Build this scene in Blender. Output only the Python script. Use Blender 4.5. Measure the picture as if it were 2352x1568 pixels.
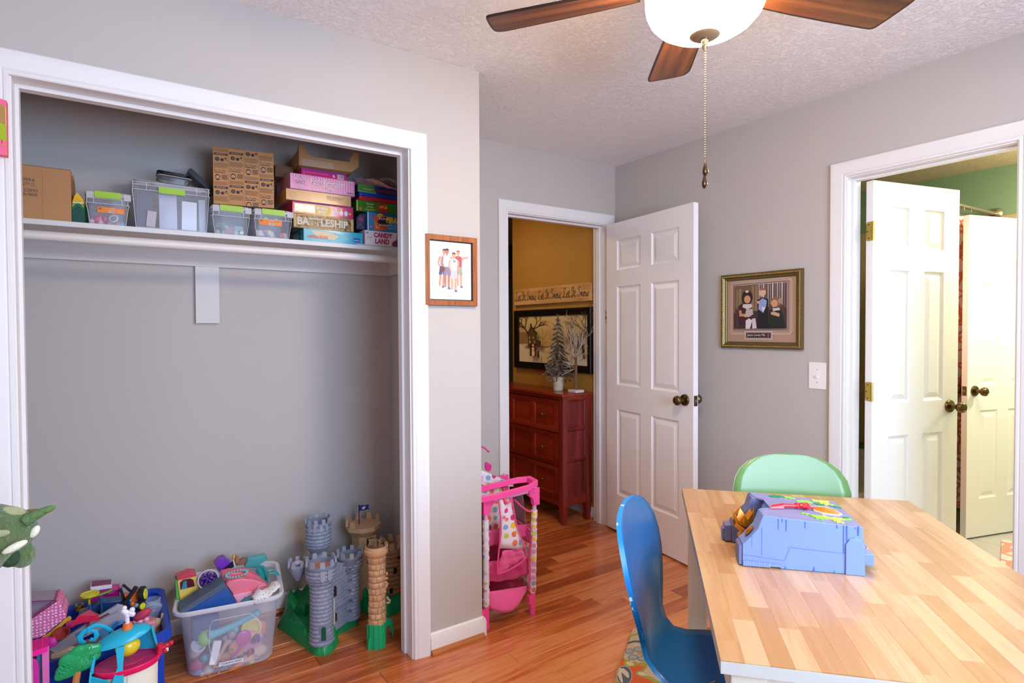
import bpy, bmesh, math, random
from mathutils import Vector, Matrix, Euler, Quaternion
for _o in list(bpy.data.objects): bpy.data.objects.remove(_o)
SC = bpy.context.scene
COL = SC.collection
rnd = random.Random(11)
rad = math.radians

# ------------------------------------------------------------------ camera
IW, IH, F = 2352, 1568, 1327.92
PITCH, ROLL, YAW, EYE = rad(1.1603), rad(-0.2712), rad(-34.1736), 1.3342
_f = Vector((-math.sin(YAW)*math.cos(PITCH), math.cos(YAW)*math.cos(PITCH), -math.sin(PITCH)))
_r = Vector((math.cos(YAW), math.sin(YAW), 0)); _u = _r.cross(_f)
CR = math.cos(ROLL)*_r + math.sin(ROLL)*_u; CU = CR.cross(_f); CF = _f
CO = Vector((0, 0, EYE))
cd = bpy.data.cameras.new('camera'); cam = bpy.data.objects.new('camera', cd); COL.objects.link(cam)
m4 = Matrix((CR, CU, -CF)).transposed().to_4x4(); m4.translation = CO
cam.matrix_world = m4
cd.sensor_width = 36; cd.lens = F/IW*36; cd.clip_start = .02; cd.clip_end = 60
SC.camera = cam

def on(px, py, ax, v):
    """point of the scene on the plane ax=v that the reference shows at pixel px,py"""
    d = (px-IW/2)/F*CR - (py-IH/2)/F*CU + CF
    i = 'xyz'.index(ax)
    return CO + d*((v-CO[i])/d[i])

# ------------------------------------------------------------------ view, world, main lights
SC.view_settings.view_transform = 'Standard'; SC.view_settings.look = 'None'
SC.view_settings.gamma = 1; SC.view_settings.use_curve_mapping = False
SC.view_settings.exposure = 0.0
SC.cycles.use_denoising = True
try: SC.cycles.denoiser = 'OPENIMAGEDENOISE'
except Exception: pass
SC.cycles.max_bounces = 10; SC.cycles.diffuse_bounces = 6; SC.cycles.glossy_bounces = 4
SC.cycles.transparent_max_bounces = 16; SC.cycles.transmission_bounces = 8
SC.cycles.sample_clamp_indirect = 6; SC.cycles.caustics_reflective = False; SC.cycles.caustics_refractive = False
wd = bpy.data.worlds.new('world'); SC.world = wd; wd.use_nodes = True
wd.node_tree.nodes['Background'].inputs[0].default_value = (.75, .87, 1, 1)
wd.node_tree.nodes['Background'].inputs[1].default_value = 1.0

def area(name, loc, rot, sx, sy, power, col):
    l = bpy.data.lights.new(name, 'AREA'); l.shape = 'RECTANGLE'; l.size = sx; l.size_y = sy
    l.energy = power; l.color = col
    o = bpy.data.objects.new(name, l); o.location = loc; o.rotation_euler = rot; COL.objects.link(o); return o
# daylight through the window behind the camera, then added ceiling and side fills
area('window_daylight', (1.05, -1.04, 1.45), (rad(66), 0, 0), 1.7, 1.25, 104, (.45, .66, 1))
area('ceiling_fill', (1.05, -1.03, 1.30), (rad(138), 0, 0), 1.6, .5, 12, (1, .90, .80))  # imitates ground bounce, added to lift the ceiling
area('side_fill', (-1.17, .2, 1.5), (rad(90), 0, rad(-90)), 1.1, 1.2, 5, (.5, .7, 1))  # unseen side source, added to brighten the walls
# unseen fill lights added over the hallway and the bathroom
area('hall_fill', (1.95, 3.75, 2.40), (0, 0, 0), .35, .35, 9, (1, .72, .42))
area('bath_fill', (3.75, .85, 2.38), (0, 0, 0), .5, .3, 20, (1, .84, .70))
pl = bpy.data.lights.new('vanity_light', 'POINT'); pl.energy = 64; pl.color = (1, .93, .86); pl.shadow_soft_size = .12
plo = bpy.data.objects.new('vanity_light', pl); plo.location = (4.70, .30, 2.05); COL.objects.link(plo)

# ------------------------------------------------------------------ materials
def lin(h):
    h = h.lstrip('#'); c = [int(h[i:i+2], 16)/255 for i in (0, 2, 4)]
    return tuple(x/12.92 if x <= .04045 else ((x+.055)/1.055)**2.4 for x in c) + (1,)
_M = {}
def M(col, rough=.5, metal=0., var=.06, scale=18, bump=0., bscale=60, spec=.5, coat=0., sheen=0.):
    key = (col, rough, metal, var, scale, bump, bscale, spec, coat, sheen)
    if key in _M: return _M[key]
    m = bpy.data.materials.new('mat_'+col.strip('#')); m.use_nodes = True; nt = m.node_tree; N = nt.nodes; L = nt.links
    b = N['Principled BSDF']; c = lin(col)
    b.inputs['Roughness'].default_value = rough; b.inputs['Metallic'].default_value = metal
    b.inputs['Specular IOR Level'].default_value = spec
    if coat: b.inputs['Coat Weight'].default_value = coat; b.inputs['Coat Roughness'].default_value = .12
    if sheen: b.inputs['Sheen Weight'].default_value = sheen
    tc = N.new('ShaderNodeTexCoord'); n = N.new('ShaderNodeTexNoise'); n.inputs['Scale'].default_value = scale
    n.inputs['Detail'].default_value = 4
    L.new(tc.outputs['Object'], n.inputs['Vector'])
    mx = N.new('ShaderNodeMix'); mx.data_type = 'RGBA'
    mx.inputs[6].default_value = tuple(x*(1-var) for x in c[:3])+(1,); mx.inputs[7].default_value = tuple(min(1, x*(1+var)) for x in c[:3])+(1,)
    L.new(n.outputs['Fac'], mx.inputs[0]); L.new(mx.outputs[2], b.inputs['Base Color'])
    if bump:
        n2 = N.new('ShaderNodeTexNoise'); n2.inputs['Scale'].default_value = bscale; n2.inputs['Detail'].default_value = 5
        L.new(tc.outputs['Object'], n2.inputs['Vector'])
        bp = N.new('ShaderNodeBump'); bp.inputs['Strength'].default_value = bump; bp.inputs['Distance'].default_value = .01
        L.new(n2.outputs['Fac'], bp.inputs['Height']); L.new(bp.outputs[0], b.inputs['Normal'])
    _M[key] = m; return m

def plastic(c, rough=.32): return M(c, rough, var=.02, spec=.5)
def cloth(c): return M(c, .85, var=.10, scale=70, bump=.25, bscale=300, sheen=.3)
def paper(c): return M(c, .6, var=.02)
def gloss(c): return M(c, .22, var=.02)

def ceiling_mat(col, s=1.0):
    m = M(col, .9, var=.01, scale=2.01*s); nt = m.node_tree; N = nt.nodes; L = nt.links; b = N['Principled BSDF']
    tc = N.new('ShaderNodeTexCoord'); mp = N.new('ShaderNodeTexNoise'); mp.inputs['Scale'].default_value = 42; mp.inputs['Detail'].default_value = 6
    mp.inputs['Roughness'].default_value = .62; mp.inputs['Distortion'].default_value = 1.2
    L.new(tc.outputs['Object'], mp.inputs['Vector'])
    r = N.new('ShaderNodeValToRGB'); r.color_ramp.elements[0].position = .46; r.color_ramp.elements[1].position = .60
    L.new(mp.outputs['Fac'], r.inputs[0])
    bp = N.new('ShaderNodeBump'); bp.inputs['Strength'].default_value = .55; bp.inputs['Distance'].default_value = .008
    L.new(r.outputs[0], bp.inputs['Height']); L.new(bp.outputs[0], b.inputs['Normal'])
    return m

def wood(name, c1, c2, c3, rough=.3, axis=0, grain=1.0, per=.35, coat=0., knots=True, bump=.05):
    """wood with grain along a local axis; every piece gets its own tone and its own grain"""
    m = bpy.data.materials.new(name); m.use_nodes = True; nt = m.node_tree; N = nt.nodes; L = nt.links
    b = N['Principled BSDF']; b.inputs['Roughness'].default_value = rough
    if coat: b.inputs['Coat Weight'].default_value = coat; b.inputs['Coat Roughness'].default_value = .15
    tc = N.new('ShaderNodeTexCoord'); oi = N.new('ShaderNodeObjectInfo')
    mp = N.new('ShaderNodeMapping'); sc = [14*grain]*3; sc[axis] = 1.1*grain; mp.inputs['Scale'].default_value = sc
    L.new(tc.outputs['Object'], mp.inputs['Vector'])
    ad = N.new('ShaderNodeVectorMath'); ad.operation = 'ADD'; L.new(mp.outputs[0], ad.inputs[0])
    ml = N.new('ShaderNodeMath'); ml.operation = 'MULTIPLY'; ml.inputs[1].default_value = 71; L.new(oi.outputs['Random'], ml.inputs[0])
    L.new(ml.outputs[0], ad.inputs[1])
    n = N.new('ShaderNodeTexNoise'); n.inputs['Scale'].default_value = 1.6; n.inputs['Detail'].default_value = 7
    n.inputs['Roughness'].default_value = .6; n.inputs['Distortion'].default_value = 1.6 if knots else .4
    L.new(ad.outputs[0], n.inputs['Vector'])
    r = N.new('ShaderNodeValToRGB'); e = r.color_ramp.elements
    e[0].position = .30; e[0].color = lin(c1); e[1].position = .70; e[1].color = lin(c3)
    k = e.new(.5); k.color = lin(c2)
    # piece-to-piece tone
    s1 = N.new('ShaderNodeMath'); s1.operation = 'SUBTRACT'; s1.inputs[1].default_value = .5; L.new(oi.outputs['Random'], s1.inputs[0])
    s2 = N.new('ShaderNodeMath'); s2.operation = 'MULTIPLY_ADD'; s2.inputs[1].default_value = per; L.new(s1.outputs[0], s2.inputs[0]); L.new(n.outputs['Fac'], s2.inputs[2])
    L.new(s2.outputs[0], r.inputs[0]); L.new(r.outputs[0], b.inputs['Base Color'])
    bp = N.new('ShaderNodeBump'); bp.inputs['Strength'].default_value = bump; bp.inputs['Distance'].default_value = .004
    L.new(n.outputs['Fac'], bp.inputs['Height']); L.new(bp.outputs[0], b.inputs['Normal'])
    return m

def dots_mat(name, base, cols, scale=18, size=.33, rough=.8, smooth=False):
    """fabric printed with round dots, every dot its own colour"""
    m = bpy.data.materials.new(name); m.use_nodes = True; nt = m.node_tree; N = nt.nodes; L = nt.links
    b = N['Principled BSDF']; b.inputs['Roughness'].default_value = rough
    tc = N.new('ShaderNodeTexCoord'); v = N.new('ShaderNodeTexVoronoi'); v.inputs['Scale'].default_value = scale
    v.inputs['Randomness'].default_value = .25
    L.new(tc.outputs['Object'], v.inputs['Vector'])
    lt = N.new('ShaderNodeMath'); lt.operation = 'LESS_THAN'; lt.inputs[1].default_value = size; L.new(v.outputs['Distance'], lt.inputs[0])
    sp = N.new('ShaderNodeSeparateColor'); L.new(v.outputs['Color'], sp.inputs[0])
    r = N.new('ShaderNodeValToRGB'); r.color_ramp.interpolation = 'CONSTANT'; e = r.color_ramp.elements
    while len(e) > 1: e.remove(e[-1])
    e[0].position = 0; e[0].color = lin(cols[0])
    for i, c in enumerate(cols[1:], 1): k = e.new(i/len(cols)); k.color = lin(c)
    L.new(sp.outputs[0], r.inputs[0])
    mx = N.new('ShaderNodeMix'); mx.data_type = 'RGBA'; mx.inputs[6].default_value = lin(base)
    L.new(lt.outputs[0], mx.inputs[0]); L.new(r.outputs[0], mx.inputs[7]); L.new(mx.outputs[2], b.inputs['Base Color'])
    return m

def clear(name, col, alpha=.35, rough=.25):
    m = bpy.data.materials.new(name); m.use_nodes = True; nt = m.node_tree; N = nt.nodes; L = nt.links
    b = N['Principled BSDF']; b.inputs['Base Color'].default_value = lin(col); b.inputs['Roughness'].default_value = rough
    tr = N.new('ShaderNodeBsdfTransparent'); mx = N.new('ShaderNodeMixShader'); fr = N.new('ShaderNodeLayerWeight'); fr.inputs['Blend'].default_value = .35
    ma = N.new('ShaderNodeMath'); ma.operation = 'MULTIPLY_ADD'; ma.inputs[1].default_value = .45; ma.inputs[2].default_value = alpha
    ma.use_clamp = True
    L.new(fr.outputs['Facing'], ma.inputs[0]); L.new(ma.outputs[0], mx.inputs[0])
    L.new(tr.outputs[0], mx.inputs[1]); L.new(b.outputs[0], mx.inputs[2]); L.new(mx.outputs[0], N['Material Output'].inputs[0])
    return m

def emit(name, col, s):
    m = bpy.data.materials.new(name); m.use_nodes = True; N = m.node_tree.nodes; b = N['Principled BSDF']
    b.inputs['Base Color'].default_value = lin('#fff4e0'); b.inputs['Emission Color'].default_value = (*col, 1); b.inputs['Emission Strength'].default_value = s
    b.inputs['Roughness'].default_value = .3
    return m

# ------------------------------------------------------------------ mesh helpers
class MB:
    def __init__(s, mat=None): s.v = []; s.f = []; s.mi = []; s.ms = []; s.T = Matrix(); s.cur = mat
    def at(s, loc=(0, 0, 0), rot=(0, 0, 0), sc=(1, 1, 1)):
        s.T = Matrix.LocRotScale(Vector(loc), Euler(rot), Vector(sc)); return s
    def m(s, mat): s.cur = mat; return s
    def _mi(s):
        if s.cur is None: return 0
        if s.cur not in s.ms: s.ms.append(s.cur)
        return s.ms.index(s.cur)
    def add(s, vs, fs):
        b = len(s.v); k = s._mi(); s.v += [s.T @ Vector(p) for p in vs]
        for f in fs: s.f.append([b+i for i in f]); s.mi.append(k)
        return s
    def box(s, x0, y0, z0, x1, y1, z1):
        v = [(x, y, z) for z in (z0, z1) for y in (y0, y1) for x in (x0, x1)]
        return s.add(v, [(0, 2, 3, 1), (4, 5, 7, 6), (0, 1, 5, 4), (2, 6, 7, 3), (0, 4, 6, 2), (1, 3, 7, 5)])
    def cbox(s, cx, cy, cz, w, d, h): return s.box(cx-w/2, cy-d/2, cz-h/2, cx+w/2, cy+d/2, cz+h/2)
    def frus(s, x0, y0, x1, y1, z0, z1, t):
        """box whose top is inset by t"""
        v = [(x0, y0, z0), (x1, y0, z0), (x1, y1, z0), (x0, y1, z0), (x0+t, y0+t, z1), (x1-t, y0+t, z1), (x1-t, y1-t, z1), (x0+t, y1-t, z1)]
        return s.add(v, [(3, 2, 1, 0), (4, 5, 6, 7), (0, 1, 5, 4), (1, 2, 6, 5), (2, 3, 7, 6), (3, 0, 4, 7)])
    def prism(s, poly, a, b, ax='z'):
        """2D polygon extruded along ax from a to b"""
        def P(p, t): return {'z': (p[0], p[1], t), 'y': (p[0], t, p[1]), 'x': (t, p[0], p[1])}[ax]
        n = len(poly); v = [P(p, a) for p in poly]+[P(p, b) for p in poly]
        return s.add(v, [tuple(range(n))[::-1], tuple(range(n, 2*n))]+[(i, (i+1) % n, n+(i+1) % n, n+i) for i in range(n)])
    def loft(s, loops, close=True, caps=True):
        n = len(loops[0]); v = [p for l in loops for p in l]; f = []
        for k in range(len(loops)-1):
            for i in range(n if close else n-1):
                f.append((k*n+i, k*n+(i+1) % n, (k+1)*n+(i+1) % n, (k+1)*n+i))
        if caps and close: f.append(tuple(range(n))[::-1]); f.append(tuple((len(loops)-1)*n+i for i in range(n)))
        return s.add(v, f)
    def lathe(s, prof, n=20, c=(0, 0, 0), caps=True, ax='z', sq=1.0):
        L = []
        for r, z in prof:
            r = max(r, .0001); l = []
            for i in range(n):
                a = 2*math.pi*i/n; x, y = r*math.cos(a), r*sq*math.sin(a)
                l.append({'z': (c[0]+x, c[1]+y, c[2]+z), 'y': (c[0]+x, c[1]+z, c[2]+y), 'x': (c[0]+z, c[1]+x, c[2]+y)}[ax])
            L.append(l)
        return s.loft(L, True, caps)
    def cyl(s, c, r, h, n=16, ax='z'): return s.lathe([(r, 0), (r, h)], n, c, True, ax)
    def ball(s, c, r, n=12, sc=(1, 1, 1)):
        T0 = s.T; s.T = T0 @ Matrix.Translation(Vector(c)) @ Matrix.Diagonal((*sc, 1))
        k = max(5, n//2); s.lathe([(r*math.sin(math.pi*i/k), -r*math.cos(math.pi*i/k)) for i in range(k+1)], n)
        s.T = T0; return s
    def tube(s, pts, r, n=8, closed=False, flat=1.0):
        pts = [Vector(p) for p in pts]; K = len(pts); L = []; ref = None
        rs = r if isinstance(r, (list, tuple)) else [r]*K
        for k in range(K):
            if closed: t = pts[(k+1) % K]-pts[k-1]
            else: t = pts[min(k+1, K-1)]-pts[max(k-1, 0)]
            t.normalize()
            if ref is None: ref = Vector((0, 0, 1)) if abs(t.z) < .9 else Vector((1, 0, 0))
            a = (ref - t*ref.dot(t)).normalized(); ref = a; b = t.cross(a)
            L.append([pts[k]+rs[k]*(math.cos(q)*a+math.sin(q)*b*flat) for q in [2*math.pi*i/n for i in range(n)]])
        if closed: L.append(L[0]); return s.loft(L, True, False)
        return s.loft(L, True, True)
    def build(s, name, parent=None, bevel=0., smooth=True, seg=2, ang=35):
        me = bpy.data.meshes.new(name); me.from_pydata([tuple(p) for p in s.v], [], s.f)
        for k in s.ms: me.materials.append(k)
        if s.ms: me.polygons.foreach_set('material_index', s.mi)
        bm = bmesh.new(); bm.from_mesh(me); bmesh.ops.recalc_face_normals(bm, faces=bm.faces); bm.to_mesh(me); bm.free()
        o = bpy.data.objects.new(name, me); COL.objects.link(o)
        if parent is not None: o.parent = parent
        if smooth: me.shade_smooth(); me.set_sharp_from_angle(angle=rad(ang))
        if bevel:
            b = o.modifiers.new('bevel', 'BEVEL'); b.width = bevel; b.segments = seg; b.limit_method = 'ANGLE'; b.angle_limit = rad(40)
        return o

def tag(o, label, cat, group=None, kind=None):
    o['label'] = label
    if cat: o['category'] = cat
    if group: o['group'] = group
    if kind: o['kind'] = kind
    return o
def thing(name, label, cat, loc=(0, 0, 0), rot=(0, 0, 0), group=None):
    o = bpy.data.objects.new(name, None); COL.objects.link(o); o.location = loc
    o.rotation_euler = rot if isinstance(rot, (tuple, list, Euler)) else (0, 0, rot); o.empty_display_size = .05
    return tag(o, label, cat, group)
def struct(o): o['kind'] = 'structure'; return o
def dup(root, loc, rot, label=None, group=None):
    r = root.copy(); COL.objects.link(r); r.location = loc; r.rotation_euler = rot if isinstance(rot, (tuple, list)) else (0, 0, rot)
    if label: r['label'] = label
    if group: r['group'] = group
    for ch in list(root.children):
        c = ch.copy(); COL.objects.link(c); c.parent = r
        for g in list(ch.children):
            d = g.copy(); COL.objects.link(d); d.parent = c
    return r

def text(s, parent, o, w, h, mat, ux=(1, 0, 0), uz=(0, 0, 1), name='lettering', shear=0., bold=0., lift=.0006, arc=0.):
    """lettering fitted into w x h with its lower left corner at o in the parent's frame"""
    cu = bpy.data.curves.new(name, 'FONT'); cu.body = s; cu.size = 1; cu.shear = shear; cu.offset = bold; cu.resolution_u = 3
    cu.extrude = 0; cu.align_x = 'CENTER' if '\n' in s else 'LEFT'
    t = bpy.data.objects.new(name, cu); COL.objects.link(t)
    dg = bpy.context.evaluated_depsgraph_get(); me = bpy.data.meshes.new_from_object(t.evaluated_get(dg))
    bpy.data.objects.remove(t); bpy.data.curves.remove(cu)
    xs = [v.co.x for v in me.vertices]; ys = [v.co.y for v in me.vertices]
    x0, x1, y0, y1 = min(xs), max(xs), min(ys), max(ys)
    ux, uz = Vector(ux).normalized(), Vector(uz).normalized(); nn = ux.cross(uz)
    for v in me.vertices:
        a = (v.co.x-x0)/(x1-x0); b = (v.co.y-y0)/(y1-y0)
        v.co = Vector(o)+ux*(a*w)+uz*(b*h + arc*math.sin(a*math.pi))+nn*lift
    me.materials.clear(); me.materials.append(mat)
    ob = bpy.data.objects.new(name, me); COL.objects.link(ob); ob.parent = parent
    return ob

def flat(parent, name, shapes, o=(0, 0, 0), ux=(1, 0, 0), uz=(0, 0, 1), lift=.0004, step=.00012, thick=0):
    """flat print: list of (polygon, material) in the plane through o"""
    ux, uz = Vector(ux).normalized(), Vector(uz).normalized(); nn = ux.cross(uz); o = Vector(o)
    mb = MB()
    for k, (poly, mat) in enumerate(shapes):
        mb.m(mat); d = nn*(lift+step*k)
        mb.add([o+ux*a+uz*b+d for a, b in poly], [tuple(range(len(poly)))])
    me = bpy.data.meshes.new(name); me.from_pydata([tuple(p) for p in mb.v], [], mb.f)
    for k in mb.ms: me.materials.append(k)
    me.polygons.foreach_set('material_index', mb.mi)
    ob = bpy.data.objects.new(name, me); COL.objects.link(ob); ob.parent = parent
    return ob
def rect(x0, z0, x1, z1): return [(x0, z0), (x1, z0), (x1, z1), (x0, z1)]
def disc(cx, cz, r, n=16, rz=None, a0=0.): rz = rz or r; return [(cx+r*math.cos(2*math.pi*i/n+a0), cz+rz*math.sin(2*math.pi*i/n+a0)) for i in range(n)]
def bar(x0, z0, x1, z1, w, w2=None):
    w2 = w if w2 is None else w2; dx, dz = x1-x0, z1-z0; l = math.hypot(dx, dz) or 1; a, b = -dz/l, dx/l
    return [(x0+a*w/2, z0+b*w/2), (x0-a*w/2, z0-b*w/2), (x1-a*w2/2, z1-b*w2/2), (x1+a*w2/2, z1+b*w2/2)]
def rrect(x0, z0, x1, z1, r, n=4):
    p = []
    for cx, cz, a in ((x1-r, z1-r, 0), (x0+r, z1-r, 90), (x0+r, z0+r, 180), (x1-r, z0+r, 270)):
        p += [(cx+r*math.cos(rad(a+90*i/n)), cz+r*math.sin(rad(a+90*i/n))) for i in range(n+1)]
    return p
# ================================================================== ROOM SHELL
H = 2.44
YC, YB, XS, XR = 2.149, 2.885, 1.294, 2.815       # closet wall, back wall, stub corner, right wall
WALL = M('#bbb4ae', .75, var=.015, scale=3, bump=.05, bscale=220)
WHITE = M('#f1eeec', .35, var=.01, scale=8)
TRIMW = M('#e4e1df', .38, var=.01, scale=8, bump=.03, bscale=90)
CEIL = ceiling_mat('#f3efed')
GOLD = M('#b08030', .75, var=.03, scale=4, bump=.05, bscale=200)
BWHITE = M('#f4f2f0', .4, var=.01, scale=8)

def wallobj(name, boxes, mat):
    mb = MB(mat)
    for b in boxes: mb.box(*b)
    return struct(mb.build(name, smooth=False))
wallobj('wall_left', [(-1.2, YC, 0, -.262, YC+.11, H), (-.262, YC, 2.077, .985, YC+.11, H), (.985, YC, 0, XS, YC+.11, H),
                      (XS-.11, YC+.11, 0, XS, YB, H)], WALL)
wallobj('wall_back', [(-.75, YB, 0, 1.913, YB+.115, H), (1.913, YB, 2.055, 2.741, YB+.115, H), (2.741, YB, 0, XR+.12, YB+.115, H)], WALL)
wallobj('wall_closet', [(-.75, YC+.11, 0, -.64, YB, H)], WALL)
wallobj('wall_right', [(XR, -1.15, 0, XR+.12, .724, H), (XR, .724, 2.055, XR+.12, 1.376, H), (XR, 1.376, 0, XR+.12, YB, H)], WALL)
wallobj('wall_rear', [(-1.32, -1.17, 0, .2, -1.05, H), (.2, -1.17, 0, 1.9, -1.05, .82), (.2, -1.17, 2.08, 1.9, -1.05, H), (1.9, -1.17, 0, XR, -1.05, H)], WALL)
wallobj('wall_side', [(-1.32, -1.05, 0, -1.2, -.35, H), (-1.32, -.35, 0, -1.2, .75, .9), (-1.32, -.35, 2.1, -1.2, .75, H), (-1.32, .75, 0, -1.2, YC+.11, H)], WALL)
cm = MB(CEIL); cm.box(-1.32, -1.17, H, XR+.12, YB+.115, H+.05); struct(cm.build('ceiling', smooth=False))
# hallway beyond the back door
wallobj('wall_hall', [(2.745, YB+.115, 0, 2.86, 4.03, H), (1.05, YB+.115, 0, 1.16, 6.4, H)], GOLD)
hc = MB(M('#c9b79a', .9)); hc.box(1.05, YB+.115, H, 5.2, 6.5, H+.05); struct(hc.build('ceiling_hall', smooth=False))
wallobj('wall_far', [(1.05, 6.4, 0, 5.2, 6.5, H), (5.1, 4.03, 0, 5.2, 6.4, H), (2.86, 3.93, 0, 5.2, 4.03, H)], M('#8e99a4', .8))
fb = MB(M('#3d2413', .5)); fb.box(2.2, 6.30, 2.13, 5.1, 6.4, H); o_ = struct(fb.build('trim_4', smooth=False))
fb = MB(M('#9c7a4c', .6)); fb.box(2.2, 6.28, 2.03, 5.1, 6.4, 2.13); struct(fb.build('trim_5', smooth=False))
# bathroom
GREEN = M('#93b48c', .7, var=.02, scale=3)
wallobj('wall_bath', [(5.03, -.2, 0, 5.13, 2.75, H), (XR+.12, 2.65, 0, 5.03, 2.75, H), (XR+.12, -.3, 0, 5.13, -.2, H)], GREEN)
wallobj('wall_bath_side', [(XR+.1205, 1.376, 0, XR+.124, 2.65, H), (XR+.1205, -.2, 0, XR+.124, .724, H)], M('#a38e78', .8))
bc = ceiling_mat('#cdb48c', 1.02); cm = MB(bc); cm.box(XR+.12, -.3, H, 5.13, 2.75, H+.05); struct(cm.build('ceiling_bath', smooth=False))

# ---- floor: base and individual boards running along the closet wall
fl = MB(M('#2a140a', .6)); fl.box(-1.32, -1.17, -.05, XR+.02, 6.5, -.012); fl.box(XR+.02, 3.9, -.05, 5.2, 6.5, -.012)
floor = struct(fl.build('floor', smooth=False))
FW = wood('floor_wood', '#9a4b23', '#c06634', '#d2844e', rough=.22, axis=0, grain=1.0, per=.42, coat=.35, bump=.06)
BW = .0855
def board_mesh(L):
    mb = MB(FW); e = .0012; w = BW-.0012
    v = []
    for (z, t) in ((-.012, 0), (-.0015, 0), (0, e)):
        v.append([(t, t, z), (L-t, t, z), (L-t, w-t, z), (t, w-t, z)])
    mb.loft(v); return mb
def board(x, y, L, first={}):
    k = round(L, 3)
    if k not in first:
        o = board_mesh(L-.0012).build('floor_board', floor, smooth=False); first[k] = o
    else:
        o = first[k].copy(); COL.objects.link(o); o.parent = floor
    o.location = (x, y, 0)
LENS = (.55, .7, .85, 1.0, 1.15, 1.3, 1.5)
y = 2.228-BW*14; row = 0
while y < 4.75:
    x0 = -.8 if y < 2.9 else 1.16; x1 = 2.94
    x = x0 - rnd.random()*.5
    while x < x1:
        L = rnd.choice(LENS)
        a, b = max(x, x0), min(x+L, x1)
        if b-a > .12: board(a, y, b-a)
        x += L
    y += BW
# nearer the camera than the view reaches: the rest of the boards as one piece
mb = MB(FW); y = 2.228-BW*15
while y > -1.05:
    x = -1.25-rnd.random()*.5
    while x < 2.82:
        L = rnd.choice(LENS); a, b = max(x, -1.2), min(x+L, 2.815)
        if b-a > .05: mb.box(a, y, -.012, b-.0012, y+BW-.0012, 0)
        x += L
    y -= BW
o = mb.build('floor_boards', floor, smooth=False); o['kind'] = 'stuff'
mb = MB(FW)
for j in range(19):
    mb.box(1.16, 2.228+BW*(30+j), -.012, 5.1, 2.228+BW*(31+j)-.0012, 0)
o = mb.build('far_boards', floor, smooth=False); o['kind'] = 'stuff'
# bathroom tile floor, each tile a piece
bt = MB(M('#9a958e', .7)); bt.box(XR+.02, -.3, -.05, 5.13, 2.75, -.004); bfl = struct(bt.build('floor_bath', smooth=False))
TM = M('#c9c6c0', .35, var=.08, scale=6)
tm = MB(TM); tm.frus(0, 0, .297, .297, -.004, 0, .001); t0 = None
for i in range(7):
    for j in range(7):
        x, y = 2.94+.3*i, .3*j-.1
        if t0 is None: t0 = tm.build('floor_tile', bfl, smooth=False); t0.location = (x, y, 0)
        else: c = t0.copy(); COL.objects.link(c); c.parent = bfl; c.location = (x, y, 0)

# ---- casings: a moulded profile carried round three sides, mitred
PROF = [(0, 0), (0, .009), (.003, .012), (.010, .012), (.013, .009), (.017, .0125), (.040, .0155), (.052, .0175), (.060, .018), (.066, .0175), (.070, .014), (.070, 0)]
def casing(name, a0, a1, zt, plane, axis, sign):
    """axis 'y': wall plane y=plane, opening spans x a0..a1; axis 'x' likewise; casing stands out towards sign"""
    mb = MB(TRIMW); loops = []
    for (A, B) in ((0, 0), (0, 1), (1, 1), (1, 0)):
        l = []
        for u, d in PROF:
            s = a0-u if A == 0 else a1+u; z = (zt+u) if B else 0
            l.append((s, plane+sign*d, z) if axis == 'y' else (plane+sign*d, s, z))
        loops.append(l)
    mb.loft(loops); return struct(mb.build(name, ang=25))
t1 = casing('trim_1', -.246, .969, 2.055, YC, 'y', -1)
jm = MB(TRIMW); ya, yb2 = YC+.0, YC+.112
jm.box(-.262, ya, 0, -.241, yb2, 2.077); jm.box(.963, ya, 0, .985, yb2, 2.077); jm.box(-.241, ya, 2.055, .963, yb2, 2.077)
jm.build('jamb', t1, smooth=False)
jm = MB(TRIMW); jm.box(-.241, YC+.055, 0, -.231, YC+.09, 2.045); jm.box(.953, YC+.055, 0, .963, YC+.09, 2.045); jm.box(-.241, YC+.055, 2.043, .963, YC+.09, 2.055)
jm.build('stop_strip', t1, smooth=False, bevel=.001)
t2 = casing('trim_2', 1.929, 2.725, 2.038, YB, 'y', -1)
jm = MB(TRIMW); ya, yb2 = YB, YB+.115
jm.box(1.913, ya, 0, 1.934, yb2, 2.055); jm.box(2.72, ya, 0, 2.741, yb2, 2.055); jm.box(1.934, ya, 2.033, 2.72, yb2, 2.055)
jm.build('jamb', t2, smooth=False)
jm = MB(TRIMW); jm.box(1.934, YB+.045, 0, 1.944, YB+.08, 2.023); jm.box(2.71, YB+.045, 0, 2.72, YB+.08, 2.023); jm.box(1.934, YB+.045, 2.023, 2.72, YB+.08, 2.033)
jm.build('stop_strip', t2, smooth=False, bevel=.001)
t3 = casing('trim_3', .738, 1.362, 2.038, XR, 'x', -1)
jm = MB(TRIMW); xa, xb = XR, XR+.12
jm.box(xa, .724, 0, xb, .743, 2.055); jm.box(xa, 1.357, 0, xb, 1.376, 2.055); jm.box(xa, .743, 2.033, xb, 1.357, 2.055)
jm.build('jamb', t3, smooth=False)
jm = MB(TRIMW); jm.box(xa+.045, .743, 0, xa+.08, .753, 2.023); jm.box(xa+.045, 1.347, 0, xa+.08, 1.357, 2.023); jm.box(xa+.045, .743, 2.023, xa+.08, 1.357, 2.033)
jm.build('stop_strip', t3, smooth=False, bevel=.001)

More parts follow.
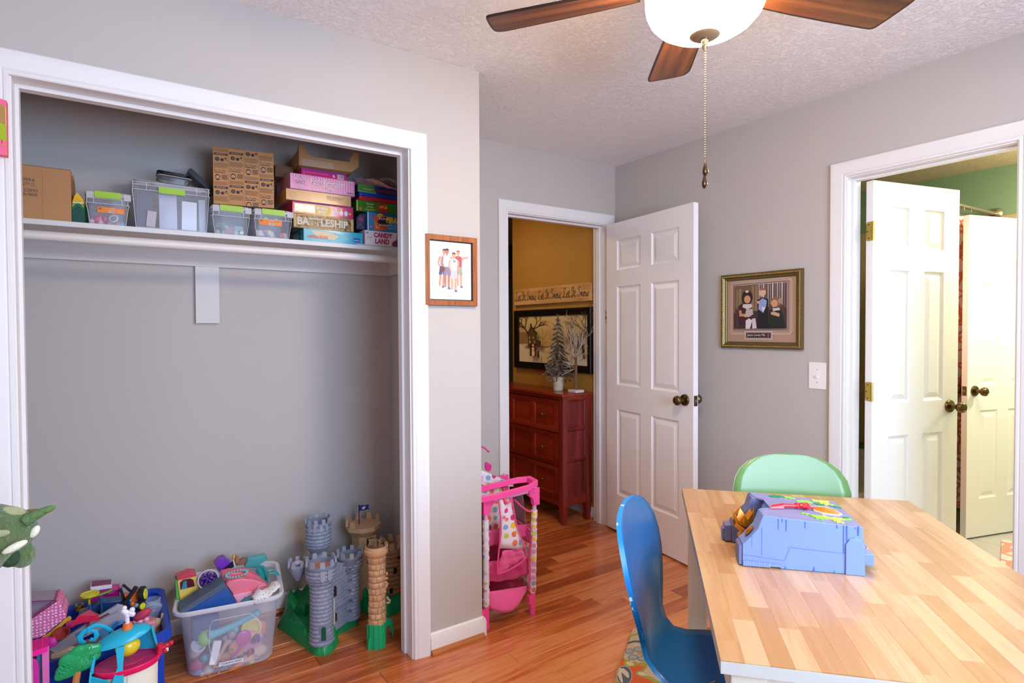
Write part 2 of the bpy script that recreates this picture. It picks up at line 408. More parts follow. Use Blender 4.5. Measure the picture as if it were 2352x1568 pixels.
# ---- baseboards with shoe moulding
BP = [(0, 0), (.014, 0), (.014, .062), (.011, .070), (.009, .078), (.004, .083), (0, .083)]
SHOE = wood('shoe_wood', '#8a4a20', '#a9622e', '#b8733c', rough=.3, axis=0)
def baseboard(name, pts, shoe=True, mat=TRIMW, h=1.0, z0=0.0):
    """pts: floor polyline with the wall on its left side"""
    def mk(prof, mat, nm, par):
        mb = MB(mat); P = [Vector((*p, 0)) for p in pts]; loops = []
        for i, p in enumerate(P):
            d1 = (p-P[i-1]).normalized() if i else (P[1]-P[0]).normalized()
            d2 = (P[i+1]-p).normalized() if i < len(P)-1 else d1
            n1 = Vector((d1.y, -d1.x, 0)); n2 = Vector((d2.y, -d2.x, 0)); n = (n1+n2); n = n/(n.length**2)*2 if n.length > .1 else n1
            loops.append([p+n*u+Vector((0, 0, z*h)) for u, z in prof])
        mb.loft(loops); return mb.build(nm, par, ang=25)
    b = struct(mk(BP, mat, name, None))
    if shoe:
        mk([(.014, 0), (.030, 0), (.0295, .006), (.026, .012), (.020, .0165), (.014, .018)], SHOE, 'shoe_moulding', b)
    return b
baseboard('baseboard_left', [(1.041, YC), (XS, YC)])
baseboard('baseboard_stub', [(XS, YC-.014), (XS, YB)], shoe=False)
baseboard('baseboard_back', [(XS+.0, YB), (1.857, YB)])
baseboard('baseboard_closet', [(-.64, YB), (XS-.11, YB)])
baseboard('baseboard_closet_end', [(XS-.11, YB), (XS-.11, YC+.112)])
baseboard('baseboard_right', [(XR, YB), (XR, 1.434)])
baseboard('baseboard_right_near', [(XR, .666), (XR, -1.05)])
baseboard('baseboard_hall', [(2.745, 4.03), (2.745, YB+.13)])
# thin paint line where wall meets ceiling is left to the shadow

# ---- window frames of the rear window and the added side window (behind the camera)
def window(name, x0, x1, z0, z1, fixed, axis):
    mb = MB(WHITE)
    def B(a, b, c, d, e, f): mb.box(a, b, c, d, e, f) if axis == 'y' else mb.box(b, a, c, e, d, f)
    t = .05
    for (p, q, r_, s_) in ((x0, z0, x1, z0+t), (x0, z1-t, x1, z1), (x0, z0+t, x0+t, z1-t), (x1-t, z0+t, x1, z1-t), (x0+t, (z0+z1)/2-.02, x1-t, (z0+z1)/2+.02)):
        B(p, fixed-.04, q, r_, fixed+.02, s_)
    return struct(mb.build(name, smooth=False))
window('window_1', .2, 1.9, .82, 2.08, -1.1, 'y')
window('window_2', -.35, .75, .9, 2.1, -1.25, 'x')

# ================================================================== SIX-PANEL DOORS
BRASS = M('#c9a24a', .25, metal=1., var=.03); ANTQ = M('#6f5a3c', .28, metal=1., var=.12, scale=60)
STEEL = M('#a9a59c', .3, metal=1.)
def knob(par, x, z, y, s):
    """rosette, neck and round knob standing out from face y towards s"""
    k = MB(ANTQ); k.lathe([(.033, 0), (.033, s*.004), (.030, s*.009), (.022, s*.012), (.012, s*.014), (.0115, s*.036), (.016, s*.040), (.024, s*.046), (.0275, s*.056), (.0275, s*.063), (.024, s*.070), (.017, s*.074), (.015, s*.0725), (.010, s*.0735), (.0, s*.0755)], 24, (x, y, z), True, 'y')
    return k.build('door_knob', par)
def door(name, W, Hd, hinge, ang, hand=1, z0=.012, knobs=True, T=.035):
    """slab spans local x 0..W; faces y=0 and y=T*hand; panels raised on both faces"""
    d = bpy.data.objects.new(name, None); COL.objects.link(d); d.location = (*hinge, z0); d.rotation_euler = (0, 0, ang); struct(d)
    st = .112; cx = W/2; ms = .10
    rails = [(0, .24), (.24+.56, .24+.56+.16), (1.60, 1.60+.105), (Hd-.115, Hd)]
    cols = [(st, cx-ms/2), (cx+ms/2, W-st)]
    y0, y1 = (0, T) if hand > 0 else (-T, 0)
    mb = MB(WHITE)
    for a, b in ((0, st), (cx-ms/2, cx+ms/2), (W-st, W)): mb.box(a, y0, 0, b, y1, Hd)
    for a, b in rails:
        for c0, c1 in cols: mb.box(c0, y0, a, c1, y1, b)
    mb.build('door_slab', d, smooth=False)
    rows = [(rails[i][1], rails[i+1][0]) for i in range(3)]
    for (z1_, z2_) in rows:
        for c0, c1 in cols:
            p = MB(WHITE)
            for yy, s in ((y0, 1), (y1, -1)):
                L = []
                for ins, dep in ((0, 0), (.006, .006), (.013, .0085), (.017, .0085), (.040, .0025), (.042, .0022)):
                    L.append([(c0+ins, yy+s*dep, z1_+ins), (c1-ins, yy+s*dep, z1_+ins), (c1-ins, yy+s*dep, z2_-ins), (c0+ins, yy+s*dep, z2_-ins)])
                p.loft(L, True, False); b = len(p.v); p.add(L[-1], [(0, 1, 2, 3)])
            p.build('door_panel', d, smooth=False)
    if knobs:
        knob(d, W-.062, .925, y0, -1); knob(d, W-.062, .925, y1, 1)
        l = MB(ANTQ); l.box(W-.0005, (y0+y1)/2-.0125, .896, W+.0015, (y0+y1)/2+.0125, .954); l.m(STEEL).prism([(W+.001, (y0+y1)/2-.007), (W+.010, (y0+y1)/2-.007), (W+.002, (y0+y1)/2+.007)], .918, .934)
        lo = l.build('latch_plate', d, smooth=False)
    return d
def hinge_leaf(par, x, y, z, w=.032, nx=0):
    """rounded brass leaf with screws on the hinge edge (local x=0 face) plus the knuckle"""
    h = MB(BRASS); P = rrect(0, -.045, w, .045, .010)
    h.prism([(y+a, z+b) for a, b in P], -.002+nx, .0005+nx, 'x')
    h.m(M('#7c5f28', .4, metal=1.))
    for dz, dy in ((.032, .6), (0, .8), (-.032, .6)): h.cyl((-.0035+nx, y+w*dy, z+dz), .0035, .002, 8, 'x')
    h.m(BRASS)
    for k in range(5): h.cyl((-.004+nx, y-.004, z-.045+.018*k+.0005), .0055, .017, 10)
    return h.build('hinge', par)

# bedroom door to the hall, standing open almost against the right wall
ha = Vector((2.700, 2.848)); hb = Vector((2.606, 2.066)); dv = hb-ha
d1 = door('door_1', dv.length, 2.015, ha, math.atan2(dv.y, dv.x), hand=1)
# bathroom door, hinged on the far side of its jamb and swung into the bathroom
ha = Vector((2.945, 1.305)); hb = Vector((3.535, 1.160)); dv = hb-ha
d2 = door('door_2', dv.length, 2.018, ha, math.atan2(dv.y, dv.x), hand=1)
for z in (1.78, 1.0+.02, .22): hinge_leaf(d2, 0, .001, z)
# second door standing open deeper in the bathroom, its free edge towards us
hb = Vector((4.385, 1.418)); ha = Vector((5.0, 1.235)); dv = hb-ha
d3 = door('door_3', dv.length, 2.022, ha, math.atan2(dv.y, dv.x), hand=1)
# ================================================================== CEILING FAN
WAL = wood('fan_wood', '#42200e', '#6e3d1c', '#8a5228', rough=.35, axis=0, grain=1.3, per=.1, bump=.02, knots=False)
BRONZE = M('#5a4632', .3, metal=.9, var=.06); DKEDGE = M('#2a1a10', .4)
fan = thing('ceiling_fan', 'bronze ceiling fan with walnut blades and a lit frosted glass bowl', 'ceiling fan', (1.26, .965, 0))
mb = MB(BRONZE)
mb.lathe([(.0, 2.44), (.075, 2.44), (.075, 2.40), (.05, 2.385), (.045, 2.36), (.10, 2.345), (.125, 2.32), (.128, 2.27), (.11, 2.245), (.085, 2.238), (.085, 2.215), (.13, 2.212), (.152, 2.205), (.152, 2.192), (.0, 2.192)], 40)
mb.build('motor_housing', fan)
GL = emit('lamp_glass', (1, .77, .53), 88)
mb = MB(GL); mb.lathe([(.148, 2.193), (.150, 2.178), (.147, 2.160), (.138, 2.140), (.121, 2.121), (.097, 2.106), (.068, 2.097), (.034, 2.0925), (.0, 2.091)], 40)
mb.build('glass_bowl', fan)['label'] = 'glowing frosted glass bowl'
FINM = M('#a08a6c', .4, metal=.3); CHM = M('#b9a37e', .3, metal=1.)
mb = MB(FINM); mb.lathe([(.036, 2.0945), (.038, 2.089), (.030, 2.084), (.012, 2.081), (.0, 2.081)], 24)
mb.m(CHM).lathe([(.009, 2.083), (.010, 2.078), (.007, 2.070), (.006, 2.066), (.008, 2.062), (.005, 2.055), (.002, 2.05)], 12)
mb.build('finial', fan)
for ang, tip in ((125.5, .60), (50, .578), (-20.5, .615), (-92, .60), (-164, .60)):
    a = rad(ang); g = bpy.data.objects.new('blade', None)
    q = rad(-12)
    def bl(r, w): return Vector((r*math.cos(a)-w*math.cos(q)*math.sin(a), r*math.sin(a)+w*math.cos(q)*math.cos(a), 2.228+w*math.sin(q)))
    # outline along the radius: r, width minus, width plus
    out = []
    N_ = 14
    prof = [(.17, .050), (.20, .056), (.30, .064), (.42, .070), (tip-.06, .074), (tip-.035, .0745)]
    left = [(r, w) for r, w in prof]+[(tip-.028, .0735), (tip-.020, .070), (tip-.016, .064)]
    right = [(tip+.004, -.052), (tip+.002, -.060), (tip-.006, -.068), (tip-.02, -.0735)]+[(r, -w) for r, w in prof[::-1]]
    pts = left+[(tip-.008, .03), (tip-.002, 0), (tip+.003, -.03)]+right
    mb = MB(WAL)
    me_o = Matrix.Rotation(a, 4, 'Z') @ Matrix.Translation((0, 0, 2.228)) @ Matrix.Rotation(q, 4, 'X')
    mb.prism(pts, -.003, .003)
    b = mb.build('fan_blade', fan, smooth=False, bevel=.0012); b.matrix_local = me_o
    e = MB(DKEDGE); n = len(pts)
    e.loft([[(x*1.0, y, -.0032) for x, y in pts], [(x, y, .0032) for x, y in pts], ], True, False)
    # thin dark border on the underside
    inn = [(.385+(x-.385)*.975, y*.93) for x, y in pts]
    e.add([(x, y, -.0034) for x, y in pts]+[(x, y, -.0034) for x, y in inn], [(i, (i+1) % n, n+(i+1) % n, n+i) for i in range(n)])
    eo = e.build('blade_edge', b, smooth=False)
    e = MB(BRONZE); e.prism([(.10, -.022), (.17, -.030), (.215, -.038), (.235, -.02), (.24, 0), (.235, .02), (.215, .038), (.17, .030), (.10, .022)], .004, .009)
    e.build('blade_arm', b, bevel=.001)
mb = MB(CHM)
z = 2.052
while z > 1.775: mb.ball((.003, 0, z), .0026, 6); z -= .0062
mb.build('pull_chain', fan)
for k, (z, s) in enumerate(((1.748, 1), (1.7155, .95))):
    f = MB(BRONZE); f.at((.003-k*.003, 0, z), (0, 0, rad(35)), (s, s*.55, s))
    f.lathe([(.001, .023), (.004, .018), (.007, .010), (.0115, .001), (.0125, -.007), (.010, -.014), (.005, -.018), (.0, -.019)], 16)
    f.m(CHM).at((.003-k*.003, 0, z), (0, 0, rad(35)), (s, 1, s))
    f.tube([(.007*math.cos(t)*.9, -.0072, -.005+.007*math.sin(t)) for t in [2*math.pi*i/12 for i in range(12)]], .0009, 5, True)
    f.tube([(-.003, -.0075, -.009), (0, -.0075, .0), (.003, -.0075, -.008)], .0009, 5)
    f.build('chain_pull', fan)['label'] = 'teardrop bronze pull with an embossed fan mark'

# ================================================================== TABLE
TA, TB_ = Vector((1.728, 1.421)), Vector((2.246, .881)); TD = Vector((.885, .641))
lu = (TA-TD); TL = lu.length; lu.normalize(); wu = (TB_-TA); TW = wu.length; wu.normalize()
TZ = .74; tang = math.atan2(lu.y, lu.x)
table = thing('dining_table', 'pine table with a lamellated birch top on square legs', 'table', (TD.x, TD.y, 0), tang)
# local: x along the length from the near-left corner, y = -width
SW = TW
BIRCH = wood('birch', '#b48454', '#c09464', '#cba578', rough=.25, axis=0, grain=.8, per=.5, coat=.15, bump=.01)
PALE = wood('pale_pine', '#c9bfa8', '#d8cfba', '#e2dccb', rough=.5, axis=2, grain=.7, per=.1, bump=.02, knots=False)
EDGE = M('#bfbbae', .45, var=.06, scale=30)
top = MB(EDGE).box(0, -TW, TZ-.026, TL, 0, TZ-.003).build('tabletop', table, smooth=False, bevel=.0008)
ns = 18; sw = TW/ns; r2_ = random.Random(5); cache = {}
for i in range(ns):
    x = -r2_.random()*.35
    while x < TL:
        L = r2_.uniform(.18, .46); a, b = max(0, x), min(TL, x+L)
        if b-a > .004:
            mb = MB(BIRCH); l = b-a; e = .0003
            mb.loft([[(0, 0, 0), (l, 0, 0), (l, sw, 0), (0, sw, 0)], [(0, 0, .0027), (l, 0, .0027), (l, sw, .0027), (0, sw, .0027)], [(e, e, .003), (l-e, e, .003), (l-e, sw-e, .003), (e, sw-e, .003)]])
            st = mb.build('stave', top, smooth=False); st.location = (a, -TW+i*sw, TZ-.003)
        x += L
# worn brown line under the long edges
mb = MB(PALE)
ins = .028
mb.box(ins+.02, -.045, TZ-.115, TL-ins-.02, -.025, TZ-.026); mb.box(ins+.02, -TW+.025, TZ-.115, TL-ins-.02, -TW+.045, TZ-.026)
mb.box(.025, -TW+ins+.02, TZ-.115, .045, -ins-.02, TZ-.026); mb.box(TL-.045, -TW+ins+.02, TZ-.115, TL-.025, -ins-.02, TZ-.026)
mb.build('apron', table, smooth=False, bevel=.0015)
for (x, y) in ((.02, -.02), (.02, -TW+.02), (TL-.02, -.02), (TL-.02, -TW+.02)):
    s = 1 if x < .5 else -1; t = -1 if y > -.3 else 1
    MB(PALE).box(x, y, .012, x+s*.062, y+t*.062, TZ-.026).build('leg', table, smooth=False, bevel=.002)

# ================================================================== CHAIRS
def chipped(col, chip):
    m = M(col, .34, var=.011, scale=41); nt = m.node_tree; N = nt.nodes; L = nt.links; b = N['Principled BSDF']
    tc = N.new('ShaderNodeTexCoord'); n = N.new('ShaderNodeTexNoise'); n.inputs['Scale'].default_value = 55; n.inputs['Detail'].default_value = 5
    r = N.new('ShaderNodeValToRGB'); r.color_ramp.interpolation = 'CONSTANT'; r.color_ramp.elements[0].color = lin(col); e = r.color_ramp.elements[1]; e.position = .66; e.color = lin(chip)
    L.new(tc.outputs['Object'], n.inputs['Vector']); L.new(n.outputs['Fac'], r.inputs[0]); L.new(r.outputs[0], b.inputs['Base Color']); return m
def chair(name, label, col, col2, loc, face, grp, wf=1.0):
    t = thing(name, label, 'chair', (*loc, 0), face-math.pi/2, grp)
    # profile from the top of the back to the front of the seat: y, z, half width, dish
    P = [(-.278, .872, .020, 0), (-.277, .867, .070, .001), (-.275, .857, .110, .002), (-.271, .840, .146, .004), (-.266, .815, .175, .007), (-.259, .78, .196, .010),
         (-.251, .735, .206, .012), (-.243, .685, .200, .013), (-.236, .63, .180, .013), (-.229, .575, .150, .012), (-.222, .53, .128, .010), (-.208, .492, .118, .008),
         (-.182, .466, .122, .006), (-.145, .452, .148, .004), (-.10, .446, .182, .003), (-.04, .444, .203, .003), (.03, .446, .210, .003), (.10, .448, .207, .002), (.15, .445, .196, .001), (.185, .434, .180, 0), (.20, .424, .16, 0)]
    P = [(y, z*.985, w*(wf if z > .5 else 1), d) for y, z, w, d in P]
    n = len(P); K = 12
    mat = M(col, .27, var=.10, scale=5); ed = chipped(col2, '#d4e2ea')
    G = []
    for i, (y, z, w, d) in enumerate(P):
        a = P[max(i-1, 0)]; b = P[min(i+1, n-1)]; tx = Vector((0, b[0]-a[0], b[1]-a[1])).normalized(); nn = Vector((0, -tx.z, tx.y))
        if nn.z < 0 or (abs(nn.z) < .3 and nn.y < 0): nn = -nn
        row = []
        for k in range(K+1):
            s = -1+2*k/K; row.append((Vector((s*w, y, z))+nn*(d*1.6*s*s), nn))
        G.append(row)
    T = .013
    mb = MB(mat)
    vf = [p for r_ in G for p, _ in r_]; vb = [p-q*T for r_ in G for p, q in r_]; S = K+1; off = len(vf)
    F_ = []
    for i in range(n-1):
        for k in range(K): a = i*S+k; F_.append((a, a+1, a+S+1, a+S)); F_.append((off+a, off+a+S, off+a+S+1, off+a+1))
    mb.add(vf+vb, F_)
    mb.m(ed); E_ = []
    for i in range(n-1):
        E_.append((i*S, i*S+S, off+i*S+S, off+i*S)); E_.append((i*S+K, off+i*S+K, off+i*S+S+K, i*S+S+K))
    for k in range(K): E_.append((k, off+k, off+k+1, k+1)); q = (n-1)*S; E_.append((q+k, q+k+1, off+q+k+1, off+q+k))
    mb.add(vf+vb, E_)
    me = mb.build('seat_shell', t, ang=50)
    sub = me.modifiers.new('w', 'WELD'); sub.merge_threshold = .0003
    f = MB(STEEL)
    f.lathe([(.07, .428), (.07, .434)], 20, (0, -.01, 0)); f.tube([(-.09, .05, .43), (-.09, -.07, .43)], .008, 8); f.tube([(.09, .05, .43), (.09, -.07, .43)], .008, 8)
    f.tube([(-.10, -.01, .431), (.10, -.01, .431)], .008, 8); f.build('under_frame', t)
    for sx in (-1, 1):
        for sy in (-1, 1):
            l = MB(STEEL); l.tube([(sx*.06, -.01+sy*.03, .43), (sx*.13, -.01+sy*.10, .425), (sx*.165, -.01+sy*.135, .39), (sx*.19, -.01+sy*.18, .016)], .0095, 10)
            l.m(M('#22211f', .6)).cyl((sx*.19, -.01+sy*.18, .0105), .012, .014, 10); l.build('leg', t)
    return t
fa = math.atan2(-.86, .50)
blue = chair('shell_chair', 'glossy dark blue bent plywood chair tucked under the table', '#0b5a92', '#0e78b8', (1.312, .908), fa, 'shell chairs at the table', .90)
green = chair('shell_chair', 'pale green bent plywood chair at the far end of the table', '#6d9656', '#b4ccae', (1.90, 1.022), math.atan2(-lu.y, -lu.x)+rad(3), 'shell chairs at the table')
# ================================================================== DRESSER
RED = wood('cherry_paint', '#5c160a', '#842410', '#9c331a', rough=.3, axis=1, grain=.6, per=.12, coat=.2, bump=.01, knots=False)
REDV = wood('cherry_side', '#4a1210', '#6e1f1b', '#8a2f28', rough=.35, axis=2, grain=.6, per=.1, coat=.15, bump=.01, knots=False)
DX, DY0, DY1, DXB = 2.47, 3.03, 4.005, 2.728
DY1 = 4.0
dr = thing('dresser', 'red three-drawer dresser with panelled side standing in the hallway', 'dresser', (DX, DY0, 0))
W_, D_ = DY1-DY0, DXB-DX
mb = MB(RED)   # local: x = depth from the front, y = along the width
mb.box(.012, .04, .12, D_, W_, .855); mb.build('carcass', dr, smooth=False)
mb = MB(RED); mb.frus(-.018, -.018, D_, W_+.018, .878, .897, .003); mb.box(-.006, -.006, .858, D_, W_+.006, .878); mb.build('dresser_top', dr, smooth=False, bevel=.003)
for (x, y) in ((0, 0), (D_-.045, 0), (0, W_-.05), (D_-.045, W_-.05)):
    l = MB(REDV); l.box(x, y, .13, x+.045, y+.05, .858); l.box(x-.002, y-.002, .125, x+.047, y+.052, .140)
    l.loft([[(x+.008, y+.008, 0), (x+.037, y+.008, 0), (x+.037, y+.042, 0), (x+.008, y+.042, 0)], [(x, y, .125), (x+.045, y, .125), (x+.045, y+.05, .125), (x, y+.05, .125)]])
    l.build('leg', dr, smooth=False, bevel=.002)
mb = MB(RED); mb.box(.01, .05, .13, .03, W_-.05, .165); mb.box(.04, .005, .13, D_-.04, .02, .185); mb.build('plinth_rail', dr, smooth=False)
for i in range(3):
    z0 = .170+i*.2285; z1 = z0+.2215
    d = MB(RED); y0, y1 = .055, W_-.055; n = 3; t = .042; g = (y1-y0-t)/n
    d.box(.0, y0, z0, .012, y1, z0+.03); d.box(0, y0, z1-.03, .012, y1, z1)
    for k in range(n+1): d.box(0, y0+k*g, z0+.03, .012, y0+k*g+t, z1-.03)
    ob = d.build('drawer', dr, smooth=False, bevel=.0012)
    for k in range(n):
        a, b = y0+k*g+t, y0+(k+1)*g
        p = MB(RED); L = []
        for q, x in ((0, .0), (.004, .003), (.008, .0045), (.010, .0075)): L.append([(x, a+q, z0+.03+q), (x, b-q, z0+.03+q), (x, b-q, z1-.03-q), (x, a+q, z1-.03-q)])
        p.loft(L, True, False); p.add(L[-1], [(0, 1, 2, 3)]); p.build('drawer_panel', ob, smooth=False)
        if k != 1:
            kb = MB(M('#8a6a45', .3, metal=.9)); c = (a+b)/2
            kb.lathe([(.009, .0075), (.009, .004), (.004, .002), (.004, -.010), (.009, -.014), (.011, -.019), (.008, -.023), (0, -.024)], 14, (0, c, (z0+z1)/2), True, 'x'); kb.build('drawer_knob', ob)
# panelled side facing the bedroom
for (za, zb) in ((.185, .430), (.445, .645), (.660, .85)):
    p = MB(REDV); L = []
    for q, y in ((0, .004), (.005, .010), (.010, .014), (.012, .016)): L.append([(.045+q, y, za+q), (D_-.045-q, y, za+q), (D_-.045-q, y, zb-q), (.045+q, y, zb-q)])
    p.loft(L, True, False); p.add(L[-1], [(0, 1, 2, 3)]); p.build('side_panel', dr, smooth=False)
for z in (.43, .645, .85):
    mb = MB(REDV); mb.box(.04, .004, z, D_-.04, .02, z+(.015 if z < .8 else .008)); mb.build('side_rail', dr, smooth=False)

# ================================================================== PICTURES AND SIGNS
def ring(mb, x0, z0, x1, z1, prof):
    """moulding carried round a rectangle; prof: (inward distance, stand-out)"""
    L = []
    for sx, sz in ((0, 0), (1, 0), (1, 1), (0, 1), (0, 0)):
        L.append([((x0+u) if not sx else (x1-u), -d, (z0+u) if not sz else (z1-u)) for u, d in prof])
    return mb.loft(L, True, False)
# gold-framed painting of three children on the right wall
pic = thing('framed_painting', 'gold-framed brown painting of three children on the right wall', 'picture', (XR, 2.030, 1.2275), rad(-90))
PW, PH = .468, .405
GF = M('#a08040', .35, metal=.8, var=.25, scale=160, bump=.4, bscale=260); GF2 = M('#7b6a44', .4, metal=.7, var=.15, scale=90)
mb = MB(GF2); ring(mb, 0, 0, PW, PH, [(0, 0), (0, .016), (.003, .021), (.008, .021)])
mb.m(GF); ring(mb, 0, 0, PW, PH, [(.008, .021), (.010, .024), (.016, .024), (.018, .021)])
mb.m(GF2); ring(mb, 0, 0, PW, PH, [(.018, .021), (.024, .015), (.030, .014), (.033, .010), (.036, .010), (.036, 0)])
mb.build('frame', pic)
# beaded carving on the frame
bd = MB(M('#b9974e', .3, metal=.9)); bx = MB(M('#b9974e', .3, metal=.9))
n = 46
for i in range(n):
    for z in (.013, PH-.013): bd.ball((.013+(PW-.026)*i/(n-1), -.0238, z), .0034, 5)
for i in range(1, 39):
    for x in (.013, PW-.013): bd.ball((x, -.0238, .013+(PH-.026)*i/39), .0034, 5)
bd.build('frame_beading', pic)
MATB = paper('#a98872'); IV = paper('#e6dccf'); BRN = paper('#4a2428')
sh = [(rect(.034, .034, PW-.034, PH-.034), MATB)]
def line_rect(x0, z0, x1, z1, c, w, mat):
    o = [(x0+c, z0), (x1-c, z0), (x1, z0+c), (x1, z1-c), (x1-c, z1), (x0+c, z1), (x0, z1-c), (x0, z0+c)]
    return [(bar(*o[i], *o[(i+1) % 8], w), mat) for i in range(8)]
ax0, az0, ax1, az1 = .082, .105, PW-.083, .342
sh += line_rect(ax0-.022, az0-.028, ax1+.018, az1+.022, .008, .0012, IV)+line_rect(ax0-.014, az0-.022, ax1+.026, az1+.014, .010, .0012, IV)
sh += [(rect(ax0-.005, az0-.005, ax1+.005, az1+.005), BRN), (rect(ax0-.002, az0-.002, ax1+.002, az1+.002), IV), (rect(ax0, az0, ax1, az1), paper('#5c4436'))]
flat(pic, 'mat_board', sh, (0, -.008, 0), lift=0)
def Q(pts): return [(ax0+(x-255)/615*(ax1-ax0), az0+(788-y)/510*(az1-az0)) for x, y in pts]
def QE(cx, cy, r, rz=None, n=14): return Q([(cx+r*math.cos(2*math.pi*i/n), cy+(rz or r)*math.sin(2*math.pi*i/n)) for i in range(n)])
p_ = paper
S = [(Q([(255, 285), (470, 285), (470, 700), (255, 700)]), p_('#6e5840')), (Q([(280, 330), (345, 320), (345, 520), (280, 530)]), p_('#8a7550')), (Q([(300, 330), (308, 330), (308, 520), (300, 520)]), p_('#5e4a34')),
     (Q([(470, 290), (545, 288), (545, 700), (470, 700)]), p_('#8a6c50')), (Q([(500, 290), (508, 290), (508, 700), (500, 700)]), p_('#5a4433'))]
for i in range(12):
    x = 550+i*26; S.append((Q([(x, 280), (x+16, 280), (x+14, 520+(i*37) % 60), (x+2, 500)]), p_(('#a99a94', '#8c7c78', '#c2b4ae', '#756360')[i % 4])))
S += [(Q([(255, 600), (870, 560), (870, 788), (255, 788)]), p_('#3a2a26')),
      (Q([(265, 560), (300, 555), (310, 780), (280, 780)]), p_('#4c3329')), (Q([(800, 550), (862, 545), (862, 700), (800, 700)]), p_('#4b352d'))]
# seated girl, long dark hair
S += [(QE(415, 425, 68, 85), p_('#2b1a16')), (Q([(310, 520), (350, 490), (470, 500), (500, 640), (480, 730), (330, 750), (305, 700)]), p_('#41191e')), (QE(418, 445, 40, 46), p_('#c58e68')),
      (Q([(365, 500), (470, 500), (480, 535), (420, 560), (360, 535)]), p_('#cfc2bb')), (Q([(318, 570), (345, 570), (350, 610), (440, 615), (435, 645), (320, 640)]), p_('#c08a66')),
      (Q([(405, 560), (480, 555), (490, 620), (440, 650), (385, 650)]), p_('#b5a79b')), (Q([(400, 690), (440, 665), (478, 690), (450, 785), (398, 785)]), p_('#d5cccb')), (Q([(475, 670), (515, 665), (532, 780), (480, 785)]), p_('#c9bfbf')), (QE(415, 355, 22, 14), p_('#dcb7ad'))]
# standing boy in the middle
S += [(Q([(545, 600), (660, 595), (675, 785), (535, 785)]), p_('#191417')), (Q([(535, 460), (600, 430), (665, 455), (665, 620), (545, 620)]), p_('#1d1a20')), (QE(597, 375, 40, 50), p_('#d3a98d')), (Q([(560, 350), (575, 325), (625, 325), (645, 370), (625, 350)]), p_('#8a6a50')),
      (Q([(560, 470), (600, 440), (650, 470), (640, 540), (605, 605), (550, 560)]), p_('#8f9bc0')), (Q([(590, 540), (635, 545), (607, 605)]), p_('#cfd0d6')), (Q([(530, 470), (560, 470), (570, 500), (540, 500)]), p_('#c89876'))]
# small curly-haired child
S += [(Q([(680, 610), (715, 570), (800, 560), (835, 640), (845, 785), (675, 785)]), p_('#1f2320')), (QE(755, 490, 62, 55), p_('#8b6449')), (QE(800, 480, 25, 30), p_('#a98467')), (QE(735, 505, 38, 42), p_('#c7936c')),
      (Q([(715, 560), (790, 555), (800, 580), (720, 590)]), p_('#c3c6cc')), (Q([(700, 600), (730, 595), (795, 620), (790, 655), (740, 640), (695, 625)]), p_('#c99873'))]
flat(pic, 'painting', S, (0, -.0118, 0), lift=0, step=.00006)
flat(pic, 'plaque', [(rect(.148, .050, .306, .092), paper('#e6dccf')), (rect(.151, .053, .303, .089), BRN), (rect(.154, .056, .300, .086), IV), (rect(.1555, .0575, .2985, .0845), paper('#3a1a1e'))], (0, -.0118, 0), lift=0)
text('Jesus Loves Me', pic, (.162, -.0126, .0635), .105, .016, paper('#e9d9cf'))
flat(pic, 'painted_emblem', [(disc(.285, .071, .006, 10, .009), paper('#8a6a5c')), (disc(.285, .071, .003, 8, .005), paper('#5a3a36'))], (0, -.0128, 0), lift=0)

# wooden-framed print on the stub wall
fp = thing('framed_print', 'small wooden-framed print of four sporty kids on the stub wall', 'picture', (1.024, YC, 1.4355), 0)
PW, PH = .246, .290
OAK = wood('oak_frame', '#6b3614', '#94521f', '#ad672d', rough=.4, axis=2, grain=2, per=.1, bump=.02); BLK = M('#241c1a', .4)
mb = MB(OAK); ring(mb, 0, 0, PW, PH, [(0, 0), (0, .017), (.001, .018), (.021, .018), (.022, .017)]); mb.m(BLK); ring(mb, 0, 0, PW, PH, [(.022, .017), (.022, .014), (.026, .010), (.0265, 0)])
ring(mb, -.0005, -.0005, PW+.0005, PH+.0005, [(0, 0), (0, .013), (.003, .013)])
mb.build('frame', fp, ang=30)
def kid(cx, z, h, shirt, shorts, skin, hair, lean=0, arm=0):
    s = h; k = []
    def q(x, y): return (cx+x*s+lean*y*s, z+y*s)
    k += [([q(-.075, .02), q(-.03, .02), q(-.012, .45), q(-.085, .45)], p_(skin)), ([q(.02, .02), q(.065, .02), q(.085, .45), q(.012, .45)], p_(skin))]
    k += [([q(-.11, -.01), q(-.02, -.01), q(-.02, .035), q(-.075, .045)], p_('#d9d6d8')), ([q(.01, -.01), q(.10, -.01), q(.07, .045), q(.02, .035)], p_('#6d6f8a'))]
    k += [([q(-.10, .32), q(-.01, .32), q(0, .40), q(.01, .32), q(.10, .32), q(.085, .54), q(-.085, .54)], p_(shorts)), ([q(-.085, .53), q(.085, .53), q(.11, .78), q(.04, .82), q(-.04, .82), q(-.11, .78)], p_(shirt))]
    if arm: k += [([q(.09, .78), q(.10, .72), q(.30, .78), q(.29, .82)], p_(skin))]
    else: k += [([q(.09, .78), q(.14, .76), q(.15, .48), q(.115, .48)], p_(skin))]
    k += [([q(-.09, .78), q(-.14, .76), q(-.16, .60), q(-.10, .50), q(-.08, .53), q(-.12, .61)], p_(skin))]
    k += [([q(-.02, .80), q(.02, .80), q(.02, .86), q(-.02, .86)], p_(skin)), ([(q(0, .90)[0]+.052*s*math.cos(t), q(0, .90)[1]+.06*s*math.sin(t)) for t in [math.pi*i/6 for i in range(12)]], p_(skin)),
          ([(q(0, .925)[0]+.055*s*math.cos(t), q(0, .925)[1]+.045*s*math.sin(t)) for t in [math.pi*i/6 for i in range(7)]], p_(hair))]
    return k
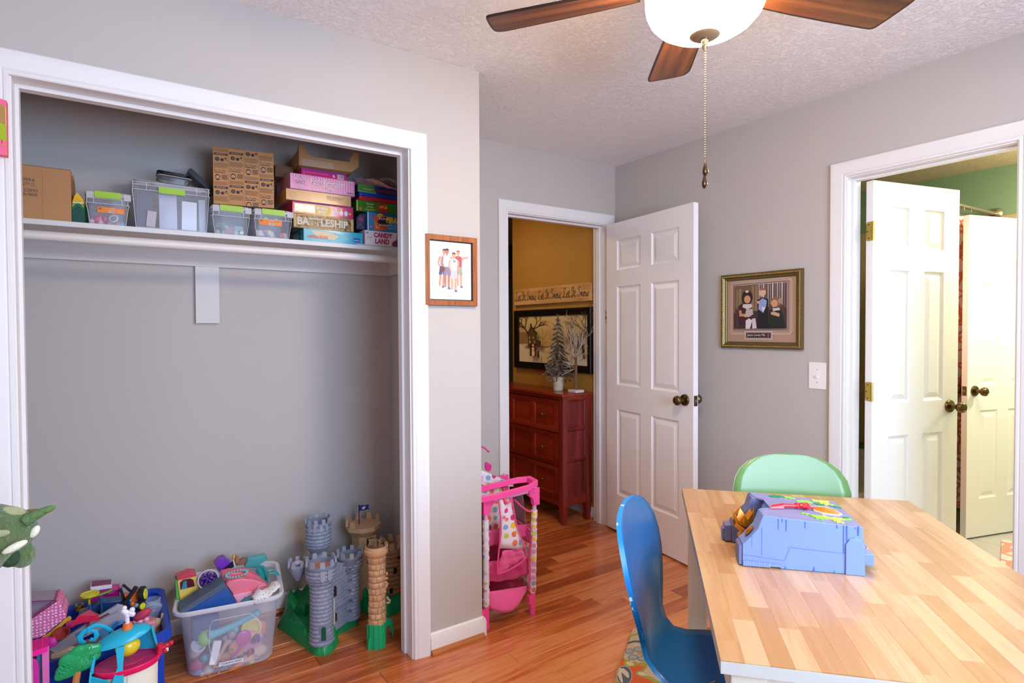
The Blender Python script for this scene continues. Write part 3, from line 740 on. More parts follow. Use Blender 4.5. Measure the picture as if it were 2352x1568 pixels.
S = [(rect(.0262, .0262, PW-.0262, PH-.0262), paper('#ece4dc'))]
S += kid(.078, .075, .165, '#b9aeb8', '#4b4f78', '#c98d72', '#5a3a34', .1)+kid(.165, .078, .160, '#b8555e', '#9da08c', '#cf9a7e', '#a5624c', -.05, 1)+kid(.105, .070, .172, '#e2e2ea', '#8e7f94', '#b77a62', '#3c2c2c')+kid(.137, .060, .168, '#d7d9e2', '#c4c0c6', '#d5a184', '#6b4038')
S += [(disc(.085, .150, .0105, 14), p_('#8a4a34')), (bar(.075, .150, .095, .150, .0008), p_('#3a2420')), (bar(.085, .140, .085, .160, .0008), p_('#3a2420'))]
flat(fp, 'print', S, (0, -.008, 0), lift=0, step=.00005)
text('23', fp, (.131, -.0115, .182), .012, .009, paper('#2c2c44'))
text('"Oh Yeah"', fp, (.098, -.0115, .037), .026, .006, paper('#5a5550'))

# light switch
sw_ = thing('light_switch', 'white toggle light switch plate beside the bathroom casing', 'light switch', (XR, 1.536, 1.038), rad(-90))
mb = MB(M('#efeae4', .3, var=.01)); mb.prism(rrect(0, 0, .086, .130, .004), -.0045, 0, 'y'); mb.build('switch_plate', sw_, bevel=.002)
mb = MB(M('#efeae4', .3, var=.01)); mb.box(.0385, -.0052, .053, .0475, -.0045, .077); mb.at((.043, -.004, .063), (rad(25), 0, 0)).box(-.0035, -.013, -.004, .0035, 0, .004); mb.build('toggle', sw_, bevel=.0008)
for z in (.033, .095):
    mb = MB(M('#b9b4ac', .35, metal=.5)); mb.cyl((.043, -.0055, z), .0028, .001, 10, 'y'); mb.build('screw', sw_)

# hallway sign
sg = thing('wooden_sign', 'long wooden sign with cursive lettering above the hallway picture', 'sign', (2.745, 3.978, 1.535), rad(-90))
SWD = wood('sign_wood', '#a4723a', '#c59455', '#d6ab6c', rough=.6, axis=0, grain=1, per=.1, bump=.05)
mb = MB(SWD); mb.box(0, -.022, 0, .952, 0, .128); mb.build('sign_board', sg, smooth=False, bevel=.002)
# cursive strokes: letters as polylines in a 1-unit x-height grid
def cursive(s, par, x0, z0, w, h, y, mat, r):
    G = {'L': ([[(.75, 1.7), (.55, 2.1), (.3, 1.9), (.35, 1.2), (.3, .5), (.1, .1), (-.05, .2), (.15, .35), (.5, .05), (.8, 0), (1.1, .3)]], 1.0),
         'e': ([[(0, .3), (.35, .6), (.4, .9), (.2, 1.), (.05, .6), (.1, .15), (.35, 0), (.65, .3)]], .55),
         't': ([[(0, .3), (.25, 1.5), (.15, .5), (.2, .05), (.4, .05), (.6, .35)], [(0, 1.15), (.45, 1.2)]], .55),
         'I': ([[(.5, 1.3), (.1, 1.5), (.15, 1.9), (.6, 2.1), (.55, 1.5), (.45, .5), (.2, 0), (-.1, .2), (.2, .4), (.6, .3)]], .75),
         'S': ([[(.8, 1.7), (.65, 2.1), (.3, 2.0), (.3, 1.5), (.7, .9), (.7, .3), (.3, 0), (-.05, .3), (.3, .5)]], .95),
         'n': ([[(0, .3), (.15, 1.), (.15, .0), (.25, .7), (.45, 1.), (.5, .3), (.6, .0), (.8, .3)]], .75),
         'o': ([[(0, .3), (.3, 1.), (.1, .8), (.05, .3), (.25, 0), (.45, .3), (.42, .8), (.3, 1.), (.5, .8), (.65, .85)]], .6),
         'w': ([[(0, .9), (.08, .3), (.2, 0), (.35, .3), (.4, .8), (.45, .2), (.6, .0), (.75, .4), (.75, .9), (.9, .85)]], .85),
         ',': ([[(.05, .15), (.12, .0), (.02, -.3)]], .35), ' ': ([], .45)}
    tot = sum(G[c][1] for c in s); k = w/tot; zk = h/2.1; x = 0; mb = MB(mat)
    for c in s:
        for st in G[c][0]:
            P = [Vector((x0+(x+a)*k, y, z0+b*zk)) for a, b in st]; out = []
            for i in range(len(P)-1):
                p0, p1, p2, p3 = P[max(i-1, 0)], P[i], P[i+1], P[min(i+2, len(P)-1)]
                for t in (0, .25, .5, .75): out.append(.5*((2*p1)+(-p0+p2)*t+(2*p0-5*p1+4*p2-p3)*t*t+(-p0+3*p1-3*p2+p3)*t**3))
            out.append(P[-1]); mb.tube(out, r, 5)
        x += G[c][1]
    return mb.build('lettering', par)
cursive('Let It Snow, Let It Snow, Let It Snow', sg, .022, .034, .905, .072, -.0222, M('#3a2410', .6), .0022)

# winter scene picture in the hallway
wp = thing('winter_picture', 'black-framed sepia snow scene hanging over the red dresser', 'picture', (2.745, 3.977, 1.022), rad(-90))
PW, PH = .950, .470
mb = MB(M('#15100e', .3)); ring(mb, 0, 0, PW, PH, [(0, 0), (0, .022), (.006, .028), (.018, .026), (.034, .018), (.047, .016), (.052, .012), (.052, 0)]); mb.build('frame', wp, ang=25)
def WQ(pts): return [(.052+(x-160)/540*(PW-.104), .052+(1355-y)/400*(PH-.104)) for x, y in pts]
TN, DK, SN = p_('#d8b878'), p_('#4a3822'), p_('#efdcb0')
S = [(rect(.052, .052, PW-.052, PH-.052), p_('#dcbc7c')), (WQ([(160, 1190), (400, 1215), (700, 1225), (700, 1355), (160, 1355)]), SN),
     (WQ([(160, 1090), (230, 1100), (260, 1190), (160, 1200)]), p_('#a8854c'))]
br = random.Random(4)
def tree2d(x, y, h, w, dp, ang=math.pi/2, c=DK):
    if dp == 0 or h < 6: return
    x2, y2 = x+h*math.cos(ang), y-h*math.sin(ang)
    S.append((WQ(bar(x, y, x2, y2, w, w*.6)), c))
    for k in range(3 if dp > 2 else 2): tree2d(x2, y2, h*br.uniform(.55, .8), w*.6, dp-1, ang+br.uniform(-.75, .75), c)
tree2d(250, 1230, 110, 22, 6); tree2d(680, 1300, 150, 16, 6, 1.65); tree2d(700, 1100, 70, 8, 5, 2.3); tree2d(380, 1215, 60, 6, 4, c=p_('#8a6a38')); tree2d(190, 1180, 50, 5, 5, c=p_('#9a7640')); tree2d(600, 1250, 70, 6, 5, c=p_('#8a6a38'))
S += [(WQ([(262, 1230), (262, 1100), (288, 1040), (335, 1100), (335, 1225)]), p_('#5d4426')), (WQ([(255, 1105), (288, 1035), (345, 1105), (335, 1112), (288, 1050), (262, 1112)]), p_('#2f2416')), (WQ([(281, 1050), (281, 1018), (294, 1018), (294, 1060)]), p_('#3a2b1a')),
      (WQ(rect(270, 1150, 280, 1130)), p_('#c09a5c')), (WQ(rect(300, 1150, 312, 1130)), p_('#c09a5c')), (WQ(rect(272, 1190, 284, 1165)), p_('#c09a5c')), (WQ(rect(312, 1190, 322, 1165)), p_('#c09a5c')),
      (WQ([(205, 1180), (262, 1150), (262, 1190), (205, 1195)]), p_('#9c7c48')), (WQ([(335, 1160), (370, 1165), (372, 1215), (335, 1215)]), p_('#54401f')), (WQ(rect(370, 1220, 470, 1213)), p_('#5a4526')),
      (WQ([(304+15*math.cos(t), 1275+25*math.sin(t)) for t in [math.pi*i/6 for i in range(12)]]), p_('#f4e6c4')), (WQ([(304+10*math.cos(t), 1237+15*math.sin(t)) for t in [math.pi*i/6 for i in range(12)]]), p_('#f4e6c4')), (WQ([(304+8*math.cos(t), 1206+9*math.sin(t)) for t in [math.pi*i/6 for i in range(12)]]), p_('#f4e6c4')),
      (WQ([(278, 1300), (278, 1210), (294, 1210), (294, 1300)]), p_('#4c2a1c')), (WQ([(318, 1300), (316, 1210), (333, 1210), (335, 1300)]), p_('#7c3320')), (WQ([(286+7*math.cos(t), 1200+8*math.sin(t)) for t in [math.pi*i/5 for i in range(10)]]), p_('#2c1c12')), (WQ([(325+7*math.cos(t), 1197+8*math.sin(t)) for t in [math.pi*i/5 for i in range(10)]]), p_('#2c1c12')),
      (WQ([(340, 1305), (345, 1255), (356, 1250), (352, 1275), (360, 1305)]), p_('#2c2114'))]
flat(wp, 'scene_print', S, (0, -.006, 0), lift=0, step=.00003)

# ---- two little trees on the dresser
BARK = M('#6b5038', .8, var=.2, scale=60, bump=.6, bscale=120); FROST = M('#b9ab98', .85, var=.2, scale=90); NEED = M('#57493a', .85, var=.3, scale=80)
tp = thing('potted_fir', 'snowy artificial fir tree in a birch-bark pot on the dresser', 'plant', (2.60, 3.243, .897))
PB = M('#c9bda4', .7, var=.12, scale=40, bump=.2, bscale=90)
mb = MB(PB); mb.lathe([(.030, 0), (.034, .002), (.041, .078), (.045, .080), (.046, .098), (.043, .100), (.040, .090), (.0, .088)], 22)
tr_ = random.Random(8)
mb.m(M('#4d3c2a', .8))
for k in range(60):
    a = tr_.random()*6.28; z = tr_.uniform(.006, .092); r_ = .0345+(z/.09)*.0075+.0012; da = tr_.uniform(.1, .3)
    if z > .076: r_ = .0463
    mb.tube([(r_*math.cos(a), r_*math.sin(a), z), (r_*math.cos(a+da), r_*math.sin(a+da), z)], .0007, 4)
mb.build('pot', tp)
mb = MB(M('#b98a5e', .7, var=.15, scale=40)); mb.lathe([(.011, .08), (.010, .20), (.006, .40), (.003, .50), (.001, .525)], 8); mb.build('trunk', tp)
f = MB(NEED)
def keep(f, xmax, ymin, ymax):
    for v in f.v: v.x = min(v.x, xmax); v.y = max(ymin, min(ymax, v.y))
def frond(f, p, d, L, r):
    d = Vector(d).normalized(); n = max(4, int(L/.011)); pts = [Vector(p)+d*(L*i/n)+Vector((0, 0, -.14*L*(i/n)**2)) for i in range(n+1)]
    f.m(NEED).tube(pts, [r*(1-.55*i/n) for i in range(n+1)], 5)
    for i in range(n+1):
        for k in range(4):
            q = Vector((tr_.uniform(-1, 1), tr_.uniform(-1, 1), tr_.uniform(-.6, 1))).normalized(); e = pts[i]+q*r*1.9+d*.006
            f.m(FROST if k % 2 else NEED).tube([pts[i], e], [.0016, .0006], 3)
for lv in range(13):
    z = .13+lv*.030; R_ = .116*(1-lv/14.5); nb = max(5, 11-lv//2)
    for k in range(nb):
        a = 6.28*k/nb+lv*.7+tr_.uniform(-.2, .2); frond(f, (0, 0, z+.02), (math.cos(a), math.sin(a), tr_.uniform(-.65, -.25)), R_*tr_.uniform(.8, 1.15), .0072)
frond(f, (0, 0, .49), (0.05, 0, 1), .055, .007)
keep(f, .105, -.085, .3); f.build('branches', tp, smooth=False)
tt = thing('twig_tree', 'bare frosted twig tree on a small white block beside the fir', 'plant', (2.62, 3.070, .897))
mb = MB(M('#cdc5bb', .8, var=.15, scale=50, bump=.3)); mb.cbox(0, 0, .010, .075, .085, .018); mb.build('base_block', tt, bevel=.002)
mb = MB(BARK); mb.tube([(0, 0, .018), (.002, .003, .10), (-.002, -.002, .20), (.0, .004, .30)], [.015, .0115, .010, .008], 9); mb.build('trunk', tt)
f = MB(FROST)
def twig(p, d, L, r, dp):
    pts = [Vector(p)]; d = Vector(d).normalized()
    for i in range(4):
        d = (d+Vector((tr_.uniform(-.28, .28), tr_.uniform(-.28, .28), tr_.uniform(-.12, .3)))).normalized(); pts.append(pts[-1]+d*L/4)
    f.m(FROST if tr_.random() < .6 else BARK).tube(pts, [r*(1-.7*i/4) for i in range(5)], 4)
    if dp:
        for k in range(3): twig(pts[1+k], (d+Vector((tr_.uniform(-.9, .9), tr_.uniform(-.9, .9), tr_.uniform(-.2, .6)))), L*.62, r*.6, dp-1)
for k in range(20):
    a = 6.28*k/13; twig((0, 0, .19+.007*k), (math.cos(a)*.6, math.sin(a)*.6, .9), .17, .0035, 2)
for k in range(5): twig((0, 0, .17), (-.1, .9-.1*k, .05-.12*k), .17, .0032, 1)
twig((0, 0, .12), (0, 1, .1), .08, .002, 1)
keep(f, .085, -.2, .083); f.build('twigs', tt, smooth=False)
# ================================================================== CLOSET SHELF, ROD, CLEATS
SHZ = 1.726; SHY = 2.585
CW = M('#cfcac6', .5, var=.01)
sh_ = thing('closet_shelf', 'long painted shelf running across the closet over the hanging rod', 'shelf', (0, 0, 0))
MB(M('#d8d3cf', .45, var=.01)).box(-.64, SHY, SHZ-.019, XS-.11, YB, SHZ).build('shelf_board', sh_, smooth=False, bevel=.0015)
MB(CW).box(-.64, YB-.019, SHZ-.108, XS-.111, YB, SHZ-.019).build('wall_cleat', sh_, smooth=False, bevel=.0012)
MB(CW).box(XS-.129, SHY+.02, SHZ-.108, XS-.111, YB-.019, SHZ-.019).build('end_cleat', sh_, smooth=False, bevel=.0012)
MB(CW).box(.277, YB-.021, 1.369, .371, YB, SHZ-.108).build('support_block', sh_, smooth=False, bevel=.0012)
rod = MB(M('#ded6cf', .38, var=.03, scale=12)); rod.cyl((-.64, SHY-.03, 1.665), .0168, XS-.111+.64, 20, 'x')
tag(rod.build('hanging_rod'), 'cream wooden hanging rod below the closet shelf', 'rod')

# ================================================================== THINGS ON THE SHELF (local: x right, y into the closet, z up)
def P2(px, py, y=SHY): v = on(px, py, 'y', y); return v.x, v.z
KR = M('#b58356', .8, var=.08, scale=14, bump=.08, bscale=140); KRD = M('#9a6a42', .85, var=.08, scale=20)
INK = paper('#3a2a2a'); INKN = paper('#2d2a44')
# big cardboard box at the left
cb = thing('cardboard_box', 'large plain cardboard carton with printed numbers at the left end of the shelf', 'box', (-.405, SHY+.008, SHZ))
MB(KR).box(0, 0, 0, .270, .27, .183).build('carton', cb, smooth=False, bevel=.002)
f = MB(KR); f.add([(0, 0, .1835), (.27, 0, .1835), (.27, .13, .188), (0, .13, .186)], [(0, 1, 2, 3)]); f.add([(0, .27, .1835), (.27, .27, .1835), (.27, .135, .187), (0, .135, .187)], [(0, 1, 2, 3)])
for k in range(6): f.box(.268, .03+k*.02, .170-.004*k % .01, .274, .045+k*.02, .178)
f.build('carton_flap', cb, smooth=False)
text('45959-6', cb, (.128, 0, .128), .042, .0115, INK); text('QTY.12', cb, (.136, 0, .112), .034, .0115, INK); text('TO 12/29/93', cb, (.112, 0, .092), .066, .0105, INK); text('00-726-0600', cb, (.112, 0, .078), .064, .0105, INK)
flat(cb, 'crease_line', [(rect(.190, .002, .1912, .181), KRD), (rect(.10, .002, .101, .181), KRD)], lift=.0003)
# crayon carton
cr_ = thing('crayon_box', 'green and yellow crayon carton squeezed beside the cardboard carton', 'box', (-.134, SHY+.02, SHZ), rad(-4))
GRN = paper('#0c6b3e'); DGR = paper('#05463a'); YEL = paper('#e8b820')
mb = MB(GRN); mb.box(0, 0, 0, .036, .10, .072); mb.m(YEL).prism([(0, .072), (.036, .072), (.032, .088), (.016, .110), (.008, .098)], .004, .09, 'y'); mb.build('carton', cr_, smooth=False, bevel=.0008)
flat(cr_, 'carton_print', [(rect(0, 0, .036, .045), DGR), ([(0, .045), (.036, .045), (.018, .064)], DGR), (bar(.001, .058, .018, .080, .002), YEL), (bar(.035, .058, .018, .080, .002), YEL), (bar(.001, .066, .018, .088, .0014), YEL), (bar(.035, .066, .018, .088, .0014), YEL), (rect(.004, .070, .034, .0735), paper('#d9dcd2'))], lift=.0005)

CLR = clear('clear_plastic', '#dfe0ea', .20, .12); CLR2 = clear('clear_rim', '#e9e6ea', .42, .2)
LIME = plastic('#9cc42a', .35)
def latch_bin(name, label, x0, x1, h, D, loc_y, sticker, latch_lo=0.0, grp='clear latch bins on the closet shelf', latch_w=.6, lid=True):
    """see-through tapered box with ribbed rim, lid and a lime latch; origin front left foot"""
    W = x1-x0; t = thing(name, label, 'storage bin', (x0, loc_y, SHZ+.0008), 0, grp)
    def lp(x0_, y0_, x1_, y1_, z, r=.012): return [(x, y, z) for x, y in rrect(x0_, y0_, x1_, y1_, r, 3)]
    ta = .012; mb = MB(CLR); g = .0022
    hb = h-.022 if lid else h-.004
    mb.loft([lp(ta, ta, W-ta, D-ta, .0), lp(ta*.55, ta*.55, W-ta*.55, D-ta*.55, hb*.5), lp(.003, .003, W-.003, D-.003, hb)], True, False)
    mb.add(lp(ta, ta, W-ta, D-ta, .0005), [tuple(range(16))])
    mb.build('bin_body', t)
    r_ = MB(CLR2)
    for z in (hb-.030, hb-.012, hb-.001):
        q = lp(-.001, -.001, W+.001, D+.001, z, .013); r_.tube([Vector(p) for p in q], .0016, 5, True)
    for x in (.004, W*.18, W*.82, W-.004): r_.box(x-.0012, -.0012, hb-.032, x+.0012, .001, hb)
    r_.tube([(ta, ta, .003), (W-ta, ta, .003)], .0014, 5); r_.tube([(.002, .002, hb-.03), (ta, ta, .003)], .0013, 5); r_.tube([(W-.002, .002, hb-.03), (W-ta, ta, .003)], .0013, 5)
    if lid:
        r_.loft([lp(-.003, -.003, W+.003, D+.003, hb, .014), lp(-.003, -.003, W+.003, D+.003, hb+.006, .014), lp(.004, .004, W-.004, D-.004, hb+.014), lp(.012, .012, W-.012, D-.012, hb+.014), lp(.016, .016, W-.016, D-.016, hb+.009)], True, True)
        for x in (.003, W-.003-W*.18+.01): r_.box(x, -.0045, hb-.014, x+W*.17, .004, hb+.010)
    r_.build('lid' if lid else 'rim', t)
    l = MB(LIME); a, b = W*(.5-latch_w/2), W*(.5+latch_w/2); zt = hb+(.013 if lid else -.014)
    l.box(a, -.0065, zt-.024-latch_lo, b, -.0035, zt); l.loft([[(a, -.0065, zt), (b, -.0065, zt), (b, -.0035, zt), (a, -.0035, zt)], [(a+.002, .006, zt+.003), (b-.002, .006, zt+.003), (b-.002, .008, zt+.001), (a+.002, .008, zt+.001)]])
    l.box(a+.003, -.0085, zt-.024-latch_lo, b-.003, -.0065, zt-.019-latch_lo)
    l.build('latch', t, smooth=False, bevel=.001)['label'] = 'lime green latch'
    if sticker:
        x, z, w, hh = sticker; O_ = paper('#e8822c')
        dz = -.12*0
        flat(t, 'sticker', [(rrect(x, z, x+w, z+hh, .004), O_), (rect(x+w*.42, z+.002, x+w*.66, z+.010), paper('#e9e2d8'))]+[(rect(x+w*.44+i*.0021, z+.0035, x+w*.44+i*.0021+(.001 if i % 3 else .0014), z+.0085), INK) for i in range(9)], (0, .003, 0), lift=.0006)
        text('RE', t, (x+.005, .003, z+hh-.010), .009, .0065, INKN, lift=.001, bold=.02)
        for k in range(3): text('with latches', t, (x+w*.71, .003, z+.003+k*.0042), w*.22, .0022, paper('#f6d7b0'), lift=.001)
        text('STORE', t, (x+w*.45, .003, z+hh-.0055), w*.2, .003, paper('#f6e7d0'), lift=.001)
    return t
b1 = latch_bin('latch_bin', 'small clear latch bin holding pink toys beside the crayon carton', -.094, .038, .128, .24, SHY+.012, (.034, .043, .083, .021))
b2 = latch_bin('latch_bin', 'large open clear latch bin of papers in the middle of the shelf', .046, .306, .176, .24, SHY+.006, None, .0, latch_w=.34, lid=False)
b3 = latch_bin('latch_bin', 'small clear latch bin directly under the left of the comic-print box', .314, .455, .126, .26, SHY+.012, None)
b4 = latch_bin('latch_bin', 'small clear latch bin of game pieces left of the stacked board games', .470, .622, .128, .26, SHY+.012, (.020, .052, .092, .024))
def toss(parent_label, x0, x1, y0, y1, z, cols, n, seed, grp, kinds=('ball', 'box', 'card'), s=.012, zr=.02):
    r_ = random.Random(seed)
    for i in range(n):
        k = kinds[i % len(kinds)]; c = cols[i % len(cols)]; x = x0+(x1-x0)*(i+.5)/n; y = r_.uniform(y0, y1); mb = MB(plastic(c, .4))
        if k == 'ball': mb.ball((0, 0, s), s, 10)
        elif k == 'box': mb.at((0, 0, s), (r_.uniform(-.4, .4), r_.uniform(-.4, .4), r_.uniform(0, 3))).cbox(0, 0, 0, s*2.2, s*1.1, s*1.2)
        elif k == 'card': mb.at((0, 0, s*1.4), (r_.uniform(.9, 1.4), 0, r_.uniform(-.7, .7))).cbox(0, 0, 0, s*2.6, s*2, .0012)
        elif k == 'ring': mb.at((0, 0, s), (1.2, 0, r_.uniform(-.5, .5))).tube([(s*1.5*math.cos(t), s*1.5*math.sin(t), 0) for t in [6.283*j/14 for j in range(14)]], s*.25, 6, True)
        o = mb.build({'ball': 'toy_bead', 'box': 'toy_block', 'card': 'toy_card', 'ring': 'toy_ring'}[k], bevel=.0008 if k == 'box' else 0); o.location = (x, y, z+r_.uniform(0, zr) if i % 2 else z)
        nm = {'#d8c8cc': 'greyish pink', '#e8527c': 'hot pink', '#cdbcc8': 'pale mauve', '#d24a78': 'rose pink', '#b9a0b8': 'lilac', '#e0d6d8': 'off-white', '#c23a50': 'crimson', '#3aa6d8': 'sky blue', '#a9c2b8': 'sage', '#8fb0b8': 'grey-teal', '#c9d6d4': 'icy white', '#9fb8a8': 'mint grey', '#b8888c': 'dusty pink', '#7d9aa6': 'steel blue', '#d8d0cc': 'bone', '#c03a4c': 'red', '#8a87a8': 'violet grey', '#d9c7a0': 'cream', '#e6e2dc': 'white', '#c9a86a': 'tan', '#3b3748': 'charcoal', '#d05a50': 'coral'}[c]
        od = ('leftmost', 'second from left', 'third from left', 'fourth from left', 'fifth from left', 'sixth from left', 'seventh from left', 'eighth from left', 'rightmost')[i if i < n-1 else 8]
        tag(o, nm+' '+parent_label+', '+od, 'toy', grp)
toss('trinket in the bin beside the crayon carton', -.085, .022, SHY+.035, SHY+.06, SHZ+.003, ['#d8c8cc', '#e8527c', '#cdbcc8', '#d24a78', '#b9a0b8', '#e0d6d8', '#c23a50', '#3aa6d8'], 8, 1, 'trinkets in the first latch bin', ('ball', 'ring', 'ball', 'ball'), .0095)
mb = MB(plastic('#e8527c')); mb.at((-.052, SHY+.06, SHZ+.022), (.5, 0, .2)).ball((0, 0, 0), .024, 12, (1, .6, .8)); tag(mb.build('toy_purse'), 'rounded pink toy purse in the bin beside the crayon carton', 'toy')
toss('trinket in the bin under the comic-print box', .335, .43, SHY+.03, SHY+.08, SHZ+.003, ['#a9c2b8', '#8fb0b8', '#c9d6d4', '#9fb8a8', '#b8888c', '#7d9aa6'], 9, 2, 'trinkets in the third latch bin', ('ball', 'card', 'box'), .013, .03)
toss('game piece in the bin beside the board games', .495, .600, SHY+.03, SHY+.06, SHZ+.003, ['#d8d0cc', '#c03a4c', '#8a87a8', '#d9c7a0', '#e6e2dc', '#c9a86a', '#3b3748', '#d05a50'], 9, 3, 'game pieces in the fourth latch bin', ('card', 'box', 'card', 'ball'), .013, .012)
for i, (x, z, a) in enumerate(((.528, .078, .6), (.556, .074, -.9))):
    o = MB(plastic('#9cc42a')).at((0, 0, 0), (0, a, .2)).cbox(0, 0, 0, .034, .010, .014).build('toy_block', bevel=.001); o.location = (x, SHY+.045, SHZ+z); tag(o, 'lime block high in the bin beside the games, '+('left one' if i == 0 else 'right one'), 'toy')
# papers and pads in the large bin
for i, (x, y, w, h, c, a, lb) in enumerate(((.085, .05, .050, .135, '#5d6478', 0, 'dark slate booklet standing at the left inside the large open bin'), (.105, .03, .030, .062, '#c6b6bc', .1, 'small pinkish card leaning at the left inside the large open bin'),
      (.165, .06, .060, .140, '#c3c6dc', 0, 'pale lilac paper pad standing in the large open bin behind the latch'), (.235, .045, .052, .115, '#dfe4f0', .03, 'white paper pad standing in the right half of the large open bin'), (.283, .06, .024, .130, '#a6b4c4', 0, 'narrow grey-blue folder at the right inside the large open bin'))):
    o = MB(paper(c)).at((0, 0, 0), (rad(-6), a, 0)).box(-w/2, 0, 0, w/2, .010, h).build('booklet', smooth=False, bevel=.0008); o.location = (x+.0, SHY+.006+y*.6, SHZ+.008); tag(o, lb, 'booklet')
# loose container lids on top of the large bin
SMK = clear('smoky_plastic', '#8a8a90', .35, .2)
def tray_thing(name, lb, loc, rot, W, D, Hh, mat, r=.015):
    t = thing(name, lb, 'container', loc, rot); mb = MB(mat)
    def lp(i, z): return [(x, y, z) for x, y in rrect(i, i, W-i, D-i, r, 3)]
    mb.loft([lp(.010, 0), lp(.004, Hh*.8), lp(.004, Hh*.86), lp(-.003, Hh*.9), lp(-.003, Hh), lp(.003, Hh)], True, False); mb.add(lp(.010, .0), [tuple(range(16))]); mb.build('tray_body', t)
    l = MB(CLR2 if mat is not BLKP else BLKP); l.tube([Vector(p) for p in lp(-.003, Hh)], .0016, 5, True); l.build('tray_rim', t)
    return t
BLKP = plastic('#15151a', .4)
tray_thing('clear_tray', 'shallow clear tray lying on top of the large open bin', (.118, SHY+.055, SHZ+.176), (0, rad(3), 0), .175, .14, .010, CLR2)
tray_thing('clear_container', 'smoky see-through container stacked on the large open bin', (.133, SHY+.045, SHZ+.1875), (0, rad(3), 0), .110, .12, .030, SMK)
tray_thing('black_tray', 'black plastic tray upside down on the smoky container', (.134, SHY+.05, SHZ+.222), (0, rad(4), 0), .112, .11, .012, BLKP)
tray_thing('grey_tray', 'thin grey tray sticking out at the left of the large open bin', (.056, SHY+.07, SHZ+.178), (0, rad(2), 0), .060, .10, .014, SMK)
mb = MB(BLKP).at((0, 0, 0), (0, rad(42), 0)); mb.prism(rrect(-.062, -.010, .062, .012, .006), 0, .09, 'y'); o = mb.build('black_container', bevel=.001); o.location = (.292, SHY+.14, SHZ+.232); tag(o, 'black plastic container leaning down to the right behind the large open bin', 'container')

# comic-print kraft box
kx0, kz0 = P2(490, 463, SHY+.03); 
kb = thing('comic_box', 'square kraft box covered in black novelty print on top of two bins', 'box', (.326, SHY+.062, SHZ+.1300), rad(-8))
KW, KH, KD = .230, .232, .23
MB(M('#c48c56', .75, var=.04, scale=10)).box(0, 0, 0, KW, KD, KH).build('carton', kb, smooth=False, bevel=.0015)
kr = random.Random(21); S = []
cwid = KW/4; DK2 = paper('#2c2230'); MID = paper('#6b4a38')
for c in range(4):
    x0 = c*cwid+.004; x1 = (c+1)*cwid-.003; z = KH-.004-(c % 2)*.010
    if c: S.append((rect(c*cwid, .004, c*cwid+.0006, KH-.004), DK2))
    kind = c
    while z > .02:
        k = kind % 6; kind += 1
        if k in (0, 3):
            n = 5 if k == 0 else 7
            for i in range(n):
                xx = x0
                while xx < x1-.004: w = kr.uniform(.003, .009); S.append((rect(xx, z-.0030*(i+1), min(xx+w, x1), z-.0030*(i+1)+.0013), MID)); xx += w+.0012
            z -= .0030*n+.004
        elif k == 1:
            S.append((rect(x0, z-.010, x1, z-.001), DK2))
            for i in range(8): S.append((rect(x0+.006+i*.0048, z-.0075, x0+.0092+i*.0048, z-.0035), paper('#c48c56')))
            z -= .014
        elif k == 2:
            S += [(disc(x0+.012, z-.012, .0085, 14), DK2), (disc(x0+.012, z-.012, .0055, 12), MID), (disc(x0+.030, z-.014, .0065, 12), DK2), (bar(x0+.038, z-.006, x1, z-.018, .003, .001), DK2), (disc(x1-.006, z-.006, .003, 8), DK2)]; z -= .026
        elif k == 4:
            for i in range(9): S.append((bar(x0+i*.0055, z-.004-(i % 3)*.003, x0+i*.0055+.005, z-.011+(i % 2)*.005, .0018), DK2))
            S.append((rect(x0, z-.017, x1-.010, z-.0145), DK2)); z -= .021
        else:
            S += [(disc(x0+.013, z-.014, .010, 14, .012), DK2), (disc(x0+.013, z-.0155, .0078, 14, .0095), paper('#c48c56')), (rect(x0+.007, z-.026, x0+.019, z-.020), DK2)]
            for i in range(4): S.append((rect(x0+.028, z-.006-i*.005, x1-.002*(i % 2), z-.0035-i*.005), DK2))
            z -= .031
flat(kb, 'box_print', S, lift=.0005, step=.0000015)

# ---- board games. local x right, y depth, z up; front at y=0
def game(label, x, z, w, h, d, col, yo=0., rz=0., name='board_game', side=None):
    g = thing(name, label, 'board game', (x, SHY+.012+yo, z), rad(rz), 'board games stacked at the right of the shelf')
    mb = MB(gloss(col)).box(0, 0, 0, w, d, h); mb.build('box_lid', g, smooth=False, bevel=.0008)
    return g
WT = paper('#efe6e2'); BLK2 = paper('#1c1618')
Z0 = SHZ+.0005
op = game('turquoise board game box with orange lettering at the foot of the stack', .670, Z0, .264, .054, .20, '#38a9bf', 0, -1)
flat(op, 'cover_print', [([(.012, .050), (.10, .050), (.19, .034), (.20, .018), (.15, .006), (.06, .010)], paper('#7fc4cc')), ([(.03, .048), (.11, .046), (.155, .030), (.13, .012), (.06, .020)], paper('#dfc9a0')), (rrect(.216, .010, .252, .029, .009), paper('#134a9c'))])
text('OPERATION', op, (.016, 0, .013), .088, .014, paper('#d8542c'), lift=.0012, bold=.02); text('Hasbro', op, (.219, 0, .0155), .030, .0075, WT, lift=.0012)
flat(op, 'side_print', [(rect(-.02, .008, .0, .046), paper('#2c6a80'))], (0, .06, 0), (0, -1, 0), lift=.0006)
text('GAMES', op, (0, .10, .02), .05, .012, WT, ux=(0, -1, 0), lift=.0006)
ba = game('gold foil battleship board game above the turquoise one', .628, Z0+.0545, .266, .062, .20, '#6a5432', 0, 0)
flat(ba, 'cover_print', [(rect(.003, .003, .263, .059), M('#5f4c2e', .22, metal=.45, var=.5, scale=120, bump=.35, bscale=60)), (rect(.252, .004, .262, .058), paper('#c0a25c')), (rect(.003, .004, .010, .058), paper('#c0a25c'))])
text('BATTLESHIP', ba, (.016, 0, .014), .222, .034, paper('#cfc6b4'), lift=.0012, bold=.03)
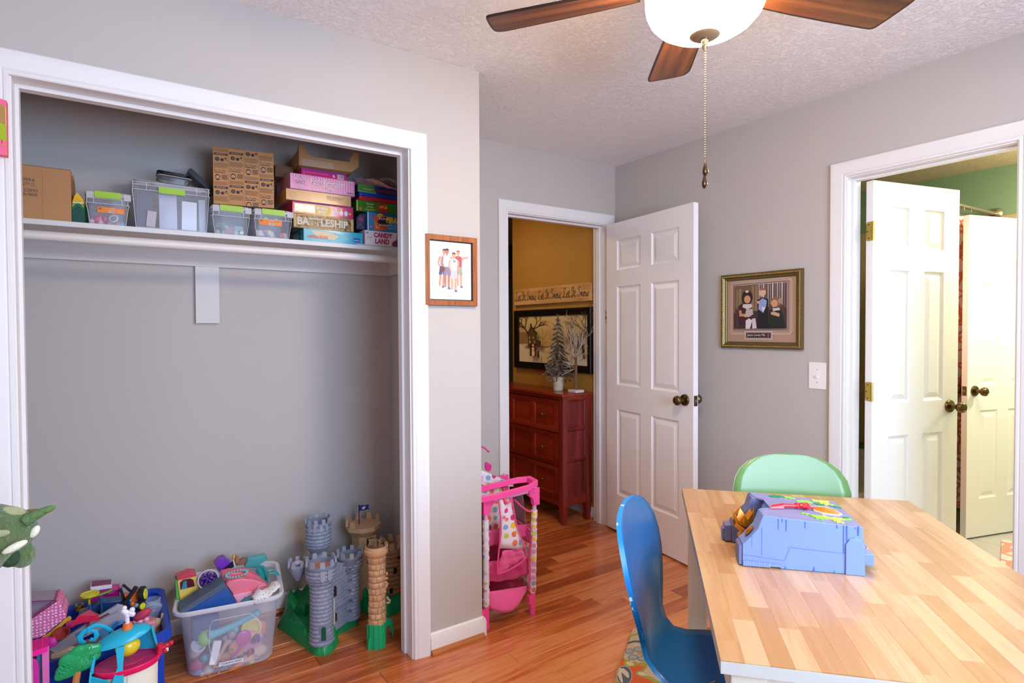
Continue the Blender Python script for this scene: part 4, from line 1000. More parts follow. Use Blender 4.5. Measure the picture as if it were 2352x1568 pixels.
so = game('magenta board game with yellow panel between the gold and the tan boxes', .624, Z0+.117, .268, .052, .21, '#c21560', 0, .5)
flat(so, 'cover_print', [(rect(0, .046, .268, .052), paper('#7e1470')), ([(.008, .003), (.160, .003), (.168, .024), (.160, .043), (.008, .043)], paper('#e6c46a')), (rect(.010, .008, .095, .040), M('#f0dfae', .15, metal=.3, var=.3, scale=100, bump=.3, bscale=60))]
     +[(disc(.190+i*.022, .020, .009, 12, .012), paper(('#d8d0e0', '#e9dcd6', '#b9d0e8')[i])) for i in range(3)]+[(disc(.252, .020, .006, 5), paper('#d69a3a')), (rect(.184, .028, .190, .042), paper('#e8e8ee')), (disc(.212, .036, .006, 10), paper('#e8c85a'))])
text('BIG ROLL\nBINGO', so, (.102, 0, .008), .052, .030, WT, lift=.0012, bold=.03)
ug = game('tan kraft board game with rainbow-coloured title, third from the top of its stack', .598, Z0+.170, .283, .047, .23, '#c39564', -.004, .5)
flat(ug, 'cover_print', [(bar(.015, .023, .028, .036, .001), KRD), (bar(.028, .036, .041, .023, .001), KRD), (bar(.041, .023, .028, .010, .001), KRD), (bar(.028, .010, .015, .023, .001), KRD), (rect(.055, .004, .058, .005), KRD)], lift=.0005)
for i, (ch, c) in enumerate(zip('UGLYDOLLS', ('#3a9a4a', '#d84a3a', '#3a7ac0', '#3a9a4a', '#3a6ab0', '#e08a2a', '#d84a3a', '#3a9a4a', '#3a7ac0'))): text(ch, ug, (.172+i*.0082, 0, .026), .0068, .0095, paper(c), lift=.0012, bold=.03)
text('BOARD GAME FOR THE FAMILY', ug, (.176, 0, .018), .062, .004, KRD, lift=.0012)
po = game('striped pale pink board game box, second from the top of the taller stack', .615, Z0+.2175, .284, .068, .23, '#d88fae', -.006, 1.2)
S = [(rect(0, .0, .284, .003), paper('#8a5a98'))]+[(rect(.004+i*.0115, .004, .0085+i*.0115, .067), paper('#e2a5be')) for i in range(24)]
S += [(disc(.043, .036, .027, 28), paper('#b06c8e')), (disc(.043, .036, .0262, 28), paper('#dba0bf')), ([(.039, .056), (.043, .061), (.047, .056)], paper('#4a2a3a'))]
flat(po, 'cover_print', S, lift=.0005, step=.00001)
PDK = paper('#7d2347')
text('Fancy', po, (.031, 0, .045), .026, .008, PDK, lift=.0012); text('NANCY', po, (.022, 0, .024), .041, .018, PDK, lift=.0012)
text('Posh Bedroom', po, (.088, 0, .030), .150, .026, PDK, lift=.0012, bold=.05); text('Posh Bedroom', po, (.0872, 0, .0308), .150, .026, paper('#f3d6e2'), lift=.0016, bold=.012)
text('Game', po, (.144, 0, .009), .046, .017, PDK, lift=.0012, bold=.05); text('Game', po, (.1434, 0, .0096), .046, .017, paper('#f3d6e2'), lift=.0016, bold=.012)
text('BRIARPATCH', po, (.250, 0, .009), .028, .006, PDK, lift=.0012, bold=.03); text('Ages 5+', po, (.258, 0, .050), .016, .005, PDK, lift=.0012)
pk = game('thin magenta box with a barcode on top of the striped pink game', .664, Z0+.286, .200, .030, .18, '#cf1f70', .002, 1)
flat(pk, 'cover_print', [(rect(0, .020, .2, .030), paper('#8e1478')), (rect(.010, .003, .012, .019), paper('#e88aa8')), (rect(.158, .004, .186, .022), WT)]+[(rect(.160+i*.0021, .006, .160+i*.0021+(.0008 if i % 2 else .0013), .021), BLK2) for i in range(12)]+[(disc(.142, .012, .006, 12), WT), (disc(.145, .014, .005, 12), paper('#cf1f70'))])
text('FOR AGES FIVE AND UP TWO TO FOUR PLAYERS', pk, (.016, 0, .012), .10, .004, paper('#f0a0b8'), lift=.0012)
# open cardboard tray on top, notched front
ty = thing('cardboard_tray', 'open cardboard tray with cut-down front resting on top of the games', 'box', (.648, SHY-.006, Z0+.3168), (0, 0, rad(-3)))
KT = M('#a87c50', .8, var=.08, scale=18)
mb = MB(KT); w = .262; a = .030
mb.prism([(a*.0, 0), (w-.035, 0), (w, .030), (w, .093), (w-.028, .093), (w-.028, .078), (w-.040, .066), (w-.042, .046), (.060, .046), (.034, .060), (.026, .093), (0, .093)], 0, .003, 'y')
mb.prism([(0, 0), (w-.035, 0), (w, .030), (w, .070), (0, .070)], .225, .228, 'y')
mb.box(0, 0, 0, w-.035, .228, .003); mb.add([(w-.035, 0, .0), (w, 0, .03), (w, .228, .03), (w-.035, .228, 0), (w-.038, 0, .002), (w-.003, 0, .032), (w-.003, .228, .032), (w-.038, .228, .002)], [(0, 1, 2, 3), (4, 5, 6, 7), (0, 1, 5, 4), (2, 3, 7, 6)])
mb.prism([(0, 0), (.228, 0), (.228, .07), (.03, .07), (0, .093)], 0, .003, 'x'); mb.prism([(0, .03), (.228, .03), (.228, .07), (.0, .093)], w-.003, w, 'x')
mb.build('tray_body', ty, smooth=False)
mb = MB(clear('tape', '#e8dccb', .10, .1)); mb.box(.014, -.0008, .003, .150, -.0002, .032); mb.build('packing_tape', ty, smooth=False)
mb = MB(KRD); mb.box(-.07, .10, -.04, -.004, .16, .02); 
# second, shorter stack at the right
ca = game('white candy-themed board game at the foot of the shorter stack', .941, Z0+.006, .235, .066, .20, '#e9e0e0', 0, 0)
flat(ca, 'cover_print', [(rect(0, 0, .004, .066), paper('#a04a8c')), ([(.138, 0), (.235, 0), (.235, .05), (.165, .035), (.138, .018)], paper('#6c2c6c')), (bar(.136, .002, .136, .018, .004), paper('#e0b83a')), (bar(.140, .020, .160, .030, .005), paper('#c8452c')), (bar(.160, .032, .163, .060, .005), paper('#3a6ab8')), (rect(.161, .045, .166, .052), paper('#e0b83a')), (disc(.190, .018, .016, 14), paper('#d8c8e0')), (rect(.010, .050, .014, .058), paper('#d8342c')), (rect(.0155, .050, .0195, .058), paper('#3a6ab8'))])
text('CANDY', ca, (.046, 0, .036), .092, .023, paper('#b8286c'), lift=.0012, bold=.045); text('LAND', ca, (.053, 0, .007), .070, .024, paper('#b8286c'), lift=.0012, bold=.045); text('3-6+', ca, (.014, 0, .030), .024, .007, INKN, lift=.0012)
MB(paper('#d8d2ca')).at((.945, SHY+.002, SHZ+.0003)).box(0, 0, 0, .20, .2, .0025).build('k') if 0 else None
nw = MB(paper('#bdb8b0')); nw.box(.90, SHY+.001, SHZ+.0002, 1.15, SHY+.20, SHZ+.0022); nw.box(.905, SHY+.004, SHZ+.0024, 1.14, SHY+.20, SHZ+.0056)
tag(nw.build('newspaper', smooth=False), 'flat folded newspapers lying under the white candy-themed game', 'newspaper')
pi_ = game('bright blue board game with a snarling orange fish above the white one', .958, Z0+.073, .215, .085, .19, '#1b7fb8', 0, 0)
S = [(rect(0, 0, .005, .085), WT), (rect(.006, .002, .212, .083), paper('#1c86bd')), ([(.03, .083), (.212, .083), (.212, .050), (.12, .06)], paper('#14588f')),
     ([(.034, .002), (.030, .045), (.036, .066), (.052, .079), (.068, .080), (.092, .070), (.070, .060), (.054, .046), (.052, .034), (.066, .022), (.098, .022), (.094, .014), (.060, .002)], paper('#d8592a')),
     ([(.040, .010), (.036, .044), (.042, .030), (.060, .012)], paper('#e89a3a')), ([(.034, .066), (.010, .074), (.024, .064), (.012, .058), (.034, .056)], paper('#d03a4c')), ([(.048, .045), (.066, .066), (.092, .068), (.100, .040), (.098, .024), (.066, .024), (.054, .034)], BLK2),
     ([(.050, .034), (.066, .020), (.100, .022), (.104, .034), (.090, .028), (.066, .028)], paper('#c22a24')), (disc(.056, .071, .008, 10), paper('#e8d03a')), (disc(.066, .075, .007, 10), paper('#e8d03a')), (disc(.057, .070, .003, 8), BLK2), (disc(.067, .073, .0026, 8), BLK2)]
for i in range(6): S.append(([(.056+i*.008, .062), (.062+i*.008, .063), (.059+i*.008, .050)], WT)); S.append(([(.056+i*.008, .026), (.062+i*.008, .026), (.059+i*.008, .036)], WT))
flat(pi_, 'cover_print', S, lift=.0005, step=.00002)
text('PIRANHA', pi_, (.090, 0, .040), .110, .030, paper('#e8c21a'), lift=.003, bold=.05, shear=.15); text('Dare to steal the piranha loot', pi_, (.102, 0, .026), .10, .007, WT, lift=.003); text('a game for quick fingers', pi_, (.098, 0, .014), .10, .007, WT, lift=.003)
flat(pi_, 'maker_mark', [(disc(.016, .016, .007, 10), paper('#d8342c')), (bar(.011, .016, .021, .016, .0016), WT)], lift=.004)
db = thing('toy_package', 'dark printed package wedged between the games and the fish box', 'package', (.912, SHY+.03, Z0+.075), rad(0))
MB(M('#3a2c52', .4, var=.5, scale=60)).prism([(0, 0), (.040, 0), (.044, .075), (.014, .072), (.0, .05)], 0, .15, 'y').build('package_body', db, smooth=False, bevel=.002)
flat(db, 'package_print', [(disc(.022, .048, .012, 10), paper('#8a3a5c')), (bar(.004, .01, .03, .035, .001), paper('#8a90b0')), (bar(.034, .008, .012, .03, .001), paper('#8a90b0'))])
ap = game('dark green board game with yellow title above the fish box', .910, Z0+.1585, .262, .050, .20, '#3a7a22', .01, 0)
flat(ap, 'cover_print', [(rect(0, 0, .006, .050), paper('#a9c24a')), ([(.105, .0), (.100, .030), (.115, .044), (.140, .046), (.155, .030), (.150, 0)], paper('#b8241c'))])
text('The Game\nof Crazy\nComparisons!', ap, (.040, 0, .004), .048, .038, paper('#d8d8a0'), lift=.0012); text('APPLES', ap, (.108, 0, .022), .040, .014, paper('#e8c83a'), lift=.0016, bold=.03)
flat(ap, 'maker_mark', [(disc(.018, .012, .007, 10), paper('#d8542c'))], lift=.0014)
rb = thing('plastic_case', 'slim case in blue over red lying above the green game', 'case', (.919, SHY+.014, Z0+.2090))
mb = MB(plastic('#b01c22')); mb.prism(rrect(0, 0, .245, .018, .007), 0, .20, 'y'); mb.build('case_bottom', rb, bevel=.001); mb = MB(plastic('#123a9c')); mb.prism(rrect(0, .0185, .245, .0365, .007), 0, .20, 'y'); mb.build('case_top', rb, bevel=.001)
mb = MB(plastic('#dfe4ee')); mb.cyl((.009, -.001, .012), .0015, .002, 8, 'y'); mb.cyl((.009, -.001, .024), .0015, .002, 8, 'y'); mb.build('case_stud', rb)
cn = game('dark multicoloured board game on top of the blue and red case', .915, Z0+.2460, .255, .036, .20, '#22356c', .006, 0)
flat(cn, 'cover_print', [([(0, 0), (.09, 0), (.075, .036), (0, .036)], paper('#3f7a24')), (disc(.215, .022, .014, 14), paper('#c2b040')), (disc(.215, .022, .009, 14), BLK2), (rect(.0, .0, .09, .004), paper('#8aa82a'))])
text('CARIBOO', cn, (.092, 0, .008), .105, .014, paper('#8a2434'), lift=.0012, bold=.03); text('3 fun games', cn, (.024, 0, .012), .05, .006, WT, lift=.0012)
bg = thing('plastic_bag', 'crumpled clear bag of peach paper on top of the shorter games stack', 'bag', (.905, SHY+.0, Z0+.284))
mb = MB(cloth('#d59488')); r_ = random.Random(9); L = []
for i in range(5):
    L.append([(.0+x*.052, i*.035, (.002+.012*math.sin(x*1.1+i)+(.010 if x in (1, 2) else 0))) for x in range(6)])
for z_ in (0,): mb.loft(L, False, False)
o_ = mb.build('paper_bundle', bg, smooth=False)
mb = MB(clear('bag_film', '#d8ccd0', .25, .15)); L = []
for i in range(9): L.append([(-.012+x*.028, -.008+i*.022, .004+.016*abs(math.sin(x*1.7+i*.8))+.010*r_.random()+(.014 if 3 < x < 8 else 0)) for x in range(11)])
mb.loft(L, False, False); mb.build('bag_film', bg, smooth=False)
mb = MB(M('#6a4a30', .8)); mb.box(.575, SHY+.10, Z0+.285, .652, SHY+.16, Z0+.335); tag(mb.build('cardboard_offcut', smooth=False), 'dark cardboard offcut behind the left end of the open tray', 'box')
# ================================================================== CASTLES ON THE CLOSET FLOOR
GST = M('#8f95a6', .42, var=.08, scale=30); GSH = M('#7d8494', .45, var=.08, scale=30); TAN = M('#c3976c', .5, var=.06, scale=30); HILL = M('#0c8f4c', .4, var=.25, scale=12, bump=.15, bscale=40)
HILL2 = M('#10a866', .35, var=.06, scale=12); HOLE = M('#1a1a1e', .8)
sr = random.Random(17)
def rad_at(prof, z):
    for (r0, z0), (r1, z1) in zip(prof, prof[1:]):
        if z0 <= z <= z1: return r0+(r1-r0)*(z-z0)/max(z1-z0, 1e-6)
    return prof[-1][0]
def stones(mb, c, prof, ch, n, mat, rel=.0020, a0=0., a1=6.2832, skip=None):
    """courses of raised rounded stones on a turned tower"""
    mb.m(mat); z = prof[0][1]; top = prof[-1][1]
    while z < top-.002:
        zb = min(z+ch, top); a = a0+sr.random()*.3
        while a < a1-.05:
            da = (a1-a0)/n*sr.uniform(.7, 1.3); b = min(a+da, a1); g = .0012; zz0, zz1 = z+g, zb-g
            ro0, ro1 = rad_at(prof, zz0), rad_at(prof, zz1); ga = g/max(ro0, .01)
            if zz1-zz0 > .003 and b-a > .08 and not (skip and skip((a+b)/2, (z+zb)/2)):
                h = rel*sr.uniform(.6, 1.2); V = []
                for k in range(4):
                    t = a+ga+(b-a-2*ga)*k/3; q = h if k in (1, 2) else h*.55
                    for r_, zz in ((ro0-.001, zz0), (ro0+q, zz0+.003), (ro1+q, zz1-.003), (ro1-.001, zz1)): V.append((c[0]+r_*math.cos(t), c[1]+r_*math.sin(t), zz))
                Fs = []
                for k in range(3):
                    for j in range(3): Fs.append((k*4+j, k*4+4+j, k*4+5+j, k*4+1+j))
                Fs += [(0, 1, 2, 3), (15, 14, 13, 12)]
                mb.add(V, Fs)
            a = b
        z = zb
def crenels(mb, c, r, z, n, w, h, t, a0=0., a1=6.2832, mat=None):
    if mat: mb.m(mat)
    for i in range(n):
        a = a0+(a1-a0)*(i+.5)/n
        T0 = mb.T; mb.T = T0 @ Matrix.Translation((c[0]+r*math.cos(a), c[1]+r*math.sin(a), z)) @ Matrix.Rotation(a, 4, 'Z')
        mb.frus(-t/2, -w/2, t/2, w/2, 0, h, w*.10); mb.T = T0
def hill(name, par, outline, ctr, h, seed, mat=HILL, rings=4, top=None):
    """craggy moulded ground piece"""
    r_ = random.Random(seed); O = []
    for i in range(len(outline)):
        a, b = Vector(outline[i]), Vector(outline[(i+1) % len(outline)])
        for k in range(5): O.append(a.lerp(b, k/5))
    c = Vector(ctr); L = [[(p.x, p.y, 0) for p in O], [(p.x, p.y, .006) for p in O]]
    for j in range(1, rings+1):
        t = j/rings; l = []
        for i, p in enumerate(O):
            q = p.lerp(c, t*.20*(1+.25*math.sin(i*2.1+j))); l.append((q.x, q.y, h*(math.sin(t*math.pi/2))*(1+.16*math.sin(i*2.7)+.10*r_.uniform(-1, 1))))
        L.append(l)
    mb = MB(mat); mb.loft(L, True, True); return mb.build(name, par, ang=60)

gc = thing('toy_castle', 'grey plastic toy castle with round towers on a craggy green base', 'toy castle', (0, 0, 0), 0, 'toy castles on the closet floor')
hill('green_base', gc, [(.568, 2.73), (.600, 2.60), (.620, 2.50), (.648, 2.40), (.676, 2.375), (.712, 2.385), (.757, 2.44), (.758, 2.50), (.80, 2.52), (.875, 2.545), (.905, 2.62), (.89, 2.78), (.74, 2.83), (.62, 2.82)], (.72, 2.60), .068, 2)
# back-left crag rising behind
hill('green_crag', gc, [(.60, 2.74), (.66, 2.62), (.80, 2.70), (.84, 2.82), (.70, 2.85), (.62, 2.83)], (.72, 2.78), .10, 5)
t1c, t2c, t3c = (.682, 2.434), (.842, 2.548), (.735, 2.66)
pr1 = [(.050, .035), (.046, .10), (.045, .20), (.045, .275), (.050, .290), (.062, .310), (.0625, .350)]
m_ = MB(GSH); m_.lathe(pr1+[(.064, .352), (.064, .366), (.054, .366), (.054, .345), (.0, .345)], 28, (*t1c, 0))
dw = lambda a, z: False
a_cam = math.atan2(-t1c[1], -t1c[0])
stones(m_, t1c, pr1, .0165, 11, GST, skip=lambda a, z: (abs(((a-a_cam-.15+math.pi) % (2*math.pi))-math.pi) < .33 and .055 < z < .125))
crenels(m_, t1c, .060, .362, 9, .021, .026, .009, mat=GST); m_.build('front_tower', gc, ang=50)
m_ = MB(M('#c07a4a', .5)); m_.cyl((*t1c, .345), .053, .004, 24); m_.build('tower_lid', gc)['label'] = 'orange round lid'
# arched doorway of the front tower
def arch_panel(c, ang, r, z0, z1, w, mat, name, par, depth=.003):
    T = Matrix.Translation((c[0]+r*math.cos(ang), c[1]+r*math.sin(ang), 0)) @ Matrix.Rotation(ang-math.pi/2, 4, 'Z')
    mb = MB(mat); mb.T = T
    P = [(-w/2, z0), (w/2, z0), (w/2, z1-w/2)]+[(w/2*math.cos(t), z1-w/2+w/2*math.sin(t)) for t in [math.pi*i/8 for i in range(1, 8)]]+[(-w/2, z1-w/2)]
    mb.prism(P, -.002, depth, 'y'); return mb.build(name, par)
arch_panel(t1c, a_cam+.15, .0445, .058, .120, .024, GSH, 'doorway_frame', gc, .0045); arch_panel(t1c, a_cam+.15, .0462, .060, .117, .018, M('#0a4a30', .8), 'doorway', gc, .0045)
for k in (-.35, .10, .55): 
    T = a_cam+k; mb = MB(GST); mb.T = Matrix.Translation((t1c[0]+.0625*math.cos(T), t1c[1]+.0625*math.sin(T), 0)) @ Matrix.Rotation(T-math.pi/2, 4, 'Z')
    if k > -.3: mb.prism([(-.010, .352), (.010, .352), (.010, .318), (.006, .310), (0, .307), (-.006, .310), (-.010, .318)], -.002, .0045, 'y'); mb.build('shield', gc)
pr2 = [(.046, .045), (.043, .12), (.042, .245), (.044, .262), (.056, .278), (.057, .315)]
m_ = MB(GSH); m_.lathe(pr2+[(.059, .317), (.059, .330), (.049, .330), (.049, .312), (.0, .312)], 28, (*t2c, 0))
a2 = math.atan2(-t2c[1], -t2c[0])
stones(m_, t2c, pr2, .0158, 12, GST, skip=lambda a, z: abs(((a-a2+math.pi) % (2*math.pi))-math.pi) < .28)
crenels(m_, t2c, .055, .326, 9, .020, .024, .009, mat=GST); m_.build('rear_tower', gc, ang=50)
m_ = MB(M('#7c7a78', .9, var=.3, scale=90)); m_.cyl((*t2c, .312), .0485, .003, 20); m_.build('tower_floor', gc)
for k, z in enumerate((.285, .232, .185, .140, .095)):
    T = a2+(.05 if k % 2 else -.02); mb = MB(GSH); r_ = rad_at(pr2, z)+.001
    mb.T = Matrix.Translation((t2c[0]+r_*math.cos(T), t2c[1]+r_*math.sin(T), z)) @ Matrix.Rotation(T-math.pi/2, 4, 'Z')
    mb.lathe([(.0105, -.001), (.0105, .003), (.007, .0035), (.006, .0)], 14, (0, 0, 0), True, 'y'); mb.m(M('#4c5160', .6)).prism([(-.006, .002), (.006, .002), (0, -.007)], .0005, .0040, 'y'); mb.build('step_hole', gc)
# linking wall with windows
m_ = MB(GSH); d = Vector(t2c)-Vector(t1c); L_ = d.length; an = math.atan2(d.y, d.x)
m_.T = Matrix.Translation((*t1c, 0)) @ Matrix.Rotation(an, 4, 'Z')
m_.box(.03, -.012, .04, L_-.02, .008, .29); m_.m(GST)
for i in range(15):
    x = .035+(i % 2)*.008
    while x < L_-.03: w = sr.uniform(.014, .024); m_.frus(x, 0, x, 0, 0, 0, 0) if 0 else m_.box(x, -.0145, .045+i*.0163, min(x+w, L_-.025), -.010, .058+i*.0163); x += w+.0018
for i, z in ((0, .29), (1, .305), (2, .30)): m_.box(.048+i*.026, -.018, .285, .070+i*.026, .010, z+.02)
m_.box(.04, -.03, .150, L_-.03, -.010, .160)
m_.build('linking_wall', gc, smooth=False, bevel=.001)
def wall_win(x, z, w, h, c, nm='window_opening'):
    mb = MB(c); mb.T = Matrix.Translation((*t1c, 0)) @ Matrix.Rotation(an, 4, 'Z')
    mb.prism([(x-w/2, z), (x+w/2, z), (x+w/2, z+h-w/2), (x, z+h), (x-w/2, z+h-w/2)], -.0165, -.012, 'y'); mb.build(nm, gc)
wall_win(.072, .195, .016, .045, HOLE); wall_win(.074, .085, .014, .038, M('#4a2420', .7))
# tall back tower (turned bulging turret)
pr3 = [(.040, .03), (.038, .29), (.044, .315), (.037, .322), (.036, .332), (.050, .350), (.056, .375), (.056, .455)]
m_ = MB(GSH); m_.lathe(pr3+[(.059, .458), (.059, .470), (.050, .470), (.050, .44), (.0, .44)], 28, (*t3c, 0))
stones(m_, t3c, [(.0500, .350), (.056, .375), (.056, .455)], .0165, 12, GST); stones(m_, t3c, [(.040, .03), (.038, .29)], .0165, 10, GST)
crenels(m_, t3c, .056, .462, 11, .018, .026, .009, mat=GST); crenels(m_, t3c, .058, .435, 4, .015, .03, .006, a_cam-.9, a_cam+.9, GST)
m_.build('tall_tower', gc, ang=50)
# small platform turret on the left
c4 = (.607, 2.51)
m_ = MB(GSH); m_.lathe([(.012, .285), (.020, .30), (.036, .325), (.040, .345), (.040, .352), (.0, .352)], 8, (*c4, 0)); m_.box(.61, 2.49, .33, .66, 2.52, .352); crenels(m_, c4, .037, .345, 7, .018, .026, .009, mat=GST)
m_.build('side_turret', gc, ang=40)
m_ = MB(M('#b9a9b4', .5)); m_.ball((*c4, .358), .02, 10, (1, 1, .35)); m_.build('turret_plug', gc)
mb = MB(M('#b9b7a8', .5)); mb.m(M('#b9b7a8', .5, var=.5, scale=300)); mb.tube([(t1c[0]+.047, t1c[1]-.02, .10+.01*i) for i in range(12)], .0035, 6); mb.build('rope_ladder', gc)['label'] = 'speckled climbing rope'

tc_ = thing('toy_castle', 'tan plastic toy castle with blue flag in the closet corner', 'toy castle', (0, 0, 0), 0, 'toy castles on the closet floor')
# rear platform
pc = (.965, 2.712)
m_ = MB(TAN); oc = disc(pc[0], pc[1], .085, 8, a0=.3)
m_.loft([[(pc[0]+(x-pc[0])*.62, pc[1]+(y-pc[1])*.62, .345) for x, y in oc], [(x, y, .378) for x, y in oc], [(x, y, .398) for x, y in oc]])
crenels(m_, pc, .079, .398, 6, .026, .030, .012, -.2, math.pi+.9); m_.box(pc[0]-.04, pc[1]-.05, .05, pc[0]+.045, pc[1]+.05, .35); m_.build('upper_platform', tc_, ang=30)
m_ = MB(M('#3a2318', .8)); m_.box(pc[0]-.002, pc[1]-.053, .22, pc[0]+.030, pc[1]-.050, .34); m_.build('dark_opening', tc_)
bc_ = (1.055, 2.62)
pb = [(.075, .09), (.072, .20), (.074, .30)]
m_ = MB(M('#8f6a48', .6)); m_.lathe(pb+[(.0, .30)], 24, (*bc_, 0)); stones(m_, bc_, pb, .021, 12, M('#a98058', .5, var=.08)); crenels(m_, bc_, .068, .30, 9, .026, .03, .012, mat=TAN); m_.build('rear_tower', tc_, ang=50)
m_ = MB(TAN); 
for i in range(26): m_.at((sr.uniform(.955, 1.03), sr.uniform(2.60, 2.66), sr.uniform(.28, .335)), (sr.random(), sr.random(), sr.random())).cbox(0, 0, 0, .03, .02, .012)
m_.build('rubble_relief', tc_, smooth=False, bevel=.001)
for i, z in enumerate((.10, .19, .255)):
    m_ = MB(HOLE); m_.T = Matrix.Translation((bc_[0]-.025+.02*i, bc_[1]-.073, z)); m_.box(0, -.004, 0, .014, .002, .026 if i < 2 else .012); m_.build('window_opening', tc_, smooth=False)
hill('green_base', tc_, [(.93, 2.66), (.95, 2.57), (1.02, 2.53), (1.14, 2.56), (1.165, 2.70), (1.10, 2.80), (.96, 2.80), (.92, 2.74)], (1.0, 2.66), .10, 7, HILL2)
m_ = MB(M('#23235a', .5)); m_.tube([(.945, 2.715, .40), (.945, 2.715, .492)], .0028, 6); m_.build('flag_pole', tc_)
m_ = MB(M('#26266a', .6)); L = []
for i in range(7):
    x = i*.0075; yy = 2.715+.003*math.sin(i*1.2); z1 = .489-.0006*i; L.append([(.945+x, yy, z1), (.945+x, yy+.0015, z1), (.945+x-(.007 if i == 6 else 0)*0, yy+.0015, z1-.028+.001*i), (.945+x, yy, z1-.028+.001*i)])
m_.loft(L); m_.prism([(.988, .4845), (1.000, .482), (.988, .474)], 2.7135, 2.7155, 'y'); m_.prism([(.988, .4745), (1.000, .464), (.988, .464)], 2.7135, 2.7155, 'y'); m_.build('flag', tc_, ang=30)
flat(tc_, 'flag_emblem', [([(.957, .472), (.962, .479), (.970, .481), (.978, .480), (.976, .474), (.971, .472), (.968, .466), (.963, .470)], paper('#c9c9e0'))], (0, 2.7125, 0), lift=.0006)
# front wing: curved stone shell on its green foot
fw_ = thing('castle_wing', 'loose tan castle wall section on a bright green arched foot beside the jamb', 'toy castle', (.886, 2.335, 0))
prw = [(.036, .095), (.034, .20), (.035, .36), (.038, .385)]
m_ = MB(M('#a97c54', .5)); A0, A1 = math.pi*.92, math.pi*2.0
def shell(mb, prof, a0, a1, th=.004, n=14):
    L = []
    for i in range(n+1):
        a = a0+(a1-a0)*i/n; L.append([(r*math.cos(a), r*math.sin(a), z) for r, z in prof]+[((r-th)*math.cos(a), (r-th)*math.sin(a), z) for r, z in prof[::-1]])
    mb.loft(L)
shell(m_, prw, A0, A1); stones(m_, (0, 0), prw, .026, 5, TAN, .0035, A0, A1)
m_.m(TAN); shell(m_, [(.037, .378), (.046, .392), (.050, .398), (.050, .410), (.045, .412), (.044, .425)], A0-.15, A1+.25); crenels(m_, (0, 0), .046, .42, 3, .012, .012, .006, A1-.6, A1+.25)
m_.build('stone_shell', fw_, ang=50)
m_ = MB(TAN); m_.tube([(.036, -.012, .175), (.050, -.014, .172), (.053, -.014, .182), (.046, -.014, .188), (.040, -.012, .20)], .005, 8)
for i in range(18): m_.ball((.030+sr.uniform(-.006, .010), -.020+sr.uniform(-.01, .01), sr.uniform(.23, .31)), sr.uniform(.004, .008), 6)
m_.build('wall_ornament', fw_)
m_ = MB(HILL2); foot = [(.040, .0), (.041, .05), (.039, .102)]
shell(m_, foot, math.pi*.95, math.pi*1.72, .004)
L = []
for i in range(9):
    t = i/8; x = .014+.062*t; y = -.030+.045*t; zlo = .0 if (i in (0, 8)) else .012+.066*math.sin(math.pi*(t**.8)); L.append([(x, y, zlo), (x+.002, y-.003, zlo), (x+.002, y-.003, .118-.045*t*t), (x, y, .118-.045*t*t)])
m_.loft(L)
for a in (1.0, 1.15, 1.3, 1.45, 1.6): m_.tube([(.041*math.cos(math.pi*a), .041*math.sin(math.pi*a), .002), (.040*math.cos(math.pi*a), .040*math.sin(math.pi*a), .098)], .004, 6)
m_.prism([(-.048, 0), (-.038, 0), (-.036, .05), (-.044, .045)], -.02, -.012, 'y')
m_.build('green_foot', fw_, ang=50)

# ================================================================== CLEAR BIN WITH TOYS
FROSTB = clear('frosted_bin', '#dfe3ee', .24, .35); FROSTR = clear('frosted_rim', '#e6e8f0', .62, .3)
bin_ = thing('clear_bin', 'big frosted clear plastic tub heaped with toys on the closet floor', 'storage bin', (.368, 2.640, 0), rad(-9))
def rl(w, d, r, z, n=4): return [(x, y, z) for x, y in rrect(-w/2, -d/2, w/2, d/2, r, n)]
m_ = MB(FROSTB); m_.loft([rl(.285, .31, .05, .004), rl(.305, .325, .055, .012), rl(.320, .34, .05, .10), rl(.352, .365, .045, .262)], True, False); m_.add(rl(.285, .31, .05, .004), [tuple(range(20))]); m_.build('bin_body', bin_)
m_ = MB(FROSTR); m_.loft([rl(.352, .365, .045, .258), rl(.390, .40, .055, .262), rl(.396, .406, .058, .268), rl(.394, .404, .058, .276), rl(.384, .394, .05, .279), rl(.362, .375, .045, .276), rl(.355, .368, .043, .268), rl(.352, .365, .045, .258)], True, False); m_.build('bin_rim', bin_)
m_ = MB(FROSTR); m_.tube([Vector(p) for p in [(-.06, -.178, .22), (.07, -.178, .22), (.10, -.172, .19), (.11, -.166, .12), (.10, -.163, .03), (-.06, -.163, .03), (-.075, -.166, .12), (-.07, -.174, .20)]], .0015, 5, True); m_.build('moulded_line', bin_)
def C4(x, y, pl): return on(370+x/4.64, 1230+y/4.64, 'y', pl)
LAB = 2.457
def solo(mb, name, label, loc=None, bev=0., cat='toy', group=None, smooth=True):
    o = mb.build(name, bevel=bev, smooth=smooth)
    if loc is not None: o.location = loc
    return tag(o, label, cat, group)
def poly_toy(name, label, pts, f, pl, dep, mat, bev=.002, cat='toy', root=None):
    """solid with the outline pts, front at depth y=pl and dep thick"""
    P = [f(x, y, pl) for x, y in pts]; c = sum(P, Vector())/len(P); mb = MB(mat); mb.prism([(p.x-c.x, p.z-c.z) for p in P], 0, dep, 'y')
    o = mb.build(name, root, bevel=bev)
    if root is None: o.location = (c.x, pl, c.z); tag(o, label, cat)
    else: o.location = Vector((c.x, pl, c.z))-root.location
    return o
